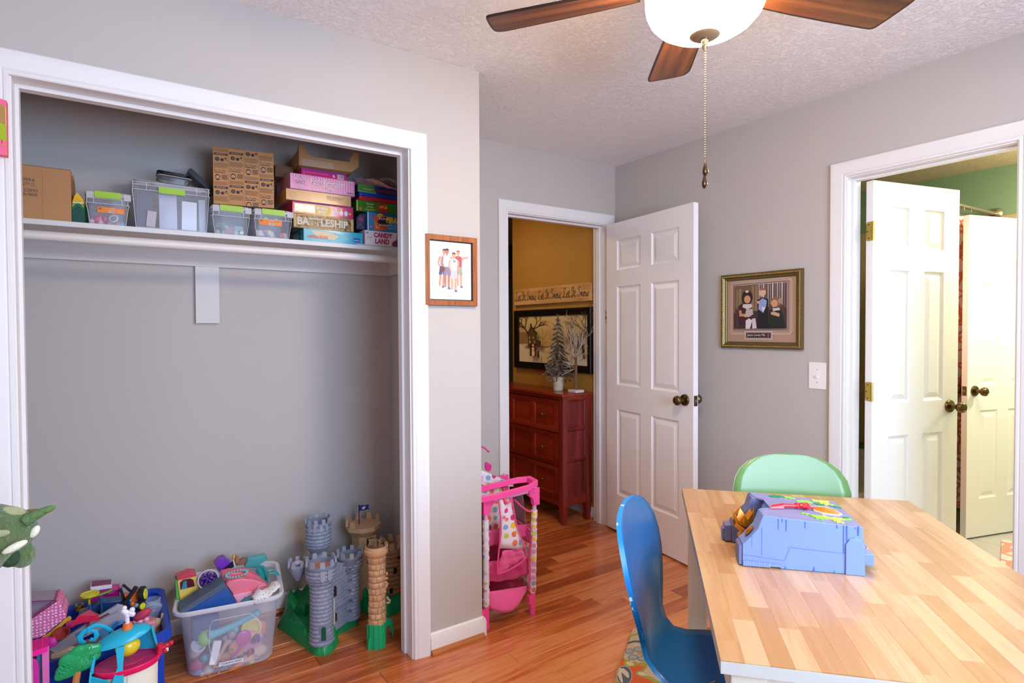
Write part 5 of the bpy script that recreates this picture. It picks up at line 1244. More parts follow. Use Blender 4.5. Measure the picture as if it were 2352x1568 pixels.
# top of the heap
bl_ = thing('toy_roof', 'dark blue toy roof leaning over the front of the clear tub', 'toy', C4(540, 720, 2.485))
q = [C4(*p, 2.485)-bl_.location for p in ((250, 835), (700, 548), (820, 745), (480, 850))]
poly_toy('roof_shell', '', [(250, 835), (700, 548), (820, 745), (480, 850)], C4, 2.485, .075, plastic('#0f4c94', .4), root=bl_)
poly_toy('roof_slope', '', [(195, 800), (680, 492), (700, 548), (215, 855)], C4, 2.478, .085, plastic('#44566e', .45), .001, root=bl_)
yh = thing('toy_house', 'yellow toy house front with arched window at the left of the clear tub', 'toy', C4(290, 600, 2.60))
poly_toy('house_front', '', [(172, 475), (372, 425), (412, 655), (215, 765)], C4, 2.60, .05, plastic('#e3c25a', .5), root=yh)
poly_toy('house_trim', '', [(165, 455), (300, 400), (375, 405), (378, 430), (172, 478)], C4, 2.596, .06, plastic('#c82f4c'), root=yh)
poly_toy('house_window', '', [(205, 575), (200, 500), (235, 468), (310, 455), (345, 470), (358, 538)], C4, 2.5985, .01, plastic('#5a1420'), .0, root=yh)
poly_toy('house_edge', '', [(150, 460), (170, 470), (222, 765), (165, 760)], C4, 2.605, .05, plastic('#5aa84a'), root=yh)
poly_toy('window_curtain', '', [(215, 572), (240, 490), (270, 480), (278, 555)], C4, 2.5965, .004, plastic('#2c8a9c'), .0, root=yh)
jar = thing('bead_jar', 'clear jar of purple beads lying beside the yellow toy house', 'jar', C4(515, 480, 2.60), (rad(62), 0, rad(-12)))
m_ = MB(clear('jar_glass', '#d9cfe0', .16, .08)); m_.lathe([(.010, -.045), (.038, -.042), (.045, -.03), (.045, .018), (.036, .028), (.034, .044), (.037, .045)], 24, caps=False); m_.build('jar_body', jar)
m_ = MB(clear('jar_lip', '#e6dfe9', .5, .1)); m_.tube([(.036*math.cos(t), .036*math.sin(t), .044) for t in [6.283*i/20 for i in range(20)]], .0022, 6, True); m_.build('jar_lip', jar)
m_ = MB(plastic('#5a1f96', .3)); br2 = random.Random(6)
for i in range(150):
    a = br2.random()*6.283; r_ = .032*math.sqrt(br2.random()); m_.ball((r_*math.cos(a), r_*math.sin(a), br2.uniform(-.03, .034)), .0052, 6)
o = m_.build('beads', jar); o['kind'] = 'stuff'
pc_ = thing('toy_chair', 'purple toy chair with a black printed panel at the back of the clear tub', 'toy', C4(660, 320, 2.70))
poly_toy('chair_back', '', [(570, 312), (620, 255), (680, 235), (742, 285), (745, 350), (650, 410), (600, 380), (625, 350)], C4, 2.70, .05, plastic('#7a35b8'), root=pc_)
poly_toy('printed_panel', '', [(672, 350), (765, 272), (775, 330), (680, 400)], C4, 2.693, .006, plastic('#241a30'), .0, root=pc_)
wb = thing('toy_bench', 'brown wooden toy bench pieces sticking up at the back of the clear tub', 'toy', C4(850, 270, 2.72))
poly_toy('bench_plank', '', [(795, 205), (838, 245), (832, 290), (790, 300)], C4, 2.72, .02, plastic('#a3714c', .6), root=wb); poly_toy('bench_plank', '', [(765, 210), (797, 203), (780, 262), (762, 255)], C4, 2.722, .016, plastic('#d9a448', .5), root=wb)
poly_toy('bench_seat', '', [(832, 270), (890, 240), (945, 270), (880, 312), (800, 312)], C4, 2.715, .02, plastic('#8d6044', .6), root=wb); poly_toy('bench_post', '', [(763, 265), (780, 262), (806, 375), (785, 378)], C4, 2.71, .01, plastic('#c9ced4', .5), root=wb)
car = thing('toy_car', 'pink plastic toy car lying on the clear tub heap', 'toy', C4(900, 540, 2.53))
poly_toy('car_body', '', [(690, 520), (720, 490), (860, 458), (990, 470), (1090, 500), (1158, 545), (1110, 620), (985, 640), (972, 595), (770, 632)], C4, 2.53, .07, plastic('#e8788c'), .004, root=car)
poly_toy('car_bonnet', '', [(640, 470), (650, 420), (740, 395), (930, 388), (1050, 440), (1158, 535), (990, 462), (860, 450), (700, 490)], C4, 2.575, .06, plastic('#dc6478'), .004, root=car)
poly_toy('car_side', '', [(765, 635), (975, 592), (968, 660), (820, 722)], C4, 2.522, .06, plastic('#f0a4b6'), .002, root=car)
w = C4(1078, 578, 2.522)-car.location
m_ = MB(plastic('#e88a9c')); m_.lathe([(.022, .03), (.026, .0), (.024, -.004), (.017, -.004), (.015, -.001), (.0, -.001)], 22, w, True, 'y'); m_.build('wheel', car)
m_ = MB(plastic('#7a2a34')); p = C4(893, 650, 2.52)-car.location; m_.cyl((p.x, p.y-.001, p.z), .0015, .003, 8, 'y'); m_.cyl((w.x, w.y-.006, w.z), .002, .004, 8, 'y'); m_.build('rivet', car)
tr = thing('toy_bracelet', 'turquoise bead bracelet lying on the pink toy car', 'toy', C4(805, 415, 2.56)); m_ = MB(plastic('#6cc4c4'))
for i in range(22): a = 6.283*i/22; m_.ball((.040*math.cos(a), .016*math.sin(a), .006*math.sin(a)+.004), .0044, 7)
m_.build('bracelet_beads', tr)
solo(MB(plastic('#c8482c')).tube([C4(745, 468, 2.552)-C4(840, 450, 2.552), (0, 0, .001), C4(938, 438, 2.552)-C4(840, 450, 2.552)], [.001, .0042, .001], 8), 'toy_crayon', 'orange-red tapered stick across the top of the pink toy car', C4(840, 450, 2.548))
tg = thing('toy_goggles', 'teal plastic toy goggles hooked over the right rim of the clear tub', 'toy', C4(1130, 400, 2.62))
m_ = MB(plastic('#149a94', .25)); g0 = tg.location
m_.tube([C4(x, y, 2.62)-g0 for x, y in ((1035, 320), (1060, 370), (1085, 430), (1110, 480), (1140, 500))], [.008, .013, .012, .010, .004], 10, flat=.5); m_.tube([C4(x, y, 2.60)-g0 for x, y in ((1040, 315), (1090, 325), (1130, 400), (1135, 470))], .004, 8); m_.build('goggle_frame', tg)
m_ = MB(plastic('#17a8a4', .25)); m_.tube([C4(x, y, 2.59)-g0 for x, y in ((1140, 375), (1190, 362), (1235, 385), (1262, 425), (1230, 410), (1200, 395), (1150, 400))], .0032, 8, True); m_.build('goggle_strap', tg)
solo(MB(clear('teal_film', '#4ab4b8', .6, .2)).prism([(-.045, -.01), (.0, -.026), (.05, .004), (.045, .018), (-.03, .022)], 0, .05, 'y'), 'toy_basket', 'see-through teal toy basket at the back right of the clear tub', C4(1010, 285, 2.70), .003)
solo(MB(plastic('#37a8b8')).tube([C4(x, y, 2.66)-C4(1010, 390, 2.66) for x, y in ((950, 392), (1010, 380), (1060, 372))], [.006, .009, .010], 8), 'toy_baton', 'light blue toy baton pointing at the teal goggles', C4(1010, 390, 2.66))
# spotted cloth over the rim
cl = MB(dots_mat('confetti_cloth', '#e2dcd8', ['#2a6a9c', '#b8404c', '#4a9a5c', '#d8a040', '#6a4a9c', '#e2dcd8'], 90, .22)); L = []
for i in range(12):
    t = i/11; p = C4(975+285*t, 690-170*t-20*math.sin(t*9), 2.455); L.append([p+Vector((.003*math.sin(j*2+i), .014*j-.03, .022*math.sin(j*.62)*(.6+.4*math.sin(i*.3+.4))+.004*math.sin(i*1.9+j)-.006)) for j in range(7)])
cl.loft(L, False, False); cl_o = solo(cl, 'spotted_cloth', 'white cloth with tiny coloured dots stuffed in at the right rim of the clear tub', None, cat='cloth'); sm = cl_o.modifiers.new('s', 'SOLIDIFY'); sm.thickness = .003
solo(MB(plastic('#17929c')).prism([(-.028, -.014), (.0, .008), (.030, .016), (.030, -.002), (.0, -.012)], 0, .04, 'y'), 'toy_scoop', 'teal toy scoop under the pink toy car at the front rim of the clear tub', C4(895, 720, 2.49), .002)
# toys pressed against the inside of the front wall
def inside(name, label, mat, build, x, y, pl=2.505, bev=0., rot=(0, 0, 0)):
    mb = MB(mat); build(mb); o = solo(mb, name, label, C4(x, y, pl), bev); o.rotation_euler = rot; return o
U = .00038
inside('toy_aeroplane', 'light blue toy aeroplane seen through the upper front of the clear tub', plastic('#5cc0d0'), lambda m: (m.tube([(-.085, 0, -.014), (-.03, 0, -.006), (.03, 0, .010), (.085, 0, .026)], [.016, .014, .012, .012], 10), m.ball((-.085, 0, -.014), .019, 12), m.ball((.080, 0, .024), .016, 12), m.ball((-.005, 0, -.020), .017, 12)), 790, 950, 2.512)
inside('toy_ring', 'yellow toy lid seen through the upper right front of the clear tub', plastic('#e0d04a'), lambda m: m.lathe([(.038, 0), (.038, .012), (.030, .013), (.029, .004), (0, .004)], 24), 960, 975, 2.525, 0, (rad(75), rad(-12), 0))
inside('toy_flower', 'bright magenta toy flower seen through the front of the clear tub', plastic('#c8409c'), lambda m: m.lathe([(.0, -.006), (.020, -.007), (.029, -.002), (.029, .006), (0, .008)], 18, (0, 0, 0), True, 'y'), 880, 1090, 2.492)
inside('toy_dress', 'pale pink toy dress behind the magenta flower in the clear tub', plastic('#e39cbc', .6), lambda m: m.prism([(-.04, -.05), (.03, -.055), (.052, .0), (.035, .035), (-.02, .05), (-.03, .0)], 0, .03, 'y'), 950, 1120, 2.515, .006)
inside('toy_ball', 'lime green toy ball seen through the left front of the clear tub', plastic('#9cd860'), lambda m: m.ball((0, 0, 0), .030, 16), 475, 1085, 2.53)
inside('toy_cup', 'white toy cup with red print at the left front inside the clear tub', plastic('#e6e2ea'), lambda m: m.lathe([(.018, -.03), (.026, .0), (.027, .022), (.023, .022), (.02, -.02)], 18), 375, 1210, 2.53, 0, (rad(30), rad(20), 0))
inside('toy_phone', 'white toy phone standing tilted inside the front of the clear tub', plastic('#eceef2'), lambda m: m.cbox(0, 0, 0, .030, .014, .090), 575, 1245, 2.492, .003, (0, rad(12), 0))
inside('toy_bat', 'tan wooden toy bat leaning right of the white toy phone', plastic('#c9a888', .6), lambda m: m.tube([(-.024, 0, -.045), (.0, 0, .0), (.028, 0, .050)], [.004, .006, .010], 10), 630, 1270, 2.488)
inside('toy_slice', 'orange-tan toy slice with purple hole at the centre of the clear tub', plastic('#d8945c'), lambda m: m.prism([(-.034, -.012), (-.02, .030), (.010, .040), (.030, .010), (.026, -.030), (-.01, -.034)], 0, .016, 'y'), 800, 1210, 2.496, .004)
inside('toy_comb', 'magenta toy comb over the orange-tan slice in the clear tub', plastic('#b8449c'), lambda m: m.prism([(-.026, -.022), (-.016, -.028), (.028, .018), (.020, .028)], 0, .008, 'y'), 820, 1225, 2.486, .002)
inside('toy_doll', 'grey-mauve toy doll figure above the toy bat in the clear tub', plastic('#9a8a9c'), lambda m: (m.ball((.010, 0, .020), .018, 10), m.ball((0, 0, -.006), .015, 10), m.ball((-.014, 0, .012), .010, 8)), 725, 1110, 2.492)
inside('toy_horse', 'brown toy horse at the lower middle of the clear tub', plastic('#b3785a', .6), lambda m: (m.ball((0, 0, 0), .022, 12, (1.3, .7, .8)), m.ball((.024, 0, .014), .012, 10), m.tube([(-.018, 0, -.01), (-.022, 0, -.035)], .005, 6), m.tube([(.014, 0, -.01), (.016, 0, -.035)], .005, 6)), 670, 1290, 2.496)
inside('toy_chain', 'heap of pale grey chain links at the bottom of the clear tub', plastic('#b9bac4'), lambda m: [m.at((-.04+.012*i, 0, -.03+.0068*i), (1.2*(i % 2), i, .5*i)).tube([(.009*math.cos(t), .006*math.sin(t), 0) for t in [6.283*j/10 for j in range(10)]], .0026, 6, True) for i in range(9)], 620, 1430, 2.500)
inside('toy_carrot', 'orange toy carrot lying at the bottom of the clear tub', plastic('#e88434'), lambda m: m.tube([(-.045, 0, -.026), (-.02, 0, -.012), (.025, 0, .012), (.040, 0, .018)], [.003, .008, .013, .009], 10), 765, 1415, 2.494)
inside('toy_potato', 'cream toy potato at the lower right inside the clear tub', plastic('#d9c0a4', .6), lambda m: m.ball((0, 0, 0), .028, 12, (1.25, .8, .9)), 1035, 1225, 2.52)
inside('toy_lemon', 'small yellow toy lemon at the bottom right of the clear tub', plastic('#dcbc4c'), lambda m: m.ball((0, 0, 0), .013, 10, (1.1, 1, 1)), 965, 1350, 2.494)
inside('toy_peach', 'coral orange toy shape at the upper right inside the clear tub', plastic('#e8966c'), lambda m: m.ball((0, 0, 0), .036, 12, (1, .7, 1.1)), 1030, 990, 2.55)
inside('toy_grapes', 'dark purple toy blob right of the magenta flower in the clear tub', plastic('#6a4a86'), lambda m: (m.ball((0, 0, 0), .014, 8), m.ball((.010, 0, -.010), .011, 8), m.ball((-.008, 0, -.012), .010, 8)), 1015, 1085, 2.50)
inside('toy_strawberry', 'red-pink toy shape low at the left inside the clear tub', plastic('#c8446c'), lambda m: m.ball((0, 0, 0), .028, 12, (1.2, .7, .9)), 400, 1370, 2.545)
inside('toy_drum', 'dusky blue toy shape at the bottom left inside the clear tub', plastic('#6a84c0'), lambda m: m.ball((0, 0, 0), .026, 12), 400, 1445, 2.55)
inside('toy_rabbit', 'cream toy rabbit at the bottom left inside the clear tub', plastic('#d9ccc0'), lambda m: (m.ball((0, 0, 0), .020, 12), m.ball((.018, 0, .022), .014, 10), m.ball((-.02, 0, -.012), .014, 10)), 505, 1430, 2.52)
inside('toy_chilli', 'small red toy chilli at the right of the orange-tan slice', plastic('#d8442c'), lambda m: m.tube([(-.012, 0, -.012), (0, 0, 0), (.004, 0, .020)], [.002, .006, .003], 8), 945, 1265, 2.49)
inside('toy_cat', 'dark brown toy animal under the orange-tan slice in the clear tub', plastic('#4a2f34'), lambda m: (m.ball((0, 0, 0), .020, 10, (1.4, .8, .9)), m.ball((.03, 0, .012), .012, 8)), 880, 1290, 2.51)
inside('toy_shell', 'pale beige toy shell above the small lemon in the clear tub', plastic('#d8bca0'), lambda m: m.ball((0, 0, 0), .020, 10, (1.5, .8, .8)), 925, 1310, 2.498)
inside('toy_teapot', 'turquoise toy teapot low at the left inside the clear tub', plastic('#2c98b4'), lambda m: (m.ball((0, 0, 0), .016, 10), m.ball((.016, 0, .006), .008, 8)), 465, 1305, 2.515)
inside('toy_bag', 'dark blue toy bag behind the front wall left of the toy aeroplane', plastic('#2a4f8a', .6), lambda m: m.cbox(0, 0, 0, .10, .05, .09), 470, 960, 2.56, .01)
inside('filler_box', 'pinkish purple filler box added behind the toys in the clear tub', plastic('#8a6a8c', .6), lambda m: m.cbox(0, 0, 0, .20, .08, .14), 700, 1230, 2.62, .02)  # added body that fills out the heap
lb = MB(paper('#efeef2')); lab = lb.prism([(-.043, -.0075), (.043, -.0075), (.043, .0075), (-.043, .0075)], 0, .0008, 'y').build('paper_label', bin_, smooth=False)
R_ = bin_.matrix_basis if False else Matrix.LocRotScale(bin_.location, bin_.rotation_euler, None)
pt = R_.inverted() @ C4(748, 1345, 2.478); lab.location = (pt.x, -.1645, pt.z); lab.rotation_euler = (rad(-3), rad(-0), 0)
text('CLEANING RAGS', lab, (-.037, -.0002, -.004), .074, .008, INK, lift=.0006)

# ================================================================== BLUE BIN
BLU = plastic('#0a3fae', .38)
bb = thing('blue_bin', 'large royal blue plastic tub overflowing with toys at the left of the closet', 'storage bin', (-.143, 2.625, 0))
m_ = MB(BLU)
m_.loft([rl(.46, .36, .04, .0), rl(.53, .415, .045, .235), rl(.56, .445, .05, .237), rl(.566, .451, .05, .218), rl(.572, .457, .05, .220), rl(.568, .453, .052, .252), rl(.556, .441, .048, .2555), rl(.535, .42, .042, .252), rl(.522, .407, .04, .245), rl(.455, .355, .035, .004)], True, False)
m_.add(rl(.455, .355, .035, .004), [tuple(range(20))]); m_.build('bin_body', bb)
m_ = MB(BLU)
for x in (.10, .18, .235): m_.box(x, -.213, .01, x+.006, -.203+.0, .215)
for y in (-.15, -.05, .05, .15): m_.prism([(y, .0), (y+.006, .0), (y+.006, .22), (y, .22)], .24, .262, 'x')
m_.build('bin_rib', bb, smooth=False); bb.children[-1]['kind'] = 'stuff'
m_ = MB(plastic('#c9a02c')); p = on(183, 1388, 'y', 2.846)-bb.location; m_.box(p.x-.010, p.y-.03, p.z-.014, p.x+.012, p.y-.022, p.z+.004); m_.box(p.x-.012, p.y-.03, p.z-.004, p.x-.006, p.y-.01, p.z+.010); m_.box(p.x+.007, p.y-.03, p.z-.004, p.x+.013, p.y-.01, p.z+.010); m_.build('rim_clip', bb, smooth=False)['label'] = 'yellow clip on the rim'
def C3(x, y, pl): return on(x/3.58, 1130+y/3.58, 'y', pl)
C3_ = C3
POLK = dots_mat('pink_dots', '#d8689c', ['#f0d0e2'], 95, .30)
# dotted tote
to = thing('doll_tote', 'pink dotted fabric doll tote with grey mesh top and yellow trim', 'toy bag', C3(330, 1050, 2.50))
g0 = to.location
def quadbox(mb, pts, f, pl, dep): P = [f(x, y, pl)-g0 for x, y in pts]; mb.prism([(p.x, p.z) for p in P], pl-g0.y, pl-g0.y+dep, 'y')
m_ = MB(POLK); quadbox(m_, [(120, 1130), (200, 1080), (470, 893), (500, 930), (548, 1030), (350, 1190), (200, 1228), (120, 1240)], C3, 2.50, .12); m_.build('tote_side', to, bevel=.003)
m_ = MB(cloth('#8a7288')); quadbox(m_, [(120, 1120), (120, 940), (200, 915), (240, 900), (466, 888), (200, 1078)], C3, 2.53, .10); m_.build('tote_mesh', to, bevel=.002)
m_ = MB(plastic('#7c3a5c')); m_.tube([C3(x, y, 2.522)-g0 for x, y in ((140, 960), (200, 915), (240, 900), (470, 888))], .0018, 6); m_.tube([C3(x, y, 2.497)-g0 for x, y in ((120, 1135), (200, 1078), (470, 890))], .0022, 6); m_.build('tote_piping', to)
m_ = MB(plastic('#d8a02c')); 
for o_ in (0, 12, 24): m_.tube([C3(x, y+o_*.8, 2.492)-g0 for x, y in ((350, 1195), (400, 1165), (480, 1100), (545, 1040), (572, 1022))], .0032, 6)
m_.tube([C3(x, y, 2.49)-g0 for x, y in ((572, 1022), (580, 1040), (565, 1065), (545, 1080))], .003, 6); m_.tube([C3(x, y, 2.49)-g0 for x, y in ((395, 1165), (410, 1185), (410, 1205))], .004, 6); m_.build('yellow_trim', to)
# pink playset at the back
pp_ = thing('toy_stall', 'magenta toy stall with white top at the back of the blue tub', 'toy', C3(860, 850, 2.74)); g0 = pp_.location
MG = plastic('#c0188c')
m_ = MB(MG); quadbox(m_, [(742, 815), (925, 795), (935, 800), (985, 795), (985, 890), (900, 900), (745, 940)], C3, 2.74, .06); m_.build('stall_wall', pp_, bevel=.002)
m_ = MB(plastic('#eadfe6')); quadbox(m_, [(742, 785), (920, 762), (922, 790), (745, 815)], C3, 2.735, .06); m_.build('stall_counter', pp_, bevel=.001)
m_ = MB(plastic('#7c1450')); quadbox(m_, [(748, 778), (765, 765), (915, 752), (920, 765), (745, 788)], C3, 2.745, .05); m_.build('stall_awning', pp_, bevel=.001)
m_ = MB(plastic('#d04aa8')); m_.tube([C3(x, y, 2.73)-g0 for x, y in ((880, 825), (905, 805), (935, 800), (940, 815), (915, 830), (885, 830))], .003, 6, True); m_.tube([C3(x, y, 2.73)-g0 for x, y in ((990, 820), (980, 785), (1000, 768), (1010, 785))], .0028, 6); m_.build('stall_bow', pp_)
# yellow round table on a stem
yt = thing('toy_table', 'round yellow toy table top on a green stem above the blue tub', 'toy', C3(738, 840, 2.68)); g0 = yt.location
m_ = MB(plastic('#d8c81c')); m_.lathe([(.0, -.003), (.030, -.003), (.031, .0), (.030, .004), (.026, .004), (.025, .002), (.0, .003)], 24); m_.build('table_top', yt)
m_ = MB(plastic('#74b42c')); m_.tube([(-.010, 0, -.012), (.03, 0, -.010), (.07, 0, -.002)], .004, 6); m_.ball((.0, 0, -.010), .009, 8); m_.ball((.025, 0, -.045), .012, 8, (1.6, .8, .5)); m_.build('green_stem', yt)
m_ = MB(plastic('#d8c81c')); m_.box(-.005, -.003, -.055, .002, .003, -.01); m_.build('stem_post', yt, bevel=.001)
solo(MB(plastic('#d8b81c')).at((0, 0, 0), (0, rad(-10), 0)).lathe([(.0, -.002), (.014, -.002), (.015, .002), (.0, .003)], 18), 'toy_disc', 'small yellow toy disc just below the round toy table', C3(692, 968, 2.66))
# navy ship hull with posts
ns = thing('toy_ship', 'navy blue toy ship hull with two round posts in the blue tub', 'toy', C3(840, 950, 2.60)); g0 = ns.location; NV = plastic('#143a6c')
m_ = MB(NV); quadbox(m_, [(640, 1025), (835, 905), (1010, 888), (1005, 935), (850, 1015), (760, 1050)], C3, 2.60, .05); m_.build('hull', ns, bevel=.003)
m_ = MB(M('#0a0a10', .8)); quadbox(m_, [(750, 1000), (820, 965), (815, 1020), (760, 1040)], C3, 2.597, .01); m_.build('hull_opening', ns)
for x, y0_, y1_ in ((740, 925, 1010), (833, 858, 1010)):
    m_ = MB(plastic('#24508a')); m_.tube([C3(x, y1_, 2.592)-g0, C3(x, y0_, 2.592)-g0], .0042, 10); m_.build('ship_post', ns)
# buggy
bu = thing('toy_buggy', 'orange and black toy buggy with yellow wheels upended in the blue tub', 'toy', C3(1100, 860, 2.60)); g0 = bu.location; BK = plastic('#17161a', .45)
def bars(mb, segs, pl, r):
    for a, b in segs: mb.tube([C3(*a, pl)-g0, C3(*b, pl)-g0], r, 6)
m_ = MB(BK); bars(m_, [((1012, 935), (1122, 775))], 2.575, .0078); m_.build('roll_arm', bu); m_ = MB(BK); bars(m_, [((990, 790), (1022, 890)), ((1012, 760), (1072, 812))], 2.60, .0045); bars(m_, [((1022, 890), (1060, 960))], 2.60, .004); m_.build('roll_bar', bu); bu.children[-1]['kind'] = 'stuff'
m_ = MB(plastic('#e8701c')); quadbox(m_, [(1020, 845), (1090, 850), (1140, 800), (1160, 860), (1130, 900), (1075, 905), (1070, 880), (1030, 880)], C3, 2.59, .03); m_.ball(C3(1090, 915, 2.585)-g0, .010, 8); m_.build('buggy_body', bu, bevel=.003)
for (x, y, r_, s, a) in ((1172, 838, .030, .45, rad(70)), (1155, 935, .019, .6, rad(40))):
    m_ = MB(BK); p = C3(x, y, 2.585)-g0; m_.at(p, (rad(-5), 0, a)).lathe([(.0, -.010), (r_*.8, -.010), (r_, -.006), (r_, .006), (r_*.8, .010), (0, .010)], 18, (0, 0, 0), True, 'y')
    m_.m(plastic('#d8d82c')).lathe([(.0, -.0125), (r_*.62, -.012), (r_*.66, -.0095)], 18, (0, 0, 0), True, 'y'); m_.build('wheel', bu)
m_ = MB(plastic('#9aa0a8', .3)); m_.ball(C3(1125, 930, 2.578)-g0, .009, 8); m_.m(plastic('#2aa8d8')).ball(C3(1072, 890, 2.575)-g0, .004, 8); m_.ball(C3(1098, 945, 2.575)-g0, .004, 8); m_.build('engine_block', bu)
# red sunshade
rs = thing('toy_sunshade', 'red pointed toy sunshade on a short stem at the front of the blue tub', 'toy', C3(700, 1060, 2.45)); g0 = rs.location
m_ = MB(plastic('#d01c48')); A_ = [C3(x, y, 2.45)-g0 for x, y in ((570, 1108), (640, 1018), (790, 1012), (820, 1052), (690, 1072))]
m_.add(A_+[A_[1]+Vector((.03, .06, -.01)), A_[0]+Vector((.06, .07, -.006)), A_[3]+Vector((0, .06, -.005))], [(0, 1, 4), (1, 2, 3, 4), (1, 5, 2), (0, 6, 5, 1), (2, 5, 7, 3), (0, 4, 3, 7, 6)]); m_.build('shade', rs, smooth=False)
m_ = MB(plastic('#b81c44')); m_.tube([C3(728, 1075, 2.46)-g0, C3(730, 1118, 2.46)-g0], .004, 8); m_.build('stem', rs)
# printed grey castle gangway
cg = thing('toy_gangway', 'long grey toy castle gangway printed with blocks across the blue tub', 'toy', C3(720, 1130, 2.47)); g0 = cg.location
GP = M('#a49fae', .5, var=.1, scale=30)
m_ = MB(GP); quadbox(m_, [(400, 1292), (640, 1130), (965, 928), (1010, 935), (1040, 985), (1045, 1060), (930, 1090), (850, 1225), (790, 1150), (680, 1200), (480, 1342)], C3, 2.47, .014); m_.build('gangway_board', cg, bevel=.001)
S = []
for i in range(13):
    t = i/13; a = C3(430+210*t, 1275-145*t, 2.47)-g0; b = C3(500+200*t, 1320-135*t, 2.47)-g0; S.append((bar(a.x, a.z, b.x, b.z, .0008), paper('#7c7888')))
for i in range(8):
    t = i/8; a = C3(620+60*t, 1165-35*t, 2.47)-g0; b = C3(660+60*t, 1195-35*t, 2.47)-g0; S.append((bar(a.x, a.z, b.x, b.z, .0022), paper('#3f74b8')))
P = [C3(x, y, 2.47)-g0 for x, y in ((795, 1135), (870, 1110), (950, 1055), (1010, 1050), (1015, 1075), (930, 1110), (850, 1215))]; S.append(([(p.x, p.z) for p in P], paper('#4f94d0')))
P = [C3(x, y, 2.47)-g0 for x, y in ((905, 1120), (925, 1085), (960, 1060), (985, 1065), (960, 1100), (930, 1130))]; S.append(([(p.x, p.z) for p in P], paper('#2f6cae')))
P = [C3(x, y, 2.47)-g0 for x, y in ((805, 1032), (890, 988), (905, 998), (820, 1042))]; S.append(([(p.x, p.z) for p in P], paper('#5a3a20')))
for i in range(9):
    t = i/9; a = C3(700+280*t, 1105-150*t, 2.47)-g0; S.append((rect(a.x, a.z-.004, a.x+.009, a.z), paper('#8c8898')))
flat(cg, 'block_print', S, (0, 0, 0), lift=.0008)
m_ = MB(plastic('#c9b3a0', .6)); quadbox(m_, [(415, 1350), (560, 1290), (620, 1300), (600, 1345), (420, 1378)], C3, 2.455, .03); m_.build('gangway_foot', cg, bevel=.002)
# other bits
solo(MB(plastic('#8c2a20')).at((0, 0, 0), (rad(30), 0, 0)).lathe([(.004, -.012), (.022, .0), (.025, .008), (.021, .008), (.012, -.004), (0, -.006)], 18), 'toy_bowl', 'rust red toy bowl between the dotted tote and the gangway', C3(505, 1170, 2.46))
solo(MB(plastic('#c01c88')).at((0, 0, 0), (rad(80), 0, 0)).lathe([(0, 0), (.018, 0), (.015, .008), (0, .010)], 7), 'toy_blossom', 'magenta toy blossom under the yellow trim of the tote', C3(422, 1235, 2.44))
solo(MB(plastic('#c42c78')).ball((0, 0, 0), .016, 10, (1, .8, .8)), 'toy_button', 'magenta toy knob between the tote and the sunshade', C3(585, 1085, 2.48))
solo(MB(plastic('#9c6c78', .6)).cbox(0, 0, 0, .30, .18, .035), 'toy_mat', 'dull pink folded play mat under the gangway', C3(700, 1260, 2.52)+Vector((0, .04, -.05)), .008)
solo(MB(plastic('#c9b8ae', .6)).cbox(0, 0, 0, .08, .02, .014), 'toy_plank', 'pale toy plank between the tree toy and the boat toy', C3(820, 1285, 2.40), .002)
dj = thing('snow_dome', 'clear plastic toy dome lying at the right end of the blue tub', 'toy', C3(1252, 975, 2.66))
m_ = MB(clear('dome_plastic', '#ccd6e6', .22, .06)); m_.ball((0, 0, 0), .040, 18, (1, .8, .85)); m_.lathe([(.026, .020), (.030, .032), (.029, .046), (.026, .048)], 18, caps=False); m_.build('dome', dj)
m_ = MB(clear('dome_lip', '#dde4ee', .6, .1)); m_.tube([(.034*math.cos(t), .004, .028*math.sin(t)-.004) for t in [6.283*i/20 for i in range(20)]], .0022, 6, True); m_.build('dome_ring', dj)
dg_ = thing('toy_dog', 'tan toy dog upside down with its legs in the air beside the clear dome', 'toy', C3(1282, 1085, 2.56)); TD_ = plastic('#bc9c78', .6)
m_ = MB(TD_); m_.ball((0, 0, .004), .021, 12, (1, .8, .95)); m_.ball((0, 0, -.026), .018, 12)
for x in (-.016, .018): m_.tube([(x, 0, .012), (x*1.2, -.002, .036)], [.005, .0042], 8)
m_.tube([(-.004, -.012, .010), (-.005, -.016, .026)], [.004, .003], 8); m_.build('dog_body', dg_); m_ = MB(plastic('#b8402c')); m_.tube([(.0185*math.cos(t), .016*math.sin(t), -.013) for t in [6.283*i/16 for i in range(16)]], .0025, 6, True); m_.build('collar', dg_)
po_ = thing('toy_pony', 'pink toy pony with a red brushed mane beside the buggy', 'toy', C3(1160, 1040, 2.52))
m_ = MB(M('#b8324c', .7, var=.3, scale=120)); m_.at((.004, 0, .014), (0, rad(-25), 0)).ball((0, 0, 0), .022, 12, (1.5, .7, .75)); m_.build('mane', po_); m_ = MB(plastic('#e49ab4')); m_.at().ball((-.004, 0, -.008), .013, 10); m_.ball((.016, -.004, -.006), .011, 10); m_.ball((-.02, 0, -.004), .008, 8); m_.build('pony_body', po_)
solo(MB(plastic('#c87c84', .6)).cbox(0, 0, 0, .075, .05, .05), 'toy_case', 'dusky pink toy case below the pony', C3(1185, 1110, 2.53), .008)

# ---- playsets standing in front of the blue tub
CY = plastic('#1fb0d0', .28)
bo = thing('toy_boat', 'cyan toy houseboat with magenta deck and yellow window in front of the blue tub', 'toy', on(290, 1525, 'z', .150)*Vector((1, 1, 0)) if False else Vector((.005, 2.262, .10)))
bx_, by_ = bo.location.x, bo.location.y
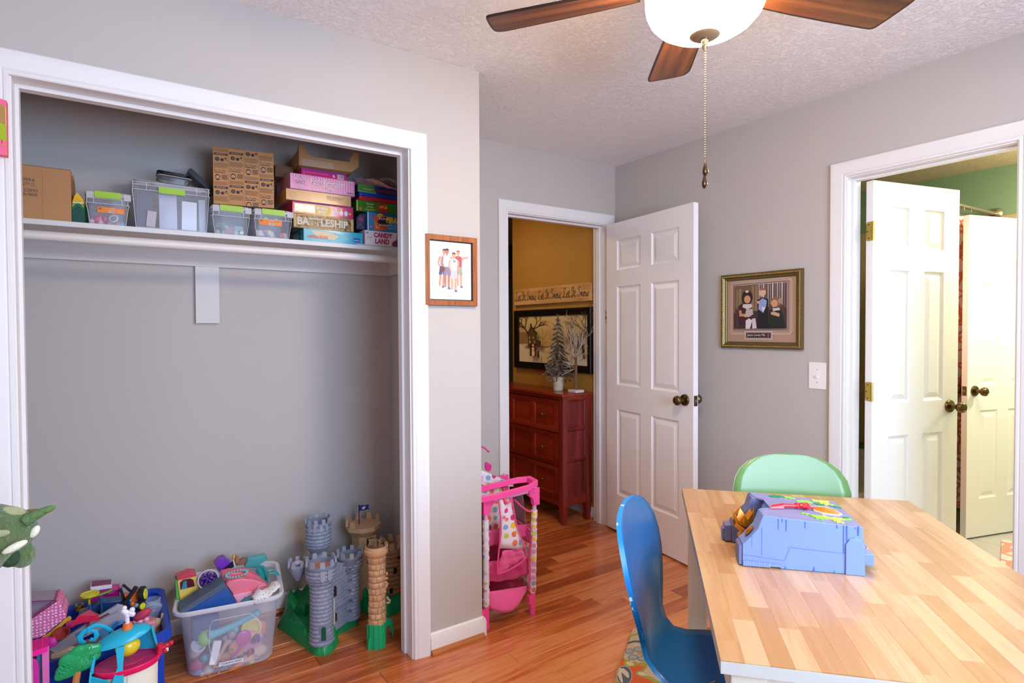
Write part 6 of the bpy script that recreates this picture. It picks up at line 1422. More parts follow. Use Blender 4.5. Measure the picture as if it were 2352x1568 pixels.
# local frame: deck an ellipse at z=.155
m_ = MB(plastic('#b8105c')); m_.lathe([(.0, .148), (.085, .148), (.087, .150), (.087, .158), (.084, .158), (.083, .155), (.0, .155)], 40, (0, 0, 0), sq=.72); m_.build('deck', bo)
m_ = MB(plastic('#e0145c')); m_.lathe([(.089, .138), (.092, .142), (.092, .155), (.088, .158)], 40, (0, 0, 0), False, sq=.72); m_.build('deck_rim', bo)
m_ = MB(plastic('#d8406c')); m_.tube([(.045*math.cos(t), .030*math.sin(t), .1553) for t in [6.283*i/24 for i in range(24)]], .0010, 5, True); m_.build('deck_ring', bo)
m_ = MB(plastic('#e9e6d2', .4)); m_.lathe([(.078, -.10), (.084, .138)], 40, (.002, .002, 0), False, sq=.70); m_.m(plastic('#c9c4a8', .5)).cyl((.052, -.040, -.10), .003, .235, 8); m_.m(plastic('#dcd8c0', .4)).cyl((.0, -.057, -.10), .0022, .237, 8); m_.build('hull', bo)
# arched porthole with dark window on the hull
m_ = MB(plastic('#8a8c9a')); m_.at((.018, -.057, .075), (0, 0, 0)).lathe([(.014, -.002), (.014, .004), (.010, .004), (.010, -.002)], 18, (0, 0, 0), False, 'y'); m_.build('porthole', bo)
# canopy: half dome with posts
m_ = MB(CY); L = []
for i in range(9):
    t = i/8*math.pi/2; L.append([(-.010+.078*math.cos(t)*math.cos(a), .012+.050*math.cos(t)*math.sin(a), .228+.030*math.sin(t)+.014*math.cos(t)*math.cos(a)) for a in [6.283*k/28 for k in range(28)]])
m_.loft(L, True, True); m_.build('canopy', bo)
m_ = MB(CY)
m_.loft([[(.068, .018, .240), (.074, .026, .240), (.074, .030, .236), (.066, .022, .236)], [(.084, .016, .16), (.090, .024, .16), (.090, .028, .156), (.082, .020, .156)]]); m_.loft([[(.03, .060, .235), (.068, .03, .242), (.070, .034, .24), (.03, .064, .233)], [(.02, .066, .155), (.084, .028, .155), (.086, .032, .155), (.02, .07, .155)]]); m_.build('rear_wall', bo)
m_ = MB(CY); m_.loft([[(-.030, -.036, .224), (-.006, -.040, .224), (-.006, -.036, .224), (-.030, -.032, .224)], [(-.026, -.058, .17), (-.012, -.060, .17), (-.012, -.055, .17), (-.026, -.053, .17)], [(-.045, -.068, .12), (-.010, -.072, .12), (-.012, -.064, .12), (-.045, -.062, .12)], [(-.055, -.070, -.1), (-.012, -.074, -.1), (-.012, -.066, -.1), (-.055, -.062, -.1)]]); m_.build('front_post', bo)
m_ = MB(CY); m_.tube([(-.080, .0, .236), (-.088, -.018, .20), (-.094, -.020, .155)], .0055, 8); m_.loft([[(-.090, .01, .165), (-.093, -.03, .165), (-.098, -.03, .165), (-.095, .01, .165)], [(-.125, .0, -.1), (-.115, -.06, -.1), (-.125, -.064, -.1), (-.132, .0, -.1)]]); m_.loft([[(-.095, -.025, .150), (-.050, -.066, .140), (-.052, -.070, .138), (-.1, -.028, .148)], [(-.118, -.05, -.1), (-.058, -.078, -.1), (-.06, -.082, -.1), (-.124, -.054, -.1)]]); m_.build('bow', bo)
m_ = MB(plastic('#dcc428', .25)); m_.ball((.002, -.004, .205), .034, 18, (1.05, .9, .9)); m_.build('bubble_window', bo)
m_ = MB(plastic('#c8143c')); m_.tube([(.088, -.006, .150), (.092, -.006, .175), (.090, -.006, .186)], .010, 10); m_.ball((.112, -.008, .176), .009, 10, (1.5, .8, .9)); m_.ball((.124, -.008, .180), .008, 10); m_.tube([(.094, -.008, .17), (.118, -.008, .178)], .007, 8); m_.ball((.106, -.010, .160), .007, 8); m_.build('heart_handle', bo)
m_ = MB(plastic('#e4e0da')); m_.cbox(.112, -.008, .163, .008, .008, .012); m_.build('handle_peg', bo)
# curly slide arm on the left of the boat
m_ = MB(CY); g0 = bo.location
m_.tube([C3(x, y, 2.33)-g0 for x, y in ((945, 1160), (900, 1130), (850, 1100), (790, 1092), (740, 1115), (690, 1150), (655, 1190), (665, 1230), (700, 1240))], [.004, .006, .006, .006, .007, .008, .009, .008, .005], 8, flat=.5)
m_.tube([C3(x, y, 2.33)-g0 for x, y in ((740, 1210), (775, 1215), (795, 1180), (785, 1145), (745, 1135))], [.007, .008, .008, .007, .004], 8, flat=.5); m_.tube([C3(x, y, 2.33)-g0 for x, y in ((728, 1112), (730, 1150))], .006, 8); m_.build('curly_slide', bo)
# white dog-bone spinner on an orange cone
m_ = MB(plastic('#e8732c')); p = C3(1050, 1125, 2.272)-g0; m_.lathe([(.0165, 0), (.0125, .020), (.0, .020)], 18, p); m_.build('orange_cone', bo)
m_ = MB(plastic('#e6e0ea')); m_.tube([p+Vector((0, 0, .018)), p+Vector((-.002, 0, .05))], [.006, .0075], 10)
for dx, dz, r_ in ((-.010, .063, .009), (-.004, .056, .010), (.008, .052, .010), (.013, .060, .009), (.014, .046, .009), (-.008, .072, .008), (.0, .045, .009)): m_.ball(p+Vector((dx, 0, dz)), r_, 10)
m_.build('white_spinner', bo)
# green tree toy
gt = thing('toy_tree', 'glossy green bumpy plastic toy tree standing in front of the blue tub', 'toy', Vector((on(178, 1520, 'y', 2.25).x, 2.25, 0)))
p = on(178, 1518, 'y', 2.25)-gt.location
m_ = MB(plastic('#0f9a58', .22)); ca_, sa_ = math.cos(rad(28)), math.sin(rad(28))
for (u, v, r_) in [(u*.86, v*.9, r_*.86) for u, v, r_ in ((0, 0, .044), (.036, .008, .036), (.058, .0, .026), (-.040, -.006, .034), (-.062, -.010, .020), (.02, .022, .032), (-.016, .018, .034), (.01, -.016, .036), (-.02, -.018, .028), (.045, -.018, .024))]:
    m_.ball(p+Vector((u*ca_-v*sa_, 0, u*sa_+v*ca_)), r_, 16, (1, .42, .88))
ob = m_.build('tree_crown', gt); rm = ob.modifiers.new('r', 'REMESH'); rm.mode = 'VOXEL'; rm.voxel_size = .0032; rm.use_smooth_shade = True; sm = ob.modifiers.new('s', 'SMOOTH'); sm.iterations = 6; sm.factor = .6
m_ = MB(plastic('#12a862', .2)); r_ = random.Random(12)
for i in range(16):
    u, v = r_.uniform(-.045, .048), r_.uniform(-.016, .020); c = p+Vector((u*ca_-v*sa_, -.0135, u*sa_+v*ca_)); m_.tube([c+Vector((.0045*math.cos(t), 0, .006*math.sin(t))) for t in [6.283*k/8 for k in range(8)]], .0011, 4, True)
ob = m_.build('leaf_mark', gt); ob['kind'] = 'stuff'
m_ = MB(plastic('#c07c44', .5)); m_.tube([(p.x+.0, 0, p.z-.03), (p.x-.006, 0, p.z-.07), (p.x-.012, 0, 0)], [.010, .010, .013], 10); m_.build('tree_trunk', gt)
# pink house at the far left
ph = thing('toy_cottage', 'magenta-roofed pink toy cottage with arched doorway at the left of the blue tub', 'toy', Vector((-.275, 2.27, 0))); g0 = ph.location
PK = plastic('#d02c9c')
def X(x, y, pl=2.27): p = C3(x, y, pl); return p-g0
m_ = MB(plastic('#c4186c', .4)); P = [X(100, 1262, 2.30), X(400, 1180, 2.30), X(390, 1268, 2.262), X(100, 1372, 2.262)]
m_.add([p+Vector((0, 0, z)) for z in (0, -.006) for p in P], [(0, 1, 2, 3), (7, 6, 5, 4), (0, 4, 5, 1), (1, 5, 6, 2), (2, 6, 7, 3), (3, 7, 4, 0)]); m_.build('roof', ph, smooth=False)
m_ = MB(plastic('#d84a8c', .4))
for k in range(5):
    t = (k+1)/6; m_.tube([P[0].lerp(P[1], t)+Vector((0, 0, .0006)), P[3].lerp(P[2], t)+Vector((0, 0, .0006))], .0010, 4)
m_.build('roof_seam', ph); ph.children[-1]['kind'] = 'stuff'
m_ = MB(plastic('#e81c94', .35)); a, b = X(100, 1372, 2.26), X(390, 1268, 2.26); m_.loft([[a, a+Vector((0, .004, 0)), a+Vector((0, .004, -.016)), a+Vector((0, 0, -.016))], [b, b+Vector((0, .004, 0)), b+Vector((0, .004, -.016)), b+Vector((0, 0, -.016))]]); m_.build('eave', ph, smooth=False)
m_ = MB(plastic('#d46cac', .4)); a = X(375, 1300); m_.box(a.x-.009, -.004, 0, a.x+.008, .008, a.z+.01); m_.build('corner_post', ph, bevel=.001)
m_ = MB(PK); a, b = X(120, 1345), X(320, 1400); zt = b.z+.02; xm = b.x
out = [(a.x-.04, 0), (a.x-.04, zt), (xm-.02, zt), (xm-.005, zt-.012), (xm, zt-.03), (xm, 0)]
dr_ = [(xm-.018, .02), (xm-.018, zt-.045), (xm-.026, zt-.026), (xm-.045, zt-.018), (a.x-.03, zt-.018), (a.x-.03, .02)]
V = [(x, y, z) for y in (0, .01) for x, z in out+dr_]; n = 6
m_.add(V, [(i, (i+1) % 6, 6+(5-((i+1) % 6)) % 6, 6+(5-i) % 6) for i in range(0)]+[]); m_.prism([(xm-.016, 0), (xm, 0), (xm, zt-.03), (xm-.005, zt-.012), (xm-.02, zt), (a.x-.04, zt), (a.x-.04, zt-.016), (xm-.042, zt-.016), (xm-.024, zt-.024), (xm-.016, zt-.04)], 0, .010, 'y'); m_.prism([(a.x-.04, 0), (xm, 0), (xm, .045), (a.x-.04, .045)], 0, .010, 'y'); m_.build('door_wall', ph, bevel=.001)
m_ = MB(M('#120c10', .7)); m_.box(a.x-.05, .03, 0, xm-.01, .04, zt-.01); m_.build('dark_interior', ph, smooth=False)
m_ = MB(M('#4a8aa8', .5, var=.3)); m_.box(xm-.006, .02, 0, X(360, 1300).x, .03, zt+.012); m_.build('back_panel', ph, smooth=False)
# ================================================================== DOLL CHANGING STATION
PNK = plastic('#f04c96', .35); PNT = M('#e0a8cc', .4, var=.03); PCL = cloth('#e0508f')
DOTF = dots_mat('egg_dots', '#e6dce4', ['#d0387c', '#e8c03c', '#7fb0cc', '#e8785c', '#e0a8cc', '#b8c85c', '#d0387c', '#e8785c'], 25, .36)
DOTS = dots_mat('sleeve_dots', '#ddd4dc', ['#c8387c', '#e8c03c', '#7f9ab8', '#c8706c', '#d08cb8', '#b8c85c'], 34, .42)
ds = thing('doll_crib', 'pink doll changing station with dotted fabric standing past the stub wall', 'doll furniture', (1.46, 2.30, 0)); G0 = ds.location
def f6(x, y, pl): return on(1080+x/3.41, 1000+y/3.41, 'y', pl)-G0
FL, FR, BL, BR = Vector((1.334, 2.180)), Vector((1.582, 2.172)), Vector((1.36, 2.47)), Vector((1.605, 2.455))
def LP(p, z): return Vector((p.x-G0.x, p.y-G0.y, z))
for p, dx in ((FL, 0), (FR, .018), (BL, 0), (BR, .01)):
    m_ = MB(PNK); m_.tube([LP(p, .0), LP(p, .10)+Vector((dx*.15, 0, 0))], .0135, 12); m_.box(LP(p, 0).x-.030 if p in (FL, BL) else LP(p, 0).x-.022, LP(p, 0).y-.008, .055, LP(p, 0).x, LP(p, 0).y+.012, .092); m_.build('foot', ds, bevel=.001)
    m_ = MB(PNT); m_.tube([LP(p, .09)+Vector((dx*.15, 0, 0)), LP(p, .60)+Vector((dx, 0, 0))], .0095, 10); m_.build('leg', ds)
    m_ = MB(DOTS); m_.tube([LP(p, z)+Vector((dx*z/.6+.0015*math.sin(z*160), .0015*math.cos(z*130), 0)) for z in [.105+.012*i for i in range(33)]], [.0135+.0022*abs(math.sin(i*1.3)) for i in range(33)], 10); m_.build('fabric_sleeve', ds)
    m_ = MB(PNK); c = LP(p, .555)+Vector((dx, 0, 0)); s = 1 if p in (FL, BL) else -1
    m_.prism([(c.x-.018*s, .515), (c.x+.014*s, .515), (c.x+.018*s, .545), (c.x+.040*s, .565), (c.x+.042*s, .590), (c.x-.018*s, .595)], c.y-.014, c.y+.012, 'y'); m_.m(STEEL).cyl((c.x+.018*s, c.y-.0155, .578), .0045, .002, 10, 'y'); m_.build('corner_bracket', ds, bevel=.002)
# moulded tray rim, raised at the right end
m_ = MB(PNK); rr = [(FL.x-.055, FL.y-.02, .578), (FL.x+.03, FL.y-.035, .582), (FR.x-.03, FR.y-.035, .597), (FR.x+.028, FR.y-.012, .606), (FR.x+.034, FR.y+.055, .610), (FR.x-.02, FR.y+.085, .606), (FL.x+.02, FL.y+.085, .592), (FL.x-.05, FL.y+.06, .586)]
o_ = [Vector(p)-G0 for p in rr]; c0 = sum(o_, Vector())/8; L = []
inner = [c0+(p-c0)*.86 for p in o_]
def z_(p, d): return Vector((p.x, p.y, p.z+G0.z+d))
for a, d in ((o_, 0), (o_, .027), (inner, .027), (inner, .018), ([c0+(p-c0)*.84 for p in o_], .0)): L.append([z_(p, d) for p in a])
L.append(L[0]); m_.loft(L, True, False); m_.build('tray_rim', ds, bevel=.003, ang=50)
m_ = MB(PNT); m_.tube([LP(FL, .568), LP(FR, .582)], .0075, 8); m_.tube([LP(BL, .568), LP(BR, .582)], .0075, 8); m_.build('cross_tube', ds); ds.children[-1]['kind'] = 'stuff'
def sheet(name, mat, pts, wob=.003, th=.0025, nu=10, nv=8, sag=0., seed=1):
    """cloth between four corners (bl, br, tr, tl)"""
    bl, br_, tr_2, tl = [Vector(p) for p in pts]; mb = MB(mat); L = []; r_ = random.Random(seed); ph = r_.random()*6
    n = (br_-bl).cross(tl-bl).normalized()
    for j in range(nv+1):
        v = j/nv; L.append([bl.lerp(br_, i/nu).lerp(tl.lerp(tr_2, i/nu), v)+n*(wob*math.sin(i*1.7+ph+j*.6)+wob*.6*math.cos(j*1.9+i*.4))+Vector((0, 0, -sag*math.sin(math.pi*i/nu)*(1-v))) for i in range(nu+1)])
    mb.loft(L, False, False); ob = mb.build(name, ds, ang=80); s = ob.modifiers.new('s', 'SOLIDIFY'); s.thickness = th; return ob
def L2(p, q, t, z): return Vector((p.x+(q.x-p.x)*t-G0.x, p.y+(q.y-p.y)*t-G0.y, z))
# back crib fabric standing above the tray at the rear
sheet('crib_side', DOTF, [f6(40, 395, 2.43), f6(345, 400, 2.43), f6(330, 375, 2.43), f6(70, 262, 2.43)], .004, seed=2)
sheet('crib_end', DOTF, [L2(FL, BL, 0, .12), L2(FL, BL, 1, .12), L2(FL, BL, 1, .56), L2(FL, BL, 0, .56)], .004, seed=3)
sheet('crib_back', DOTF, [L2(BL, BR, 0, .13), L2(BL, BR, 1, .13), L2(BL, BR, 1, .55), L2(BL, BR, 0, .55)], .004, seed=4)
# right-hand side: net panel above a pink band
MESHF = clear('net_fabric', '#9a7a80', .55, .8)
sheet('net_panel', MESHF, [L2(FR, BR, .15, .40), L2(FR, BR, .85, .42), L2(FR, BR, .75, .52), L2(FR, BR, .30, .55)], .001, seed=5)
sheet('side_band', PCL, [L2(FR, BR, -.02, .33), L2(FR, BR, 1, .34), L2(FR, BR, 1, .42), L2(FR, BR, -.02, .40)], .003, seed=6)
sheet('side_fabric', DOTF, [L2(FR, BR, 0, .12), L2(FR, BR, 1, .12), L2(FR, BR, 1, .335), L2(FR, BR, 0, .325)], .004, seed=7)
# inner shelves (pockets)
sheet('upper_band', PCL, [f6(125, 870, 2.22), f6(485, 780, 2.22), f6(490, 685, 2.22), f6(125, 750, 2.22)], .003, seed=8)
sheet('inner_panel', cloth('#b01f58'), [f6(120, 1130, 2.33), f6(470, 1100, 2.33), f6(470, 800, 2.33), f6(120, 850, 2.33)], .004, seed=9)
sheet('middle_pocket', cloth('#dc3f84'), [f6(130, 1140, 2.20), f6(470, 1085, 2.20), f6(470, 960, 2.20), f6(130, 990, 2.20)], .006, sag=.012, seed=10)
sheet('lower_panel', cloth('#a81c58'), [f6(130, 1240, 2.35), f6(470, 1190, 2.35), f6(470, 1080, 2.35), f6(130, 1140, 2.35)], .004, seed=11)
mb = MB(cloth('#ea5aa0')); L = []
for j in range(7):
    v = j/6; l = []
    for i in range(13):
        t = i/12; a = f6(132, 1225, 2.19).lerp(f6(458, 1175, 2.19), t); b = f6(135, 1345-0, 2.19).lerp(f6(440, 1225, 2.19), t)+Vector((0, 0, -.045*math.sin(math.pi*min(1, t*1.05))*(1-.25*t)))
        l.append(a.lerp(b, v)+Vector((0, -.035*math.sin(math.pi*v*.5)*math.sin(math.pi*t), 0)))
    L.append(l)
mb.loft(L, False, False); ob = mb.build('lower_pocket', ds, ang=80); s = ob.modifiers.new('s', 'SOLIDIFY'); s.thickness = .003
# hanging diaper bag at the front
mb = MB(DOTF); L = []
for j in range(9):
    v = j/8; xl = 225+(-0)*v+8*v; xr = 322+95*v*v+20*v; y0_ = 500+385*v; y1_ = 490+395*v-10*v
    L.append([f6(xl, y0_, 2.160).lerp(f6(xr, y1_, 2.160), i/6)+Vector((0, -.006*math.sin(i*1.1+j*.5)-.010*math.sin(math.pi*i/6), 0)) for i in range(7)])
mb.loft(L, False, False); ob = mb.build('bag_front', ds, ang=80); s = ob.modifiers.new('s', 'SOLIDIFY'); s.thickness = .003
sheet('bag_bottom', PCL, [f6(212, 1085, 2.150), f6(432, 958, 2.150), f6(412, 882, 2.150), f6(250, 905, 2.150)], .005, seed=12)
m_ = MB(plastic('#e8488c', .6))
m_.tube([f6(x, y, 2.146) for x, y in ((222, 510), (238, 640), (242, 760), (225, 900), (215, 1010), (212, 1085), (300, 1055), (400, 995), (440, 950), (438, 905), (400, 800), (355, 670), (340, 570), (325, 485))], .0038, 6)
m_.tube([f6(x, y, 2.142) for x, y in ((262, 490), (275, 520), (292, 530), (312, 515), (322, 485))], .0045, 6); m_.build('bag_binding', ds)
m_ = MB(plastic('#e8488c', .6)); m_.tube([f6(x, y, 2.17) for x, y in ((345, 500), (400, 555), (450, 590), (500, 600), (500, 640), (488, 760), (470, 900), (465, 1080), (462, 1210))], .0040, 6); m_.build('side_binding', ds)
FLW = paper('#e8b020')
for (cx, cy, c) in ((195, 683, FLW), (355, 760, FLW), (265, 640, paper('#d070b0'))):
    p = f6(cx, cy, 2.140 if cx > 200 else 2.32); m_ = MB(c)
    for k in range(6): a = k*math.pi/3; m_.ball((p.x+.0055*math.cos(a), p.y, p.z+.0055*math.sin(a)), .0035, 6, (1, .25, 1))
    m_.m(paper('#c86a20')).ball((p.x, p.y-.001, p.z), .003, 6, (1, .3, 1)); m_.build('flower_motif', ds)
# back left dotted panel visible between leg and bag
sheet('left_panel', DOTF, [f6(125, 760, 2.30), f6(240, 740, 2.30), f6(235, 500, 2.30), f6(150, 505, 2.30)], .003, seed=14)
# mobile arm with heart
m_ = MB(plastic('#e0348c')); m_.tube([LP(BL, .60)+Vector((-.03, 0, 0)), LP(BL, .70)+Vector((-.03, 0, 0)), f6(30, 70, 2.44), f6(70, 80, 2.44), f6(110, 95, 2.44), f6(140, 120, 2.44)], .0042, 8); m_.ball(f6(142, 122, 2.44), .007, 8); m_.build('mobile_arm', ds)
m_ = MB(M('#d8d0d4', .5)); m_.tube([f6(140, 128, 2.44), f6(138, 210, 2.44)], .0006, 4); m_.build('mobile_string', ds)
hp = [f6(x, y, 2.44) for x, y in ((118, 215), (128, 205), (140, 212), (150, 222), (163, 225), (168, 245), (158, 275), (145, 281), (125, 272), (116, 245))]; m_ = MB(plastic('#d42a84')); m_.prism([(p.x, p.z) for p in hp], 2.437-G0.y, 2.446-G0.y, 'y'); m_.build('heart_charm', ds, bevel=.002)

# ================================================================== TOY CAVE ON THE TABLE
tcv = thing('toy_playset', 'lavender blue plastic rock cave playset lying on the table', 'toy', (1.281, .865, TZ+.0005), math.atan2(-.724, .69))
LAV = M('#7d93cf', .42, var=.03, scale=5); LAVT = M('#7f82ae', .5, var=.10, scale=25, bump=.3, bscale=45); LAV_SHADE = M('#6d7196', .5, var=.05)  # the last, darker tone puts the end faces' shade into the colour
sil = [(.0, .002), (.0, .055), (.010, .064), (.036, .096), (.040, .108), (.048, .130), (.272, .116), (.276, .070), (.278, .0), (.09, .0), (.088, .003)]
sil2 = [(.0, .002), (.0, .055), (.010, .064), (.036, .096), (.040, .108), (.048, .130), (.16, .130), (.16, 0)]
m_ = MB(LAV); m_.prism([(a, b) for a, b in sil], 0, .058, 'y'); m_.build('front_wing', tcv, bevel=.0015)
m_ = MB(LAV); m_.prism([(.075, .0), (.075, .110), (.085, .1285), (.272, .1145), (.276, .07), (.278, 0)], .056, .165, 'y'); m_.build('middle_body', tcv, bevel=.0015)
m_ = MB(LAV_SHADE); m_.prism([(-.0, .002), (.0, .05), (.012, .068), (.040, .098), (.050, .1295), (.272, .1155), (.276, .07), (.278, .0)], .160, .212, 'y'); m_.build('rear_wing', tcv, bevel=.0015)
# top sheet (stone textured) following the slope
m_ = MB(LAVT); zt = lambda u: .1305-(u-.048)*.0625+.0008
def topz(u): return .130-(u-.048)*(.014/.224)+.0012
pts = [(.049, .001), (.272, .001), (.273, .211), (.052, .211), (.060, .160), (.078, .150), (.080, .075), (.052, .060)]
m_.add([(u, v, topz(u)) for u, v in pts]+[(u, v, topz(u)-.004) for u, v in pts], [tuple(range(8)), tuple(range(15, 7, -1))]+[(i, (i+1) % 8, 8+(i+1) % 8, 8+i) for i in range(8)]); m_.build('rock_top', tcv, smooth=False)
# grooves and planks of the front face
GRV = M('#4a68b4', .6)
GR = []
for x, z0, z1, w in ((.022, .050, .078, .0007), (.045, .03, .10, .0008), (.083, .098, .124, .0016), (.101, .095, .123, .002), (.092, .115, .125, .0012), (.144, .105, .121, .0012), (.230, .05, .118, .0014), (.237, .08, .118, .0022), (.262, .095, .117, .0026), (.215, .110, .118, .0014), (.255, .110, .116, .001), (.1, .0, .010, .0016), (.165, .0, .014, .002), (.21, .0, .008, .0014)):
    GR.append(([(x-w/2, z0 if z0 > .02 else 0), (x+w/2, z0 if z0 > .02 else 0), (x+w*.8, z1), (x-w*.8, z1)] if z0 > .02 else [(x-w, 0), (x+w, 0), (x, z1)], GRV))
GR += [(bar(.0, .030, .098, .022, .0007), GRV), (bar(.098, .022, .110, .056, .0007), GRV), (bar(.110, .056, .231, .050, .0007), GRV)]
for k in range(5): GR.append((rect(.013+k*.0125, .002, .0138+k*.0125, .016), paper('#c4d4f4')))
GR.append((bar(.001, .0165, .090, .013, .0006), GRV))
flat(tcv, 'moulded_line', GR, (0, 0, 0), lift=.0003)
m_ = MB(LAV)
for k in range(5): m_.box(.002+k*.0125, -.0016, .002, .0125+k*.0125, 0, .0155)
m_.build('moulded_step', tcv, smooth=False); tcv.children[-1]['kind'] = 'stuff'; m_ = MB(LAV); m_.prism([(.234, .0), (.234, .072), (.242, .086), (.256, .090), (.268, .084), (.274, .070), (.276, .0)], -.0045, 0, 'y'); m_.build('moulded_panel', tcv, smooth=False, bevel=.0012)
m_ = MB(LAV); m_.tube([(.281+.006*math.cos(t), .02, .062+.006*math.sin(t)) for t in [6.283*i/14 for i in range(14)]], .002, 6, True); m_.build('hinge_ring', tcv)
m_ = MB(LAV); m_.box(.275, .040, .010, .312, .075, .038); m_.build('side_block', tcv, smooth=False, bevel=.0015)
m_ = MB(LAV_SHADE); m_.prism([(-.001, .003), (-.001, .054), (-.008, .050), (-.008, .004)], .002, .052, 'y'); m_.build('end_step', tcv, smooth=False, bevel=.001); m_ = MB(LAV_SHADE); m_.prism([(-.001, .003), (-.001, .048), (-.018, .045), (-.018, .004)], .165, .207, 'y'); m_.prism([(-.018, .003), (-.018, .035), (-.024, .034), (-.024, .004)], .175, .200, 'y'); m_.build('end_step', tcv, smooth=False, bevel=.001)
# golden lotus in the mouth of the cave
GO = M('#d9901e', .28, metal=.35, var=.08); lo = MB(GO)
for k, (a, tl, l) in enumerate(((0, .35, .066), (.9, .5, .058), (1.8, .6, .056), (2.7, .7, .064), (3.6, .7, .060), (4.5, .6, .056), (5.4, .5, .064), (.4, 1.1, .05), (2.3, 1.1, .05), (4.0, 1.1, .05))):
    T = Matrix.Translation((.024, .108, .055)) @ Matrix.Rotation(a, 4, 'Z') @ Matrix.Rotation(tl*.8, 4, 'Y'); lo.T = T
    V = [(0, -.008, 0), (0, .008, 0), (.006, .018, l*.5), (.004, 0, l*1.08), (.006, -.018, l*.5), (.012, 0, l*.45)]
    lo.add(V, [(0, 1, 5), (1, 2, 5), (2, 3, 5), (3, 4, 5), (4, 0, 5), (0, 4, 3, 2, 1)])
lo.at().lathe([(.012, .0), (.016, .03), (.020, .045), (.010, .06), (0, .06)], 8, (.024, .108, 0)); lo.build('golden_lotus', tcv, smooth=False, bevel=.001)
def plate(name, c, du, dv, poly, mat, h=.003):
    m = MB(mat); z = [topz(a) for a, b in poly]; n = len(poly)
    m.add([(a, b, topz(a)+.0002) for a, b in poly]+[(a, b, topz(a)+h) for a, b in poly], [tuple(range(n)), tuple(range(n, 2*n))]+[(i, (i+1) % n, n+(i+1) % n, n+i) for i in range(n)]); return m.build(name, tcv, smooth=False, bevel=.0005)
AMB = M('#e07c14', .2, var=.15, scale=60); hexo = [(.190, .120), (.188, .085), (.203, .068), (.240, .066), (.252, .080), (.246, .115), (.225, .132)]
plate('amber_rim', 0, 0, 0, hexo, plastic('#efe6c4'), .004)
hc_ = (.219, .096); sc_ = [(hc_[0]+(a-hc_[0])*.92, hc_[1]+(b-hc_[1])*.92) for a, b in hexo]
m_ = MB(AMB); n = 7; V = [(a, b, topz(a)+.004) for a, b in sc_]+[(hc_[0], hc_[1], topz(hc_[0])+.010)]; m_.add(V, [(i, (i+1) % 7, 7) for i in range(7)]); m_.build('amber_gem', tcv, smooth=False)
# side medallions
flat(tcv, 'gold_medallion', [(disc(.0, 0, .012, 12, .016), M('#c88c10', .3, metal=.6)), (bar(-.006, -.008, .006, .008, .003), M('#8a5c08', .4, metal=.6))], (.021, .028, .0815), (0, -1, 0), (.70, 0, .82), lift=.0012)
flat(tcv, 'gold_medallion', [(rrect(-.012, -.012, .012, .012, .003), M('#d89a1c', .3, metal=.6)), (rrect(-.007, -.010, .008, .009, .002), plastic('#e05a20'))], (.021, .186, .082), (0, -1, 0), (.70, 0, .82), lift=.0015)
# red toy shovel lying across the top
REDP = plastic('#e0242c', .28)
m_ = MB(REDP); z0 = topz(.12)+.008
m_.tube([(.112, .082, z0), (.150, .092, z0-.002)], .0055, 8); m_.ball((.148, .092, z0-.001), .008, 8); m_.ball((.163, .094, z0-.001), .0125, 10, (1.1, .8, .6)); m_.ball((.172, .098, z0-.003), .010, 8); m_.tube([(.175, .096, z0-.004), (.192, .099, z0-.007)], .003, 6)
m_.loft([[(.076, .060, topz(.08)+.001), (.080, .075, topz(.08)+.001), (.112, .094, z0-.006), (.114, .072, z0-.006)], [(.078, .062, topz(.08)+.006), (.084, .073, topz(.08)+.008), (.112, .090, z0+.004), (.114, .076, z0+.004)]]); m_.build('red_clasp', tcv, bevel=.0008)
def leafy(cu, cv, ang, L, w, mat, seed, n=7):
    r_ = random.Random(seed); ca, sa = math.cos(ang), math.sin(ang); out = []
    for i in range(n):
        t = i/(n-1); ww = w*math.sin(math.pi*min(1, t*.9+.1)); out.append((t*L, ww*(1 if i % 2 else .45)))
    P = out+[(a, -b) for a, b in out[::-1]]
    return [(cu+a*ca-b*sa, cv+a*sa+b*ca) for a, b in P]
LG, DG, YG = plastic('#8fd83c', .5), plastic('#1c8a54', .5), plastic('#c4e04c', .5)
for k, (cu, cv, a, L_, w, mt) in enumerate(((.100, .185, .3, .045, .011, DG), (.110, .198, -.1, .04, .010, DG), (.140, .196, -.2, .030, .009, LG), (.165, .165, .3, .04, .009, LG), (.180, .172, -.3, .035, .010, LG), (.205, .165, -.4, .030, .008, DG), (.222, .180, .5, .04, .012, YG), (.225, .180, -.6, .04, .012, YG), (.228, .182, 2.2, .025, .010, YG), (.245, .160, -.5, .035, .007, DG),
        (.165, .045, -.25, .05, .009, LG), (.170, .040, -.9, .035, .008, LG), (.205, .035, .2, .045, .014, YG), (.205, .032, 2.6, .03, .010, YG), (.215, .025, -.7, .025, .010, YG), (.200, .035, 1.5, .02, .009, YG), (.246, .042, .5, .022, .009, LG), (.250, .050, 1.1, .018, .008, DG), (.148, .058, -.5, .03, .005, LG))):
    m_ = MB(mt); P = leafy(cu, cv, a, L_, w, mt, k); P = [(min(max(a_, .055), .270), min(max(b_, .004), .208)) for a_, b_ in P]; n = len(P); h_ = .0016+.0003*(k % 4)
    m_.add([(a_, b_, topz(a_)+h_) for a_, b_ in P]+[(a_, b_, topz(a_)) for a_, b_ in P], [(i, i+1, n-2-i, n-1-i) for i in range(n//2-1)]+[(i, (i+1) % n, n+(i+1) % n, n+i) for i in range(n)]); m_.build('leaf', tcv, smooth=False)

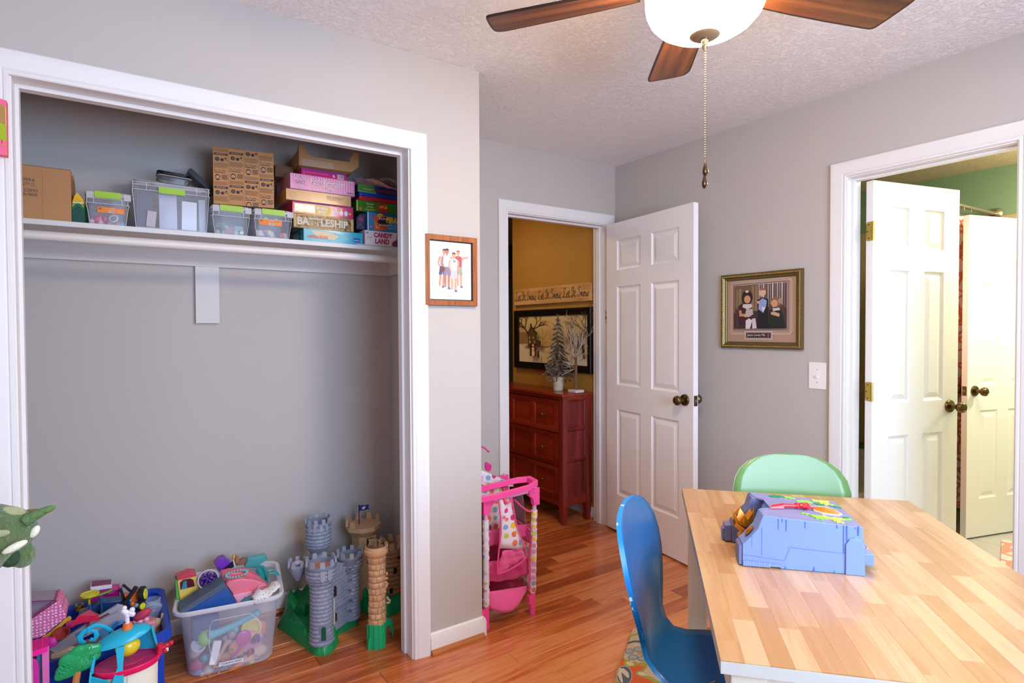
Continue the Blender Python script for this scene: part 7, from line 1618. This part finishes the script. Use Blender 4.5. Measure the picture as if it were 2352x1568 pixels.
# ================================================================== PLUSH DINOSAUR, BOOKCASE AND WALL PLAQUE AT THE LEFT EDGE
PLU = M('#566d3e', .95, var=.5, scale=9, bump=.9, bscale=130, sheen=.4); PLL = M('#a5a878', .95, var=.25, scale=14, bump=.8, bscale=140, sheen=.4); PLD = M('#2f4a30', .95, var=.3, scale=14, bump=.8, bscale=140); PIV = cloth('#e6e6cc')
pd = thing('plush_dinosaur', 'green plush horned dinosaur leaning in from the left edge of the view', 'stuffed toy', (-.30, 1.70, .775))
g0 = pd.location
def fp_(x, y, pl=1.70): return on(x/9.227, 1150+y/9.227, 'y', pl)-g0
def blob(mb, x, y, r, sc=(1, 1, 1), pl=1.70): mb.ball(fp_(x, y, pl), r, 18, sc)
U_ = 1/9.227/1327.92*1.44
def rr_(px): return px*U_
head = MB(PLU)
blob(head, 120, 640, rr_(470), (1, .8, 1)); blob(head, 430, 640, rr_(300), (1, .85, .95)); blob(head, -200, 700, rr_(560), (1, .9, 1)); blob(head, 560, 640, rr_(190), (1, .9, 1)); blob(head, 250, 860, rr_(240), (1.3, .8, .8)); blob(head, -500, 900, rr_(560), (1.2, 1, 1.1))
hd = head.build('head', pd); rm = hd.modifiers.new('r', 'REMESH'); rm.mode = 'VOXEL'; rm.voxel_size = .005; rm.use_smooth_shade = True; sm = hd.modifiers.new('s', 'SMOOTH'); sm.iterations = 8; sm.factor = .6
br_m = MB(PLL); blob(br_m, 60, 300, rr_(200), (1.7, .8, .75), 1.69); blob(br_m, -40, 700, rr_(120), (1.4, .6, .55), 1.625); br_m.build('brow_ridge', pd)
jw = MB(PLU); blob(jw, 480, 1130, rr_(225), (.95, .8, 1.15), 1.70); blob(jw, 300, 1230, rr_(150), (1, .8, 1), 1.70); jo = jw.build('lower_jaw', pd); rm = jo.modifiers.new('r', 'REMESH'); rm.mode = 'VOXEL'; rm.voxel_size = .004; rm.use_smooth_shade = True
mt_ = MB(PLD); blob(mt_, 215, 1200, rr_(165), (1, .8, 1.1), 1.685); mt_.build('mouth_lining', pd)
hn = MB(M('#61804a', .95, var=.45, scale=20, bump=.8, bscale=140)); hn.tube([fp_(x, y, 1.675) for x, y in ((520, 440), (620, 370), (780, 290), (960, 200), (1100, 150), (1180, 140))], [rr_(110), rr_(105), rr_(92), rr_(72), rr_(55), rr_(28)], 14); hn.build('horn', pd)
ea = MB(M('#8a7a4c', .95, var=.3, scale=20, bump=.8, bscale=140)); ea.tube([fp_(x, y, 1.72) for x, y in ((480, 320), (620, 250), (740, 215), (830, 200))], [rr_(60), rr_(75), rr_(50), rr_(25)], 12); ea.build('frill', pd)
tk = MB(PIV); tk.at(fp_(315, 975, 1.625), (0, rad(-24), 0)).ball((0, 0, 0), rr_(190), 16, (1.05, .35, .36)); tk.build('felt_tooth', pd); tk = MB(PIV); tk.at(fp_(735, 650, 1.68), (0, rad(-62), 0)).ball((0, 0, 0), rr_(125), 14, (1, .4, .55)); tk.build('felt_tooth', pd)
bk = thing('bookcase', 'low white bookcase mostly left of the view under the plush dinosaur', 'bookcase', (-.96, 1.50, 0))
m_ = MB(WHITE); m_.box(0, 0, 0, .018, .36, .74); m_.box(.60, 0, 0, .618, .36, .74); m_.box(.018, .34, 0, .6, .36, .74); m_.build('case', bk, smooth=False); m_ = MB(WHITE); m_.box(-.01, -.01, .74, .628, .37, .76); m_.build('case_top', bk, smooth=False, bevel=.003)
for z in (.05, .39): m_ = MB(WHITE); m_.box(.018, .002, z, .6, .34, z+.018); m_.build('shelf_board', bk, smooth=False)
wp2 = thing('wall_plaque', 'pink and lime scenery plaque hanging at the upper left edge', 'wall decoration', (-.50, 2.104, 1.82))
PKP = paper('#f2648c'); m_ = MB(PKP)
m_.prism([(0, 0), (.252, 0), (.253, .150), (.22, .157), (.17, .160), (.10, .158), (0, .165)], 0, .026, 'y'); m_.build('plaque_board', wp2, smooth=False)
Yc = lambda y: (1440-y)/1320*.150
def WPX(x, y): return (.252-(130-x)*.00009, Yc(y))
S = [([WPX(-2500, 290), WPX(0, 225), WPX(60, 250), WPX(100, 262), WPX(130, 262), WPX(130, 700), WPX(-2500, 700)], M('#ac8446', .5, var=.2, scale=20)), ([WPX(104, 262), WPX(126, 262), WPX(126, 720), WPX(108, 715)], paper('#e8b850')),
     ([WPX(-2500, 720), WPX(0, 675), WPX(60, 695), WPX(130, 705), WPX(130, 1090), WPX(70, 1110), WPX(0, 1080), WPX(-2500, 1090)], paper('#9fb408')), ([WPX(10, 1080), WPX(28, 1080), WPX(28, 1160), WPX(10, 1160)], paper('#8a3a20')), ([WPX(130, 1330), WPX(90, 1340), WPX(80, 1440), WPX(130, 1440)], paper('#e88840'))]
for i in range(26): S.append((disc(.20+(i % 5)*.0105+(i//5 % 2)*.005, Yc(760)-(i//5)*.0075, .0014, 6), paper('#d8c030')))
for i in range(6): S.append((disc(.244+(i % 3)*.0036, Yc(1180)-(i//3)*.004, .0014, 6), paper('#e8a040')))
flat(wp2, 'scenery_print', S)

# ================================================================== RUG
def leafpat(name, base, leaf, scale, w=.10):
    m = bpy.data.materials.new(name); m.use_nodes = True; nt = m.node_tree; N = nt.nodes; L = nt.links; b = N['Principled BSDF']; b.inputs['Roughness'].default_value = .8
    tc = N.new('ShaderNodeTexCoord'); v = N.new('ShaderNodeTexVoronoi'); v.feature = 'DISTANCE_TO_EDGE'; v.inputs['Scale'].default_value = scale; L.new(tc.outputs['Object'], v.inputs['Vector'])
    lt = N.new('ShaderNodeMath'); lt.operation = 'LESS_THAN'; lt.inputs[1].default_value = w; L.new(v.outputs['Distance'], lt.inputs[0])
    mx = N.new('ShaderNodeMix'); mx.data_type = 'RGBA'; mx.inputs[6].default_value = lin(leaf); mx.inputs[7].default_value = lin(base); L.new(lt.outputs[0], mx.inputs[0]); L.new(mx.outputs[2], b.inputs['Base Color']); return m
RC = M('#cbb191', .95, var=.18, scale=120, bump=.8, bscale=380)
K = Vector((1.877, 1.811, 0)); ra = math.atan2(-.57, -.82)
rug = thing('floral_rug', 'cream and orange floral pile rug under the table and blue chair', 'rug', K, ra)
m_ = MB(RC); m_.prism(rrect(0, 0, 1.85, 1.30, .03), 0, .0095); m_.build('rug_pile', rug, bevel=.003)
Ri = Matrix.LocRotScale(K, Euler((0, 0, ra)), None).inverted()
def RL(x, y): p = Ri @ on(1400+x/7.35, 1400+y/7.35, 'z', .010); return (p.x, p.y)
def rug_c(c): return M(c, .95, var=.16, scale=120, bump=.8, bscale=380)
OR, OL, SL, GYR, CR_ = rug_c('#dc5a28'), rug_c('#a89c3c'), rug_c('#56606e'), rug_c('#a3a29e'), rug_c('#d6c4a6')
def ell(cx, cy, rx, ry, a=0, n=16): return [RL(cx+rx*math.cos(t)*math.cos(a)-ry*math.sin(t)*math.sin(a), cy+rx*math.cos(t)*math.sin(a)+ry*math.sin(t)*math.cos(a)) for t in [6.283*i/n for i in range(n)]]
def PL(pts): return [RL(*p) for p in pts]
S = [(PL([(300, 470), (330, 430), (400, 405), (470, 395), (475, 340), (545, 335), (560, 400), (500, 425), (420, 430), (350, 460)]), OL), (PL([(820, 400), (940, 480), (1080, 500), (1060, 525), (900, 520)]), OL),
     (PL([(285, 585), (320, 540), (420, 515), (590, 515), (590, 590), (530, 560), (420, 545), (330, 570)]), SL)]
for cx, cy, rx, ry in ((335, 700, 78, 48), (500, 665, 95, 46), (400, 800, 85, 46), (570, 820, 95, 46), (620, 740, 80, 45)): S += [(ell(cx, cy, rx, ry), SL), (ell(cx, cy, rx*.88, ry*.84), GYR)]
S += [(ell(510, 740, 48, 26), rug_c('#b89878')),
      (PL([(185, 820), (215, 775), (260, 830), (345, 840), (350, 890), (440, 870), (480, 900), (600, 880), (650, 940), (600, 1010), (560, 1060), (480, 1090), (700, 1130), (900, 1240), (1000, 1400), (60, 1400), (100, 1240)]), OL),
      (PL([(190, 850), (225, 800), (250, 860), (230, 920), (300, 960), (400, 965), (480, 935), (590, 960), (560, 1010), (460, 1030), (440, 1090), (520, 1130), (650, 1170), (760, 1240), (850, 1380), (80, 1380), (130, 1235)]), OR),
      (PL([(270, 900), (310, 870), (400, 900), (410, 930), (340, 950)]), CR_), (PL([(470, 1060), (540, 1050), (640, 1085), (620, 1115), (500, 1105)]), CR_), (ell(250, 1110, 135, 165), CR_), (ell(250, 1110, 126, 156), SL), (PL([(130, 1090), (170, 990), (240, 990), (320, 1060), (335, 1140), (300, 1150), (230, 1080), (200, 1060), (215, 1150), (230, 1235), (190, 1220)]), CR_)]
rr3 = random.Random(31)
for i in range(11):
    cx, cy = .55+.12*(i % 10), .35+.28*(i*7 % 4); 
    S += [([(cx+.12*math.cos(t)*(1+.25*math.sin(3*t+i)), cy+.10*math.sin(t)*(1+.2*math.cos(2*t+i))) for t in [6.283*k/18 for k in range(18)]], OL if i % 2 else OR)]
    S += [([(cx+.035*math.cos(a)+.025*math.cos(t), cy+.035*math.sin(a)+.018*math.sin(t)) for t in [6.283*k/10 for k in range(10)]], GYR if i % 2 else SL) for a in (0, 1.26, 2.5, 3.8, 5.0)]
flat(rug, 'woven_pattern', [([(a, b) for a, b in P], m) for P, m in S], (0, 0, .0095), (1, 0, 0), (0, 1, 0), lift=.0003, step=.00004)['kind'] = 'stuff'

# ================================================================== BATHROOM
CHR = M('#b8aa90', .3, metal=.8)
sr_ = thing('shower_rod', 'satin curved-end shower rod on the green bathroom wall', 'shower rod', (5.028, 1.434, 2.117))
m_ = MB(CHR); m_.tube([(-.02, 0, .0), (-.45, 0, -.012), (-1.6, 0, -.03)], .0125, 14); m_.build('rod_tube', sr_); m_ = MB(CHR); m_.lathe([(.040, 0), (.041, -.006), (.034, -.022), (.018, -.032), (.014, -.034)], 24, (0, 0, 0), True, 'x'); m_.build('wall_flange', sr_)
m_ = MB(CHR); m_.tube([(-.42, 0, -.0115), (-.435, 0, -.0118)], .0140, 14); m_.build('rod_collar', sr_)
m_ = MB(M('#a3987e', .35, metal=.6)); m_.tube([(-.12, .085, -.045), (-1.5, .085, -.045)], .015, 14); m_.build('inner_rod', sr_)
sc2 = thing('shower_curtain', 'coral and white leaf-patterned shower curtain hanging behind the bathroom doors', 'curtain', (3.55, 1.47, .165))
CUR = leafpat('coral_leaves', '#ec8262', '#f6ece4', 17, .10)
m_ = MB(CUR); L = []
for j in range(2): L.append([(x*.02, .022*math.sin(x*1.15), j*1.885) for x in range(52)])
m_.loft(L, False, False); ob = m_.build('curtain_cloth', sc2, ang=80); s = ob.modifiers.new('s', 'SOLIDIFY'); s.thickness = .002
m_ = MB(CHR)
for x in range(0, 50, 6): m_.tube([(x*.02, -.036+.018*math.cos(t), 1.922+.022*math.sin(t)-.004) for t in [6.283*i/12 for i in range(12)]], .0016, 5, True)
m_.build('curtain_rings', sc2); sc2.children[-1]['kind'] = 'stuff'
tls = MB(M('#d8c09a', .25, var=.05)); tls.box(5.012, 1.50, .40, 5.03, 2.65, 2.10); tls.box(5.012, .25, 2.06, 5.03, 1.50, 2.10) ; su = struct(tls.build('wall_tile', smooth=False))
tub = thing('bathtub', 'white bathtub behind the shower curtain', 'bathtub', (3.25, 1.62, 0)); m_ = MB(WHITE); 
def rl2(x0, y0, x1, y1, r, z): return [(x, y, z) for x, y in rrect(x0, y0, x1, y1, r, 3)]
m_.loft([rl2(0, 0, 1.6, .75, .02, 0), rl2(0, 0, 1.6, .75, .02, .38), rl2(.07, .07, 1.53, .68, .12, .38), rl2(.14, .12, 1.4, .62, .15, .06)], True, True); m_.build('tub_body', tub, ang=40)
br3 = thing('bath_rug', 'coral and white leaf-patterned bath rug beside the second bathroom door', 'rug', (4.58, 1.16, 0), rad(-165))
m_ = MB(leafpat('rug_leaves', '#e6a08c', '#e4dcd6', 9, .12)); m_.prism(rrect(0, -.10, 1.25, .75, .03), 0, .010); m_.build('rug_pile', br3, bevel=.003)
